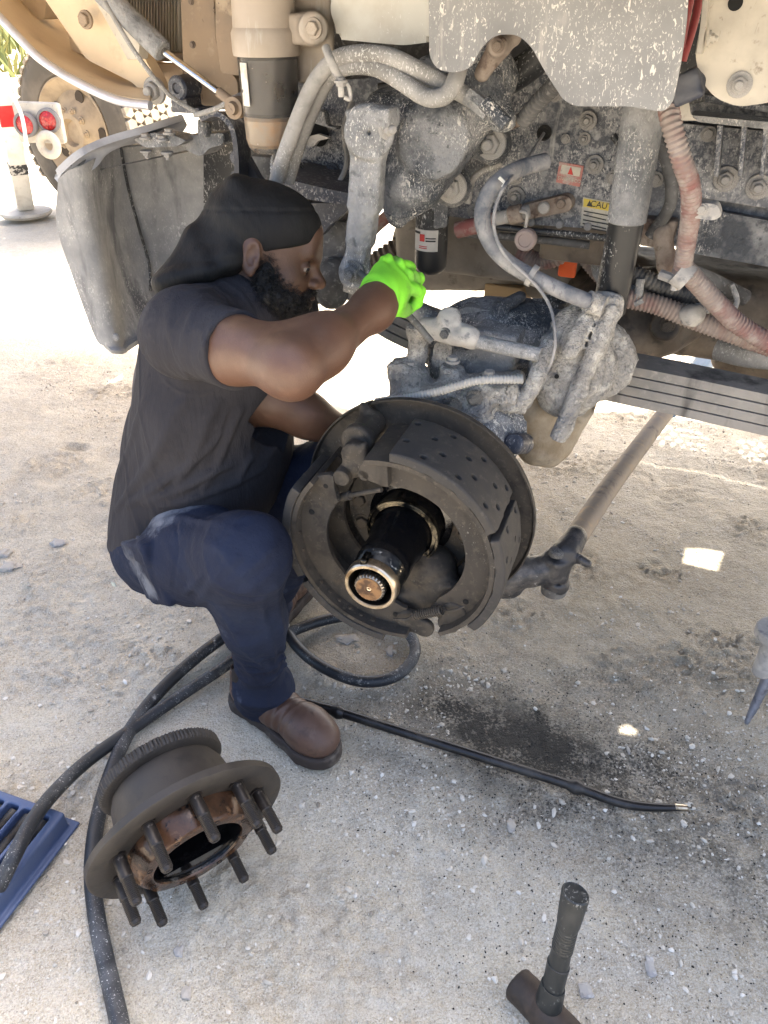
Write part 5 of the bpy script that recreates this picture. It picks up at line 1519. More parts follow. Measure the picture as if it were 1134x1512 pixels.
# ------------------------------------------------------------------ the mechanic
M_skin = mat('dark_brown_skin', (.105, .052, .030), .48, 0, [('noise', (.078, .038, .024), 9, .45, .7), ('noise', (.13, .068, .042), 26, .52, .72), ('noise', (.16, .115, .085), 9, .62, .78, dict(amt=.35, rough=.7))], [('noise', 480, .35, .0014), ('noise', 110, .2, .002)], Subsurface_Weight=.06, Subsurface_Radius=(.01, .004, .002))
M_shirt = mat('faded_charcoal_cotton', (.026, .025, .029), .95, 0, [('noise', (.038, .037, .042), 5, .42, .68), ('noise', (.16, .15, .14), 7, .64, .8, dict(amt=.35))], [('noise', 500, .35, .0015), ('streak', 22, .55, .014), ('noise', 70, .3, .004)], spec=.15)
M_trouser = mat('navy_work_twill', (.011, .0145, .030), .9, 0, [('noise', (.016, .023, .046), 6, .42, .68), ('noise', (.17, .19, .24), 14, .62, .76, dict(amt=.55, gate=3.2, g0=.5, g1=.62))], [('noise', 420, .35, .0015), ('noise', 20, .5, .012), ('noise', 60, .35, .005)], spec=.2)
M_durag = mat('black_satin_durag', (.007, .007, .0075), .68, 0, [('noise', (.012, .012, .012), 14, .45, .65)], [('noise', 300, .2, .001), ('streak', 18, .5, .012)], spec=.25)
M_hair = mat('black_curly_hair', (.008, .007, .0065), .6)
M_glove = mat('fluorescent_green_glove', (.21, .66, .03), .8, 0, [('noise', (.17, .56, .03), 18, .45, .68), ('noise', (.14, .40, .04), 30, .64, .78, dict(amt=.6))], [('noise', 380, .3, .001)])
M_boot = mat('brown_oiled_leather', (.062, .032, .022), .42, 0, [('noise', (.095, .053, .037), 9, .42, .66, dict(rough=.6)), ('noise', (.17, .13, .10), 22, .62, .78, dict(amt=.6)), ('noise', (.035, .018, .013), 30, .56, .7)], [('noise', 160, .2, .0015), ('noise', 30, .25, .003)])
M_sole = mat('dark_rubber_sole', (.028, .020, .017), .75, 0, [('noise', (.13, .11, .09), 18, .52, .7)], [('noise', 120, .3, .002)])
M_gusset = mat('dark_elastic_gusset', (.014, .010, .009), .9, 0, [], [('vor', 600, .5, .001)])

shR = K(272, 492, 1.27); elR = K(430, 544, 1.10); wrR = K(551, 456, 1.265); haR = K(572, 424, 1.29)
shL = shR + np.array([.115, .335, -.085]); elL = K(412, 592, 1.52); wrL = K(520, 648, 1.58); haL = K(552, 670, 1.60)
hipR = K(232, 800, 1.70); hipL = hipR + np.array([.12, .145, .0])
knR = K(362, 820, 1.37); knL = np.array([-.10, 1.425, .55])
anR = G(388, 1010, .11); anL = G(392, 893, .10)
lat = nrm(shR - shL)                     # towards his right
spine = nrm((shR + shL) / 2 - (hipR + hipL) / 2)
fwdv = nrm(np.cross(spine, lat)); fwdv = fwdv if fwdv[0] > 0 else -fwdv
RB = np.stack([lat, fwdv, spine], 1)     # body axes: his right, front, up
hm = (hipR + hipL) / 2; sm = (shR + shL) / 2
print('limbs', *[round(float(np.linalg.norm(a - b)), 3) for a, b in ((shR, elR), (elR, wrR), (shL, elL), (elL, wrL), (hipR, knR), (knR, anR), (hipL, knL), (knL, anL), (hm, sm))])
# head frame
HC = K(392, 377, 1.38); HS = .94
hu = nrm(np.array([.27, .22, 1.0])); hf = nrm(np.array([1.0, .02, -.30])); hf = nrm(hf - (hf @ hu) * hu); hr = np.cross(hf, hu)
RH = np.stack([hf, hr, hu], 1)           # forward, his right (towards the camera), up
def H(a, b, c):
    return HC + RH @ (np.array([a, b, c]) * HS)
nape = H(-.055, 0, -.085); nb = sm + spine * .045 + fwdv * .01

PERSON = thing('person', (hm[0], hm[1], 0), 'person squatting beside the stripped brake in charcoal t-shirt, navy trousers and black durag', 'person')
def body_sdf(S):
    S.chain([shR, shR * .5 + elR * .5, elR], [.047, .046, .038], k=.04)
    m = elR * .68 + wrR * .32
    S.chain([elR, m, wrR, haR * .6 + wrR * .4], [.038, .0375, .029, .0285], k=.04)
    S.cap(shR * .32 + elR * .68 + ZV * .014, elR * .6 + wrR * .4 + ZV * .008, .030, .028, k=.03)
    S.chain([shL, elL], [.058, .047], k=.03)
    S.chain([elL, elL * .65 + wrL * .35, wrL, haL], [.043, .042, .031, .034], k=.03)
    S.chain([nape, nb], [.058, .066], k=.05)
    S.ell(sm - spine * .12, (.145, .088, .18), RB, k=.06)
    S.cap(shR, shL, .056, k=.05)
    S.ell(hm + spine * .14, (.115, .09, .15), RB, k=.06); S.ell(hm, (.105, .085, .08), RB, k=.04)
    for a, b, c in ((hipR, knR, anR), (hipL, knL, anL)):
        S.chain([a, b, c], [.066, .050, .036], k=.03)
    # skull, face
    S.rs = HS
    S.ell(H(-.018, 0, .038), (.100, .077, .088), RH, k=.03)
    S.ell(H(.036, 0, -.022), (.056, .062, .082), RH, k=.03)
    S.ell(H(.034, 0, -.075), (.060, .052, .040), RH, k=.03)
    S.ell(H(.050, .030, -.030), (.030, .030, .030), RH, k=.014); S.ell(H(.050, -.030, -.030), (.030, .030, .030), RH, k=.014)
    S.cap(H(.077, .038, .024), H(.088, 0, .018), .010, .012, k=.012); S.cap(H(.077, -.038, .024), H(.088, 0, .018), .010, .012, k=.012)
    S.ell(H(.076, .0, .052), (.022, .045, .035), RH, k=.03)
    S.cap(H(.088, 0, .006), H(.112, 0, -.024), .0085, .0125, k=.014)
    for q in (1, -1):
        S.ell(H(.101, .0135 * q, -.029), (.012, .0095, .009), RH, k=.007)
        S.ell(H(.086, .036 * q, .000), (.016, .020, .013), RH, k=.010, sub=True)
        S.ell(H(.0745, .0345 * q, .000), (.0138, .0145, .0130), RH, k=.003)
        S.ell(H(.0860, .0410 * q, -.0025), (.0125, .0120, .0034), RH, k=.001, sub=True)
        S.ell(H(.107, .0085 * q, -.0385), (.006, .004, .003), RH, k=.003, sub=True)
    S.ell(H(.096, 0, -.0555), (.0135, .022, .0085), RH, k=.007)
    S.ell(H(.0935, 0, -.0715), (.0125, .019, .0085), RH, k=.007)
    S.ell(H(.106, 0, -.0635), (.008, .026, .0018), RH, k=.003, sub=True)
    S.ell(H(.084, 0, -.099), (.019, .022, .017), RH, k=.02)
    for q in (1, -1):
        e = np.stack([RH @ nrm(np.array([.88, .30 * q, -.05])), RH @ nrm(np.array([-.30, .88 * q, 0])), RH @ np.array([.1, 0, 1.0])], 1)
        c = H(-.022, .078 * q, -.002)
        S.ell(c, (.019, .008, .031), e, k=.008)
        S.ell(c + RH @ np.array([.003, .006 * q, .003]), (.011, .006, .020), e, k=.005, sub=True)
        S.ell(c + RH @ np.array([.004, .003 * q, -.024]), (.009, .006, .010), e, k=.006)
        S.cap(c + RH @ np.array([.010, .004 * q, -.004]), c + RH @ np.array([.013, .003 * q, -.012]), .0045, k=.004)
S = Sdf(.0031, .02); body_sdf(S)
body = sdf_obj('body', S, M_skin, PERSON)
# eye on each side: white with a dark iris
M_eye = mat('eyeball', (.24, .19, .16), .2); M_iris = mat('dark_iris', (.012, .007, .005), .08)
for q in (1, -1):
    e = H(.0745, .0345 * q, -.0005)
    g = RH @ nrm(np.array([.93, .25 * q, -.30]))
    ey = lathe('eye', e, g, [(-.0117, 0), (-.0085, .0082), (0, .0117), (.0056, .0103), (.0089, .0076), (.0117, 0)], M_eye, PERSON, seg=20)
    lathe('iris', e + g * .0091, g, [(-.002, .0085), (.001, .0072), (.0025, .004), (.0033, 0)], M_iris, ey, seg=16)
# hair strands: beard, sideburn, eyebrow
def strands(name, pts, nr, n, ln, wd, droop, parent, seed, base=None):
    r = np.random.default_rng(seed)
    i = r.integers(0, len(pts), n)
    p0 = pts[i] + r.normal(0, .0012, (n, 3))
    L = ln * r.uniform(.5, 1.25, n)[:, None]
    d = nr[i] + r.normal(0, .45, (n, 3)) + droop; d /= np.linalg.norm(d, axis=1)[:, None]
    d2 = d + r.normal(0, .8, (n, 3)); d2 /= np.linalg.norm(d2, axis=1)[:, None]
    side = np.cross(d, r.normal(0, 1, (n, 3))); side /= np.linalg.norm(side, axis=1)[:, None]
    a, b = p0 - side * wd, p0 + side * wd
    m0, m1 = p0 + d * L * .6 - side * wd * .8, p0 + d * L * .6 + side * wd * .8
    t = p0 + d * L * .6 + d2 * L * .45
    V = np.stack([a, b, m1, m0, t], 1).reshape(-1, 3)
    q = np.arange(n)[:, None] * 5
    F = np.concatenate([np.concatenate([q, q + 1, q + 2], 1), np.concatenate([q, q + 2, q + 3], 1), np.concatenate([q + 3, q + 2, q + 4], 1)])
    if base is not None:
        F = np.concatenate([F, base[1] + len(V)]); V = np.concatenate([V, base[0]])
    return obj(name, V, F, M_hair, parent, angle=180)
S = Sdf(.003, .015); S.rs = HS
S.ell(H(.036, 0, -.088), (.066, .059, .046), RH); S.ell(H(.066, 0, -.110), (.044, .046, .034), RH)
for q in (1, -1):
    S.chain([H(.008, .062 * q, .012), H(.004, .063 * q, -.03), H(.016, .058 * q, -.065), H(.06, .045 * q, -.085)], [.0085, .015, .022, .026])
    S.ell(H(.034, .048 * q, -.058), (.042, .024, .034), RH); S.ell(H(.016, .058 * q, -.030), (.020, .014, .034), RH)
    S.chain([H(.094, .024 * q, -.047), H(.088, .032 * q, -.062), H(.084, .030 * q, -.08)], [.0055, .009, .014])
    S.cap(H(.103, .004 * q, -.0455), H(.095, .024 * q, -.047), .0042, .0055, k=.004)
S.ell(H(.100, 0, -.0575), (.018, .0205, .0085), RH, sub=True, k=.003); S.ell(H(.098, 0, -.0715), (.017, .018, .0078), RH, sub=True, k=.003)
bv, bf = S.build(lumps(.0030, 70, 5, .8), .005)
tri = np.concatenate([bf[:, [0, 1, 2]], bf[:, [0, 2, 3]]])
fn = np.cross(bv[bf[:, 1]] - bv[bf[:, 0]], bv[bf[:, 2]] - bv[bf[:, 0]]); fn /= np.linalg.norm(fn, axis=1)[:, None] + 1e-9
cen = bv[bf].mean(1)
sgn = np.sign(((cen - cen.mean(0)) * fn).sum(1).mean()); fn = fn * sgn
vnm = np.zeros_like(bv)
for j in range(4):
    np.add.at(vnm, bf[:, j], fn)
vnm /= np.linalg.norm(vnm, axis=1)[:, None] + 1e-9
strands('beard', cen - fn * .002, fn, 24000, .0125, .00030, np.array([.0, 0, -.35]), PERSON, 3, (bv - vnm * .0045, tri))
eb = np.array([H(.087 - .010 * t * t, (.014 + .030 * t), .021 + .006 * math.sin(t * 2.6)) for t in np.linspace(0, 1, 60)])
eb = np.concatenate([eb, eb * [1, 1, 1] + RH[:, 2] * .003, eb - RH[:, 2] * .002])
for q in (1, -1):
    e_ = HC + (eb - HC) - 2 * np.outer((eb - HC) @ hr, hr) * (q < 0)
    strands('eyebrow', e_, np.tile(hf * .7 + hr * .4 * q, (len(e_), 1)), 420, .0055, .00035, hr * .5 * q, PERSON, 9)
V = []
S = Sdf(.003, .012); S.rs = HS
S.ell(H(-.034, 0, -.046), (.062, .068, .046), RH); S.ell(H(.006, .064, .016), (.012, .010, .022), RH)
hv, hf_ = S.build()
tri = np.concatenate([hf_[:, [0, 1, 2]], hf_[:, [0, 2, 3]]])
cen = hv[hf_].mean(1); fn = cen - HC; fn /= np.linalg.norm(fn, axis=1)[:, None]
strands('hair', cen, fn, 3500, .003, .0003, np.zeros(3), PERSON, 5)
# durag: tight cap with a fold line, cape hanging from the back of the head
S = Sdf(.0032, .02); S.rs = HS
S.ell(H(-.020, 0, .041), (.104, .081, .091), RH)
S.ell(H(.030, 0, .060), (.062, .070, .055), RH, k=.03)
lowcut = RH @ nrm(np.array([.44, 0, -1.0]))
S.box(H(.02, 0, .036) + lowcut * .13, (.25, .25, .115), np.stack([nrm(np.cross(hr, lowcut)), hr, lowcut], 1), .001, sub=True, k=.004)
for q in (1, -1):
    S.ell(H(-.020, .088 * q, -.006), (.024, .026, .034), RH, sub=True, k=.006)
wv = nrm(hr * .85 + hu * .2)
up_ = [H(-.070, 0, .095), K(335, 300, 1.37), K(288, 352, 1.37), K(236, 420, 1.36)]
dn_ = [H(-.075, 0, -.060), K(345, 388, 1.36), K(312, 408, 1.36), K(250, 424, 1.36)]
ww = [.050, .060, .070, .060]
for i in range(3):
    for u in np.linspace(0, 1, 6):
        a_, b_ = up_[i] * (1 - u) + dn_[i] * u, up_[i + 1] * (1 - u) + dn_[i + 1] * u
        for t in (-1, -.4, .2, .75):
            S.cap(a_ + wv * ww[i] * t * (1 - .4 * (1 - u)), b_ + wv * ww[i + 1] * t * (1 - .4 * (1 - u)), .020 - .003 * i, .018 - .004 * i, k=.02)
def foldd(p):
    q = (p - HC) @ RH
    tail = np.clip((-q[:, 0] - .05) / .08, 0, 1)
    w = np.arctan2(q[:, 2] - .01, -q[:, 0] + .03)
    m = np.clip((-q[:, 0] - .01) / .06, 0, 1)
    return .0022 * m * (1 - 2.2 * np.abs(vn(np.stack([w * 5, q[:, 1] * 9, 0 * w], 1), 1, 4))) + .003 * tail * (1 - 2.2 * np.abs(vn(np.stack([(q[:, 2] - .7 * q[:, 0]) * 30, q[:, 1] * 12, (q[:, 0] + q[:, 2]) * 5], 1), 1, 14))) + .001 * fbm(p, 22, 2, 6) + .0016 * np.exp(-((q[:, 2] - .078 - .25 * q[:, 0]) / .0025) ** 2)
sdf_obj('durag', S, M_durag, PERSON, foldd, .004)
# creases of the cloth: ridges (+) and grooves (-) laid over the garment's own surface
from mathutils.bvhtree import BVHTree
def crease_lines(S, lines):
    h = S.h; S.h = .009
    V, F = S.build(); S.h = h
    bvh = BVHTree.FromPolygons(V.tolist(), F.tolist())
    out = []
    for pts, w, a in lines:
        q = []
        for px, py in pts:
            hit = bvh.ray_cast(Vector(CAM), Vector(nrm(ray(px, py))))
            if hit[0] is not None:
                q.append(np.array(hit[0]))
        if len(q) > 1:
            out.append((spline(q, 5), w * .72, a * 1.1))
    return out
def crease(p, lines):
    f = np.zeros(len(p))
    for c, w, a in lines:
        lo, hi = c.min(0) - 3 * w, c.max(0) + 3 * w
        m = np.nonzero(((p > lo) & (p < hi)).all(1))[0]
        if not len(m):
            continue
        q = p[m]; d = np.full(len(q), 9.0); tt = np.zeros(len(q))
        for i in range(len(c) - 1):
            ab = c[i + 1] - c[i]
            t = np.clip(((q - c[i]) @ ab) / (ab @ ab), 0, 1)
            di = np.linalg.norm(q - c[i] - t[:, None] * ab, axis=1)
            b = di < d
            d[b] = di[b]; tt[b] = (i + t[b]) / (len(c) - 1)
        f[m] -= a * np.exp(-(d / w) ** 2) * np.sin(np.pi * (.08 + .84 * tt)) ** .6
    return f
# t-shirt
S = Sdf(.0032, .04)
S.ell(sm - spine * .12, (.178, .120, .205), RB, k=.07)
S.cap(shR - lat * .012, shL + lat * .02, .071, k=.05)
S.cap(sm - spine * .05 - fwdv * .035, hm + spine * .06 - fwdv * .03, .128, .150, k=.07)
S.ell(hm + spine * .20 + fwdv * .03, (.164, .145, .165), RB, k=.07); S.ell(hm + spine * .06, (.168, .145, .13), RB, k=.06)
S.cap(sm - spine * .03, nb - spine * .03, .088, .076, k=.05)
S.ell(hm - spine * .02 - fwdv * .045, (.168, .112, .09), RB, k=.05)
sl = []
for a, b, f, rr in ((shR, elR, .54, .0635), (shL, elL, .55, .074)):
    e = a + (b - a) * (f + .3)
    S.cap(a, e, rr + .001, rr - .003, k=.04)
    d = nrm(b - a); c = a + (b - a) * f
    sl.append((c, d))
for c, d in sl:
    e1, e2, _ = frame_of(d)
    S.cyl(c, c + d * .17, .081, .001, sub=True, k=.002)
    S.cap(c - d * .004, c + d * .2, .0515, .053, sub=True, k=.003)
S.cap(nape + (nape - nb) * .5, nb - spine * .012, .064, .068, sub=True, k=.006)
hemv = nrm(-spine + .10 * fwdv)
e1, e2, _ = frame_of(hemv)
S.box(hm - spine * .062 + hemv * .15, (.4, .4, .15), np.stack([e1, e2, hemv], 1), .001, sub=True, k=.004)
def ridge(p, M, seed):
    n = vn(p @ M, 1.0, seed) + .3 * vn(p @ M, 2.1, seed + 5)
    return .22 - np.exp(-(n / .15) ** 2)
def shirt_folds(p):
    q = (p - hm) @ RB
    low = np.clip(1 - (q[:, 2] + .02) / .42, 0, 1)
    Mv = RB @ np.diag([13, 13, 3.0]).astype(float)
    tilt = RB @ np.array([[1, .0, .0], [0, 1, 0], [.35, .75, 1]]) @ np.diag([12, 12, 2.8])
    f = .0022 * low * ridge(p - hm, Mv, 2) + .0025 * ridge(p - hm, tilt, 12) * np.clip(1.3 * vn(p, 4, 8) + .5, 0, 1)
    g = (p - shR) @ nrm(elR - shR); rr_ = np.linalg.norm((p - shR) - g[:, None] * nrm(elR - shR), axis=1)
    arm = np.exp(-((rr_ - .063) / .03) ** 2) * np.clip(g / .05, 0, 1)
    d_ = nrm(elR - shR); e1, e2, _ = frame_of(d_)
    f = f * (1 - .7 * arm) + crease(p, SHL_) + arm * .0025 * ridge(p - shR, np.stack([e1 * 9, e2 * 9, d_ * 24], 1), 33)
    seam = np.abs(np.linalg.norm(p - (shR - lat * .02), axis=1) - .112)
    f = f - .0018 * np.exp(-(seam / .0025) ** 2)
    cuff = np.abs((p - shR) @ d_ - .56 * np.linalg.norm(elR - shR) + .016)
    f = f - arm * .0016 * np.exp(-(cuff / .0022) ** 2)
    return np.minimum(f + .003 * fbm(p, 9, 2, 31), .0022)
SHL_ = crease_lines(S, [
    ([(386, 652), (330, 690), (268, 722), (214, 742)], .011, .011), ([(330, 640), (282, 684), (228, 722), (190, 746)], .010, .010),
    ([(262, 630), (226, 680), (196, 720), (172, 752)], .011, .009), ([(392, 690), (340, 716), (280, 738), (236, 748)], .009, .009),
    ([(322, 596), (306, 622), (284, 676), (262, 712)], .012, .010), ([(356, 606), (344, 630), (322, 684), (300, 722)], .010, .009),
    ([(390, 612), (384, 630), (370, 676), (352, 712)], .010, .009), ([(276, 590), (262, 606), (240, 652), (214, 700)], .012, .009),
    ([(216, 590), (206, 612), (190, 664), (170, 716)], .012, .007), ([(345, 600), (330, 640), (310, 690)], .007, -.005), ([(300, 640), (270, 690), (240, 726)], .007, -.005),
    ([(252, 424), (226, 470), (214, 514), (222, 552), (252, 572)], .0035, -.0032), ([(262, 440), (250, 480), (262, 520)], .012, .004),
    ([(340, 448), (312, 486), (296, 528)], .009, .004), ([(300, 440), (276, 486), (270, 540)], .010, .005), ([(320, 424), (292, 430), (262, 432)], .008, .004), ([(352, 462), (330, 440), (300, 424)], .007, .003)])
sdf_obj('t_shirt', S, M_shirt, PERSON, shirt_folds, .020)
add_patch(M_shirt, hm + spine * .33 - fwdv * .13 + lat * .10 - base_of(PERSON), .03, .03, .07, (.16, .15, .15), .5)
# trousers
S = Sdf(.0042, .03)
S.ell(hm + spine * .01, (.142, .122, .11), RB, k=.05); S.ell(hm - fwdv * .025 - spine * .02, (.138, .095, .08), RB, k=.05)
upth = nrm(ZV - (ZV @ nrm(knR - hipR)) * nrm(knR - hipR))
for a, b, c in ((hipR, knR, anR), (hipL, knL, anL)):
    S.chain([a - upth * .02, (a + b) / 2 - upth * .012, b], [.094, .085, .070], k=.08)
    S.chain([b, b * .55 + c * .45, c + ZV * .0], [.064, .055, .050], k=.06)
    S.cap(b * .85 + a * .15 - upth * .04, b * .7 + c * .3 - fwdv * .015, .05, .05, k=.04)
    d = nrm(c - b); e1, e2, _ = frame_of(d)
    S.cap(c, c + d * .1, .064, .074, k=.02)
    S.box(c + d * (.055 + .15), (.2, .2, .15), np.stack([e1, e2, d], 1), .001, sub=True, k=.003)
    S.cap(c + d * .01, c + d * .2, .054, .064, sub=True, k=.003)
th = nrm(knR - hipR); ou_ = nrm(np.cross(th, upth)); ou_ = ou_ if ou_ @ NV > 0 else -ou_
pk = hipR * .60 + knR * .40 + ou_ * .086 - upth * .02
S.box(pk, (.062, .016, .060), np.stack([th, ou_, np.cross(th, ou_)], 1), .008, k=.004)
S.box(pk + upth * .052 + ou_ * .004, (.066, .017, .020), np.stack([th, ou_, np.cross(th, ou_)], 1), .006, k=.003)
def trouser_folds(p):
    e1, e2, d_ = frame_of(knR - hipR)
    kn = np.exp(-(np.linalg.norm(p - knR + upth * .05, axis=1) / .12) ** 2)
    hp = np.exp(-(np.linalg.norm(p - hipR, axis=1) / .17) ** 2)
    sh = nrm(anR - knR); f1, f2, _ = frame_of(sh)
    low = np.exp(-((p - anR)[:, 2] / .16) ** 2)
    f = (.003 * kn + .003 * hp + .001) * ridge(p - knR, np.stack([d_ * 18 + upth * 9, e1 * 7, e2 * 7], 1), 3)
    f = f + (.005 * low + .0015) * ridge(p - knR, np.stack([sh * 17, f1 * 6, f2 * 6], 1), 7)
    f = f + crease(p, TRL_)
    seam = np.abs((p - knR) @ ou_ - .012 + .004 * vn(p, 9, 2))
    return np.minimum(f + .0035 * fbm(p, 11, 3, 14), .007)
TRL_ = crease_lines(S, [
    ([(402, 806), (384, 826), (360, 846), (334, 862)], .010, .010), ([(408, 838), (384, 856), (352, 872)], .009, .008), ([(292, 894), (306, 872), (326, 846), (350, 824)], .010, .010),
    ([(250, 896), (272, 878), (300, 850)], .009, .007), ([(304, 926), (330, 952), (360, 980), (386, 1006)], .010, .010), ([(322, 900), (348, 936), (372, 968), (398, 992)], .009, .008),
    ([(404, 862), (410, 900), (418, 950), (428, 1000)], .010, .009), ([(386, 880), (392, 920), (402, 960), (410, 990)], .008, .007), ([(345, 990), (370, 1002), (400, 1012)], .008, .008), ([(350, 972), (380, 984), (412, 984)], .008, .007),
    ([(206, 782), (212, 812), (222, 846), (236, 880)], .008, .007), ([(190, 790), (194, 820), (204, 856)], .008, -.005), ([(262, 772), (262, 810), (258, 850), (254, 884)], .0045, -.004), ([(262, 772), (230, 778), (208, 786)], .0045, -.004),
    ([(236, 770), (270, 764), (310, 770), (350, 784)], .009, .006), ([(300, 800), (326, 812), (344, 836)], .010, .006), ([(412, 700), (432, 708), (450, 706)], .010, .007), ([(396, 720), (420, 736), (446, 738)], .010, .008), ([(330, 870), (352, 880), (380, 880), (402, 870)], .008, -.006), ([(404, 770), (380, 764), (350, 768)], .010, .005)])
sdf_obj('trousers', S, M_trouser, PERSON, trouser_folds, .018)
for q_, rx_, ry_, rz_, a_ in ((hipR * .52 + knR * .48 + upth * .085, .085, .07, .03, .5), (hipR * .72 + knR * .28 + ou_ * .08, .05, .05, .06, .25), (hipR * .6 + knR * .4 + ou_ * .09 - upth * .04, .04, .03, .03, .35)):
    add_patch(M_trouser, q_ - base_of(PERSON), rx_, ry_, rz_, (.30, .32, .36), a_)
tg = K(181, 826, 1.525)
q_ = pk - th * .10 + ou_ * .014 - upth * .0
V, F = g_box(hipR + ou_ * .112 - th * .035 - upth * .055, (.012, .0012, .005), np.stack([th, ou_, np.cross(th, ou_)], 1), .0005)
obj('cloth_tab', V, F, mat('pale_cloth_tab', (.40, .42, .36), .9), PERSON)
# gloved right hand, fingers closed round a wrench
hd = nrm(haR - wrR); toc = nrm(CAM - haR); hl = nrm(np.cross(hd, toc))   # along the hand, to the camera, across
if hl @ XV < 0:
    hl = -hl
toc = np.cross(hl, hd); toc = toc if toc @ (CAM - haR) > 0 else -toc
RG = np.stack([hd, hl, toc], 1)
def HG(a, b, c):
    return haR + RG @ np.array([a, b, c])
S = Sdf(.0021, .012)
S.ell(HG(.006, .000, .0), (.046, .040, .024), RG); S.ell(HG(-.010, .004, .002), (.040, .034, .024), RG)
S.cap(HG(-.048, -.002, -.003), HG(-.02, 0, 0), .034, .034, k=.015)
kn = [HG(.040, -.026, .006), HG(.046, -.004, .010), HG(.040, .018, .009), HG(.024, .036, .005)]
fl = [.040, .044, .041, .033]
for i, a in enumerate(kn):
    dirx = RG @ nrm(np.array([.55, .62, -.25 - .05 * i])); 
    b = a + dirx * fl[i] * .62
    c = b + RG @ nrm(np.array([-.10, .30, -1.0])) * fl[i] * .75
    d = c + RG @ nrm(np.array([-.95, -.25, -.25])) * fl[i] * .6
    S.chain([a, b], [.0115, .0108], k=.005); S.chain([b, c], [.0106, .0100], k=.002); S.chain([c, d], [.0100, .0088], k=.003)
tb = HG(-.022, .024, -.012); t1 = HG(.0, .045, -.022); t2 = HG(.018, .050, -.040)
S.chain([tb, t1], [.016, .0125], k=.012); S.chain([t1, t2], [.0122, .0105], k=.004)
wd_ = nrm(haR - wrR)
cb = HG(-.052, -.002, -.003)
S.box(cb - hd * .05, (.05, .08, .08), RG, .001, sub=True, k=.001)
S.cap(cb - hd * .06, cb + hd * .012, .031, .031, sub=True, k=.002)
S.chain([cb + hd * .006 + 0 * hl, cb + hd * .0061], [.0352, .0352], k=.001) if False else None
def glove_folds(p):
    q = (p - haR) @ RG
    return .0022 * np.sin(q[:, 0] * 210 + q[:, 1] * 160 + 5 * vn(p, 25, 3)) * np.clip(vn(p, 22, 5) + .35, 0, 1) + .0008 * np.exp(-((q[:, 0] + .040) / .002) ** 2)
gl_ob = sdf_obj('glove', S, M_glove, PERSON, glove_folds, .003)
# the left glove is its mirror image, on the hand that steadies the axle from behind
h2 = nrm(haL - wrL); n2 = nrm(ZV - (ZV @ h2) * h2); l2 = nrm(np.cross(n2, h2))
gv = np.array([v.co[:] for v in gl_ob.data.vertices]) + base_of(PERSON)
gf = np.array([p.vertices[:] for p in gl_ob.data.polygons])
q2 = (gv - haR) @ RG
sg = np.linalg.det(RG) * np.linalg.det(np.stack([h2, -l2, n2], 1))
gv2 = haL - h2 * .002 + q2 @ np.stack([h2, -l2 if sg < 0 else l2, n2], 1).T
obj('glove', gv2, gf[:, ::-1], M_glove, PERSON, angle=180)
for q_, r_ in ((HG(.04, .03, .0), .02), (HG(.0, .045, -.01), .025), (HG(.05, -.01, .01), .012)):
    add_patch(M_glove, q_ - base_of(PERSON), r_, r_, r_ * 1.4, (.10, .16, .05), .65)
# right boot and the left one behind it
def boot(an, toe_dir, nm):
    f = nrm(np.array([toe_dir[0], toe_dir[1], 0])); l = np.array([f[1], -f[0], 0])
    RBt = np.stack([f, l, ZV], 1)
    o = np.array([an[0], an[1], 0.0])
    def Q(a, b, c):
        return o + RBt @ np.array([a, b, c])
    S = Sdf(.003, .03)
    S.chain([Q(-.012, 0, .165), Q(-.008, 0, .11), Q(-.004, 0, .07)], [.044, .045, .046])
    S.chain([Q(-.035, 0, .062), Q(.06, 0, .062), Q(.15, .0, .056), Q(.185, .004, .052)], [.040, .041, .044, .040], k=.03)
    S.ell(Q(.165, .002, .056), (.066, .047, .037), RBt, k=.02)
    S.box(Q(.06, 0, -.05), (.3, .2, .078), RBt, .001, sub=True, k=.002)
    S.cap(Q(-.012, 0, .14), Q(-.014, 0, .30), .043, .045, sub=True, k=.004)
    S.box(Q(-.01, 0, .245), (.2, .2, .06), RBt, .001, sub=True, k=.003)
    def cre(p):
        q = (p - o) @ RBt
        z = np.exp(-((q[:, 0] - .095) / .03) ** 2) * np.clip((q[:, 2] - .03) / .04, 0, 1)
        g = np.exp(-((np.hypot(q[:, 0] + .006, (q[:, 2] - .15) * .62) - .040) / .0025) ** 2)
        return .0018 * z * np.sin(q[:, 0] * 300 + 60 * q[:, 1]) - .0014 * g + .0012 * fbm(p, 22, 2, 4)
    b = sdf_obj('boot', S, M_boot, PERSON, cre, .004)
    S = Sdf(.003, .012)
    S.chain([Q(-.045, 0, .018), Q(.03, 0, .018), Q(.10, .002, .018), Q(.165, .003, .018), Q(.190, .004, .018)], [.044, .040, .044, .053, .047], k=.02)
    S.box(Q(.08, 0, .1), (.3, .2, .066), RBt, .001, sub=True, k=.002)
    S.box(Q(.08, 0, -.05), (.3, .2, .052), RBt, .001, sub=True, k=.002)
    S.box(Q(.034, 0, .001), (.022, .1, .009), RBt, .002, sub=True, k=.002)
    sdf_obj('sole', S, M_sole, b, lambda p: .0007 * vn(p, 120, 3), .002)
    for q in (1, -1):
        S = Sdf(.0025, .004)
        S.ell(Q(-.008, .047 * q, .135), (.020, .0055, .045), RBt)
        sdf_obj('elastic_gusset', S, M_gusset, b)
boot(anR + np.array([-.015, .012, 0]), G(484, 1118) - G(350, 1030), 'boot')
boot(anL, np.array([.3, .95, 0]), 'boot')
# the wrench he turns, held in the glove
WRE = props(tube('wrench', [HG(.022, -.055, -.036), HG(.014, .0, -.034), HG(.004, .06, -.033), HG(-.012, .115, -.035)], .006, M_dark, None), 'dark steel wrench gripped in the green glove below the pitman arm', 'wrench')
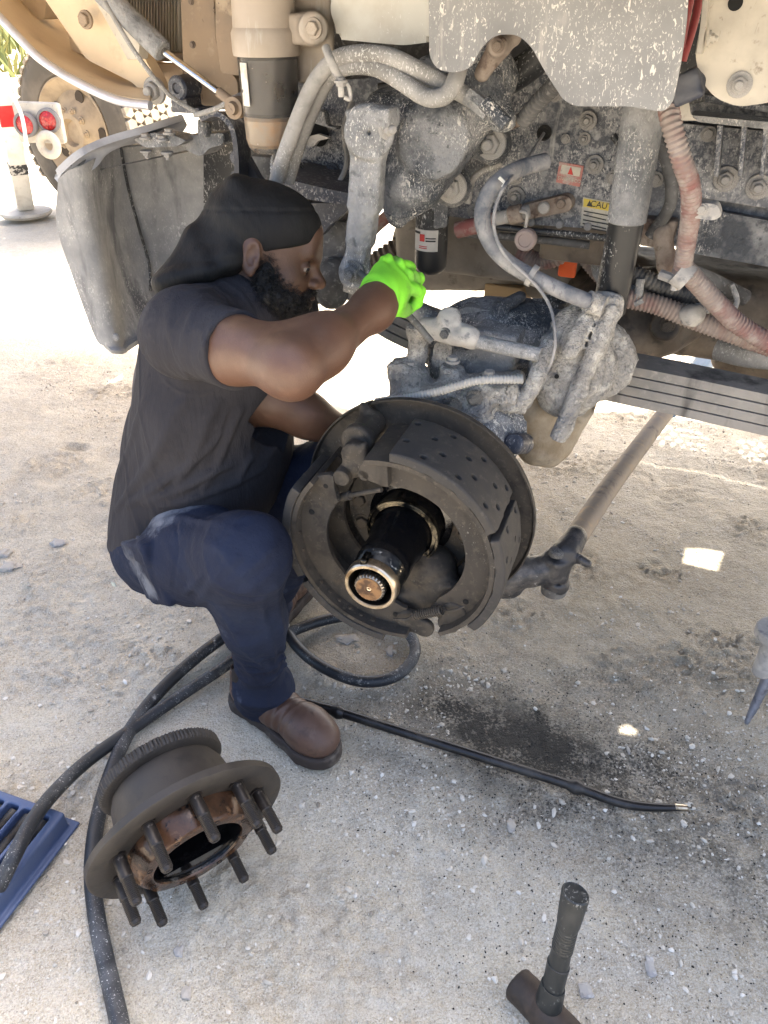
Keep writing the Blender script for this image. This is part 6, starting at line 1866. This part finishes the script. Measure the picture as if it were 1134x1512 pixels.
# ------------------------------------------------------------------ wheel hub lying on the dirt
M_hubm = mat('oily_brown_hub_casting', (.028, .024, .021), .6, .15, [('noise', (.052, .044, .035), 7, .42, .66, dict(rough=.78)), ('noise', (.018, .016, .014), 22, .52, .7), ('noise', (.12, .08, .05), 15, .66, .78, dict(amt=.5))], [('noise', 120, .25, .002)])
M_oilface = mat('oil_wet_rusty_face', (.075, .038, .021), .22, .2, [('noise', (.022, .014, .010), 14, .42, .60, dict(rough=.08)), ('noise', (.17, .10, .055), 34, .56, .68), ('noise', (.012, .009, .008), 60, .58, .66)], [('noise', 70, .4, .003)])
M_oilpool = mat('pooled_black_oil', (.003, .003, .0035), .03, 0, [], [('noise', 16, .25, .006)], spec=.8)
M_stud = mat('dark_wheel_stud', (.026, .022, .020), .42, .5, [('noise', (.07, .058, .048), 30, .50, .68), ('noise', (.16, .14, .12), 70, .62, .7)], [('noise', 100, .2, .001)])
d0 = nrm(ray(281, 1232))
e1 = nrm(XV - (XV @ d0) * d0); e2 = -nrm(UPV - (UPV @ d0) * d0)      # right and down in the line of sight
HA = nrm(.385 * -d0 + .923 * (.44 * e1 + .898 * e2))                  # hub axis, towards the studs
HO = K(281, 1232, 1.338); HSC = .92
HO = HO + np.array([0, 0, 0])
u1, u2, _ = frame_of(HA)
print('hub', HA, HO, 'low', HO[2] - .19 * math.sqrt(1 - HA[2] ** 2))
HUB = thing('wheel_hub', HO, 'removed ten stud wheel hub lying on the dirt with its oily bore facing out', 'wheel hub')
HUB.scale = (HSC, HSC, HSC)
def HP(h, r, a):
    return HO + HA * h + (math.cos(a) * u1 + math.sin(a) * u2) * r
lathe('flange', HO, HA, [(-.020, .075), (-.020, .186), (-.017, .192), (-.003, .193), (0, .189), (.0, .150), (-.003, .146), (-.004, .10)], M_hubm, HUB, seg=96)
lathe('barrel', HO, HA, [(-.130, .104), (-.122, .106), (-.105, .114), (-.08, .118), (-.05, .121), (-.032, .128), (-.0202, .137), (-.0202, .07)], M_hubm, HUB, seg=72)
tr = lambda i, w, r: r * (1 + (.022 if math.sin(w * 100) > 0 else 0)) if i in (1, 2) else r
lathe('tone_ring', HO, HA, [(-.150, .116), (-.150, .123), (-.134, .123), (-.130, .122), (-.124, .112), (-.124, .09)], M_hubm, HUB, seg=400, rfun=tr)
lathe('tone_ring_face', HO, HA, [(-.1505, .06), (-.1515, .112), (-.149, .117)], M_hubm, HUB, seg=64)
scal = lambda i, w, r: r * (1 + .022 * math.cos(w * 8)) if 0 < i < 4 else r
lathe('bearing_housing', HO, HA, [(-.003, .122), (.010, .121), (.034, .113), (.040, .110), (.0415, .106), (.0415, .088), (.038, .086), (-.04, .083), (-.04, 0)], M_oilface, HUB, seg=96, rfun=scal)
lathe('oil_bore', HO, HA, [(.0385, .0855), (.02, .082), (-.035, .079), (-.038, 0)], M_grease, HUB, seg=64)
# oil lying in the lower half of the bore
e_lo = nrm(-ZV - (-ZV @ HA) * HA); e_sd = np.cross(HA, e_lo)
V = []; F = []
n = 20
for h in (-.034, .033):
    for i in range(n + 1):
        a = math.radians(-62 + 124 * i / n)
        V.append(HO + HA * h + (math.cos(a) * e_lo + math.sin(a) * e_sd) * .0805)
for i in range(n):
    F.append([i, i + 1, n + 2 + i, n + 1 + i])
F.append([0, n, 2 * n + 1, n + 1]); F.append(list(range(n + 1))); F.append(list(range(n + 1, 2 * n + 2))[::-1])
obj('oil_pool', V, F, M_oilpool, HUB, smooth=False)
sv = g_lathe(np.zeros(3), ZV, [(-.030, .010), (.001, .0155), (.001, .0118), (.012, .0118), (.040, .0118), (.042, .0102)] + [(.043 + .0032 * i + q, .0108 if q else .0094) for i in range(13) for q in (0, .0016)] + [(.086, .0094), (.089, .0080), (.0892, .004), (.0875, .003), (.0875, 0)], 24)
STUD = mkmesh('stud', sv[0], sv[1], M_stud, True, 35)
boltm = mkmesh('threaded_hole', *g_lathe(np.zeros(3), ZV, [(.0, .0058), (.0008, .0058), (.0008, .0046), (-.001, .004), (-.001, 0)], 16), M_hole, True, 30)
def place(me, name, p, axis, parent):
    o = link(name, me, parent)
    a1, a2, a3 = frame_of(axis); q = np.asarray(p) - base_of(parent)
    o.matrix_local = Matrix([[a1[i], a2[i], a3[i], q[i]] for i in range(3)] + [[0, 0, 0, 1]])
    return o
for i in range(10):
    place(STUD, 'stud', HP(0, .1428, .20 + i * math.pi / 5), HA, HUB)
for i in range(8):
    place(boltm, 'threaded_hole', HP(.0415, .099, i * math.pi / 4 + .39), HA, HUB)
c_ = HO - HA * .10 * HSC; gs_ = np.array([c_[0], c_[1], 0])
V, F = ico(3)
V = V * (1 + .25 * fbm(V, 1.4, 3, 91))[:, None] * np.array([.075, .07, .5 * max(.03, c_[2] - .104) + .01]) + np.array([c_[0], c_[1], .5 * max(.03, c_[2] - .104)])
props(obj('stone', V, F, M_stone, angle=40), 'rough stone wedged under the barrel of the removed hub', 'stone')

# ------------------------------------------------------------------ hoses on the ground, pry bar
M_rub = mat('dusty_black_rubber', (.016, .018, .022), .5, 0, [('noise', (.10, .10, .10), 9, .5, .7, dict(rough=.9)), ('noise', (.45, .43, .39), 30, .62, .70, dict(gate=4, g0=.5, g1=.56, rough=.95)), spat(sc=120, lo=.06, hi=.14)], [('noise', 90, .2, .002)])
def ghose(name, pts, r, label, lift=.0):
    q = []
    for p in pts:
        g = G(p[0], p[1], r + (p[2] if len(p) > 2 else 0.0)); q.append(g)
    V, F = g_tube(q, r, seg=16, n=9)
    return props(obj(name, V, F, M_rub, angle=60), label, 'air hose', 'black air hoses lying on the dirt')
HOSE1 = ghose('air_hose', [(-60, 1420, .0), (-12, 1330, .02), (20, 1265, .075), (48, 1212, .075), (82, 1168, .05), (130, 1123, .02), (200, 1073), (262, 1030), (320, 992), (360, 965), (420, 937), (470, 918), (520, 908), (560, 902)], .0145, 'black rubber air hose crossing over the blue socket tray')
HOSE2 = ghose('air_hose', [(186, 1560), (172, 1490), (156, 1420), (142, 1350), (136, 1280), (144, 1210), (164, 1140), (192, 1078), (232, 1025), (285, 975), (345, 930), (400, 892), (440, 868)], .0155, 'black rubber air hose running down past the removed hub to the bottom edge')
HOSE3 = ghose('air_hose', [(398, 800), (402, 840), (407, 880), (420, 925), (446, 962), (486, 990), (535, 1006), (580, 1000), (608, 976), (612, 950), (596, 930), (560, 915)], .0145, 'black rubber air hose curled in a loop under the left brake shoe')
M_bar = mat('oiled_dark_steel_bar', (.026, .025, .026), .32, .6, [('noise', (.07, .065, .06), 14, .48, .68, dict(rough=.6))], [('noise', 90, .2, .002)])
bar_px = [(432, 1032, .012), (470, 1043, .012), (500, 1051, .012), (620, 1089, .012), (740, 1127, .012), (850, 1162, .012), (905, 1182, .011), (950, 1191, .009), (1014, 1193, .006)]
bp_ = [G(x, y, z) for x, y, z in bar_px]
V, F = g_tube(bp_, [.0115, .0115, .0115, .0112, .0105, .0105, .0105, .0098, .0066], seg=16, n=8)
c1v, c1f = g_tube([G(490, 1048, .012), G(500, 1051.5, .012), G(508, 1054, .012)], [.012, .017, .012], seg=16, n=4)
c2v, c2f = g_tube([G(838, 1158.5, .012), G(850, 1162, .012), G(862, 1166, .012)], [.0110, .0165, .0112], seg=16, n=4)
PRY = obj('pry_bar', V, F, M_bar, angle=60)
props(PRY, 'long dark steel pry bar lying across the oil stained dirt', 'pry bar')
obj('collar', c1v, c1f, M_bar, PRY, angle=60); obj('collar', c2v, c2f, M_bar, PRY, angle=60)
cyl('bright_tip', bp_[-1] - .026 * nrm(bp_[-1] - bp_[-2]) + ZV * .0012, bp_[-1] + .001 * nrm(bp_[-1] - bp_[-2]), .0074, M_worn, PRY, r2=.0066)

# ------------------------------------------------------------------ sledge hammer standing on its head
M_handle = mat('black_glassfibre_handle', (.014, .017, .018), .42, 0, [('noise', (.045, .045, .042), 12, .5, .7, dict(rough=.7)), ('streak', (.12, .115, .10), 60, .62, .70, dict(amt=.7)), spat((.3, .3, .28), 70, .08, .2, g0=.45, g1=.6)], [('noise', 140, .2, .001)])
hb_ = G(812, 1550); ht = hb_ + ZV * .34
ht = G(850, 1318, .315); hb_ = G(806, 1500, .030)
hx = nrm(ht - hb_)
HAM = thing('sledge_hammer', (hb_[0], hb_[1], 0), 'black handled sledge hammer standing upside down on its rusty head', 'hammer')
side = nrm(np.array([-.62, .78, 0])); side = nrm(side - (side @ hx) * hx); oth = np.cross(hx, side)
def oval(h, a, b, n=32):
    return [hb_ + hx * h + side * (a * math.cos(2 * math.pi * i / n)) + oth * (b * math.sin(2 * math.pi * i / n)) for i in range(n)]
LH = float(np.linalg.norm(ht - hb_))
prof = [(0, .017, .0145), (.10, .018, .0150), (.13, .0185, .0155), (.1305, .0170, .0140), (LH - .13, .0160, .0135)]
for i in range(9):
    h = LH - .125 + i * .0062
    prof += [(h, .0165, .0140), (h + .002, .0172, .0147), (h + .0042, .0172, .0147)]
prof += [(LH - .062, .0185, .0155), (LH - .045, .0195, .0165), (LH - .006, .0215, .0180), (LH - .002, .0212, .0178), (LH, .0195, .0162), (LH - .0008, .0185, .0152)]
V = []; F = []
for h, a, b in prof:
    V += oval(h, a, b)
m = len(prof)
for i in range(m - 1):
    for j in range(32):
        k = (j + 1) % 32
        F.append([i * 32 + j, i * 32 + k, i * 32 + 32 + k, i * 32 + 32 + j])
F.append(list(range(32))[::-1]); F.append([(m - 1) * 32 + j for j in range(32)])
obj('handle', V, F, M_handle, HAM, angle=35)
lathe('lanyard_hole', hb_ + hx * (LH - .030) - oth * .0172 + side * .010 * 0, -oth + side * .9, [(.0, .0052), (.0015, .0052), (.0015, .0040), (-.002, .0035), (-.002, 0)], M_hole, HAM, seg=16)
S = Sdf(.0022, .006)
hc = hb_ + hx * .005
for q in (1, -1):
    S.cyl(hc + side * .020 * q, hc + side * .064 * q, .0285, .005)
S.cyl(hc - side * .066, hc + side * .066, .0245, .006); S.ell(hc, (.03, .030, .034), np.stack([side, oth, hx], 1), k=.01)
sdf_obj('hammer_head', S, mat('rusty_hammer_head', (.035, .027, .022), .65, .3, [('noise', (.075, .05, .035), 13, .44, .64), ('noise', (.13, .19, .04), 24, .62, .70, dict(gate=7, g0=.52, g1=.6)), ('noise', (.03, .025, .022), 30, .55, .7)], [('noise', 110, .4, .002)]), HAM, lumps(.0008, 60), .002)
V = []; F = []
for h, a, b in ((.030, .0215, .0185), (.034, .0225, .0195), (.075, .0205, .0172), (.078, .0195, .0162)):
    V += oval(h, a, b)
for i in range(3):
    for j in range(32):
        k = (j + 1) % 32
        F.append([i * 32 + j, i * 32 + k, i * 32 + 32 + k, i * 32 + 32 + j])
F.append(list(range(32))[::-1]); F.append([96 + j for j in range(32)])
obj('overstrike_guard', V, F, M_handle, HAM, angle=35)
for i in range(5):
    h = .084 + i * .0058
    lathe('grip_groove', hb_ + hx * h + oth * -.0150, -oth, [(0, .006), (.0012, .0055), (.0014, 0)], M_handle, HAM, seg=10)

# ------------------------------------------------------------------ blue socket tray with impact sockets
M_tray = mat('blue_moulded_plastic', (.045, .070, .150), .5, 0, [('noise', (.065, .095, .18), 6, .42, .68), ('noise', (.2, .2, .2), 40, .64, .74, dict(amt=.4))], [('noise', 180, .1, .001)])
M_sock = mat('black_impact_socket', (.012, .012, .014), .45, .5, [('noise', (.05, .05, .05), 18, .5, .7)], [])
zt_ = .050
c_top = G(96, 1200, zt_)                                   # outer corner of the rim
ax1 = nrm(G(8, 1312, zt_) - c_top)                         # towards the lower left
ax1[2] = 0; ax1 = nrm(ax1)
ax2 = nrm(G(0, 1162, zt_) - c_top); ax2[2] = 0; ax2 = nrm(ax2 - (ax2 @ ax1) * ax1)
RTY = np.stack([ax1, ax2, ZV], 1)
def TY(a, b, c):
    return np.array([c_top[0], c_top[1], 0]) + RTY @ np.array([a, b, c])
LT, WT = .30, .36
TRAY = thing('socket_tray', TY(LT / 2, WT / 2, 0), 'blue plastic socket tray cut off by the left edge', 'tool tray')
S = Sdf(.0028, .004)
S.box(TY(LT / 2, WT / 2, .026), (LT / 2, WT / 2, .026), RTY, .006, k=0)
S.box(TY(LT / 2, WT / 2, .004), (LT / 2 + .014, WT / 2 + .014, .004), RTY, .002, k=.004)
slots = []
for i in range(9):
    y = .034 + i * .037
    ln = .115 if i else .135
    slots.append((y, ln))
    S.box(TY(.018 + ln / 2, y, .046), (ln / 2, .0145, .028), RTY, .006, sub=True, k=.002)
S.box(TY(.235, WT / 2 + .02, .053), (.045, WT / 2 - .03, .012), RTY, .004, sub=True, k=.002)
for i in range(8):
    S.box(TY(.045 + .02, .0525 + i * .037, .052), (.03, .0016, .004), RTY, .001, k=.002)
sdf_obj('tray_body', S, M_tray, TRAY, angle=50)
S = None
def socket(y, ln, k, lab):
    a, b = TY(.024, y, .034), TY(.012 + ln, y, .034)
    d = nrm(b - a); L = float(np.linalg.norm(b - a)); r1, r2 = (.0125, .0135) if k % 2 else (.0115, .0128)
    V, F = g_lathe(a, d, [(0.004, .007), (0, .0075), (0, r1 - .001), (.001, r1), (L * .52, r1), (L * .55, r2), (L * .6, r2), (L - .001, r2), (L, r2 - .001), (L, .007), (L - .02, .006), (L - .02, 0)], 24)
    o = obj('impact_socket', V, F, M_sock, angle=35)
    return props(o, lab, 'socket', 'black impact sockets lying in the blue tray')
labs = ['black impact socket in the outermost slot, right of the hose', 'black impact socket in the second slot, hidden under the hose', 'black impact socket in the third slot, just left of the hose', 'black impact socket in the fourth slot of the blue tray', 'black impact socket in the fifth slot, at the picture edge']
for i in range(5):
    socket(slots[i][0], slots[i][1], i, labs[i])

# ------------------------------------------------------------------ stand at the right edge
q0 = G(1100, 1072); 
STN = thing('axle_stand', (q0[0] + .1, q0[1], 0), 'dusty grey steel stand cut off by the right edge', 'axle stand')
kk = float((q0 - CAM) @ FWD)
S = Sdf(.003, .006)
tp = K(1150, 968, kk * .97)
dn = nrm(q0 - tp); wn_ = nrm(np.cross(dn, ray(1110, 1020)))
S.chain([tp + dn * -.1, q0 + dn * -.01], [.022, .0065])
S.cap(tp, K(1180, 985, kk * .99), .018)
sdf_obj('leg', S, mat('bluish_scuffed_steel', (.20, .21, .25), .45, .6, [('noise', (.36, .36, .38), 14, .45, .65), ('noise', (.1, .1, .12), 40, .55, .7)], []), STN, lumps(.001, 50), .002)
S = Sdf(.003, .006)
c_ = K(1146, 935, kk * .92)
S.cyl(c_ - ZV * .012, c_ + ZV * .012, .042, .004)
S.cyl(c_ - ZV * .12, c_, .02, .004)
sdf_obj('saddle', S, MATS['dusty_clamp_metal'], STN, lumps(.0008, 50), .002)

# ------------------------------------------------------------------ trailer wheel, tail lights and landing leg at the left
TC = K(108, 196, 5.5)
wr = TC[2] + .0 if False else .56
bth = math.radians(31)
WI = np.array([math.sin(bth), math.cos(bth), 0])           # axle direction, away from us
TRL = thing('parked_trailer', (TC[0], TC[1], 0), 'parked trailer at upper left showing one tyre and two round red tail lights', 'trailer')
M_tyre = mat('dusty_tyre_rubber', (.09, .078, .062), .9, 0, [('noise', (.16, .135, .105), 4, .42, .66)], [('noise', 40, .3, .004)])
M_tread = mat('pale_tread_rubber', (.26, .215, .155), .95, 0, [('noise', (.36, .31, .24), 5, .42, .66), ('noise', (.16, .13, .1), 16, .54, .7)], [('noise', 30, .4, .006)])  # tread blocks paler than the sidewall rubber
R_ = TC[2] - .0
wd2 = .46
TCc = np.array([TC[0], TC[1], R_])
TY_ = lathe('tyre', TCc, WI, [(.03, R_ * .60), (.0, R_ * .64), (-.012, R_ * .75), (-.008, R_ * .86), (.0, R_ * .90), (.004, R_ * .905), (.012, R_ * .955), (.04, R_ * .968), (wd2 - .04, R_ * .968), (wd2, R_ * .92), (wd2, R_ * .6)], M_tyre, TRL, seg=96)
a1, a2, _ = frame_of(WI)
blk = []
nb_ = 44
TBm = None
for row in range(6):
    for i in range(nb_):
        w = 2 * math.pi * (i + (.5 if row % 2 else 0)) / nb_
        d = math.cos(w) * a1 + math.sin(w) * a2; tg_ = -math.sin(w) * a1 + math.cos(w) * a2
        if d[2] < -.55:
            continue
        if TBm is None:
            hx_ = [(.040, 0), (.022, .030), (-.022, .030), (-.040, 0), (-.022, -.030), (.022, -.030)]
            Vb = [(x * 1.12, y * 1.06, 0) for x, y in hx_] + [(x * 1.02, y * .96, .026) for x, y in hx_]
            Fb = [[0, 1, 2, 3, 4, 5][::-1], [6, 7, 8, 9, 10, 11]] + [[j, (j + 1) % 6, 6 + (j + 1) % 6, 6 + j] for j in range(6)]
            TBm = mkmesh('tread_block', Vb, Fb, M_tread, False)
        q = TCc + d * (R_ * .962) + WI * (.044 + row * .0755) - base_of(TRL)
        o = link('tread_block', TBm, TY_)
        o.matrix_local = Matrix([[tg_[k] * 1.0, WI[k] * 1.25, d[k], q[k]] for k in range(3)] + [[0, 0, 0, 1]])
M_rim = mat('cream_dusty_rim', (.40, .31, .20), .7, .0, [('noise', (.26, .20, .13), 7, .45, .66)], [])
lathe('rim', TCc, WI, [(.045, R_ * .60), (.0, R_ * .615), (-.004, R_ * .60), (.03, R_ * .55), (.05, R_ * .50), (.07, R_ * .46), (.05, R_ * .36), (.01, R_ * .28), (-.02, R_ * .22), (-.02, R_ * .16), (.02, R_ * .13), (.02, 0)], M_rim, TRL, seg=64)
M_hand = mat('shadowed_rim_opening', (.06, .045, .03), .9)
for i in range(10):
    w = i * math.pi / 5
    d = math.cos(w) * a1 + math.sin(w) * a2
    if i % 2:
        lathe('hand_hole', TCc + d * R_ * .41 + WI * .054, -WI, [(0, R_ * .075), (.004, R_ * .07), (.004, 0)], M_hand, TRL, seg=18)
    bolt(TRL, TCc + d * R_ * .25 - WI * .006, -WI, .018, M_rim, 'nut')
LC = K(56, 182, 4.95)
lv = nrm(np.array([math.cos(.15), -math.sin(.15) * .6, -.02])); ln_ = nrm(np.cross(lv, ZV)); ln_ = ln_ if ln_ @ (CAM - LC) > 0 else -ln_
RL = axes(lv, ln_)
box('light_bracket', LC - ln_ * .03, (.155, .03, .12), M_cream, TRL, RL, .02)
M_lens = mat('red_tail_light_lens', (.50, .02, .02), .2, 0, [('vor', (.28, .008, .01), 60, .2, .5)], [('vor', 60, .6, .004)], spec=.6)
M_rub2 = mat('grey_rubber_grommet', (.16, .15, .15), .8)
for px, py in ((38, 184), (72, 178)):
    c = K(px, py, 4.93)
    lt = lathe('tail_light', c, ln_, [(-.02, .074), (.015, .074), (.02, .066), (.02, .058), (.008, .056)], M_rub2, TRL, seg=32)
    lathe('lens', c, ln_, [(.0, .058), (.012, .056), (.018, .040), (.021, 0)], M_lens, lt, seg=32)
S = Sdf(.008, .01)
hkc = K(72, 214, 4.95)
for i in range(16):
    a, b = [2 * math.pi * (i + j) / 16 for j in (0, 1)]
    S.cap(hkc + lv * .055 * math.cos(a) + ZV * .06 * math.sin(a), hkc + lv * .055 * math.cos(b) + ZV * .06 * math.sin(b), .024)
sdf_obj('tow_eye', S, M_cream, TRL)
# landing leg
LG0, LG1 = K(2, 118, 4.9), G(38, 312, .03)
LEG = thing('landing_leg', (LG1[0], LG1[1], 0), 'white landing leg with red reflective band standing on a round foot', 'landing leg')
M_wht = mat('white_painted_steel', (.66, .63, .56), .5, 0, [('noise', (.52, .48, .41), 8, .48, .68), ('noise', (.3, .24, .17), 24, .62, .74, dict(amt=.6))], [])
lx = nrm(LG0 - LG1)
ct = LG1 + lx * float(np.linalg.norm(LG0 - LG1))
b1, b2, _ = frame_of(lx)
RLg = np.stack([b1, b2, lx], 1)
Lg = float(np.linalg.norm(LG0 - LG1))
box('leg_tube', LG1 + lx * (Lg * .5 + .03), (.060, .060, Lg * .5 - .03), M_wht, LEG, RLg, .012)
c = LG1 + lx * Lg * .80
V, F = g_box(c, (.0625, .0625, Lg * .075), RLg, .006)
obj('red_reflective_band', V, F, mat('red_reflective_tape', (.55, .02, .02), .35), LEG)
c = LG1 + lx * Lg * .40
V, F = g_box(c, (.0618, .0618, .045), RLg, .006)
obj('black_marking', V, F, mat('black_marking_tape', (.03, .03, .03), .6, 0, [('noise', (.5, .48, .44), 30, .5, .54)], []), LEG)
lathe('foot_pad', np.array([LG1[0], LG1[1], 0]), ZV, [(0, .17), (.02, .19), (.035, .185), (.04, .12), (.05, .06), (.09, .05), (.09, 0)], M_cream, LEG, seg=40)
tube('crank_handle', [K(10, 128, 4.8), K(30, 165, 4.8), K(38, 205, 4.8), K(40, 235, 4.8), K(47, 254, 4.8)], .012, M_wht, LEG)
# unseen trailer deck box, set where its shadow bands the yard at left
box('deck_shade_box', np.array([-2.6, 5.95, 1.70]), (1.2, .36, .09), M_rust, TRL, None, .02)
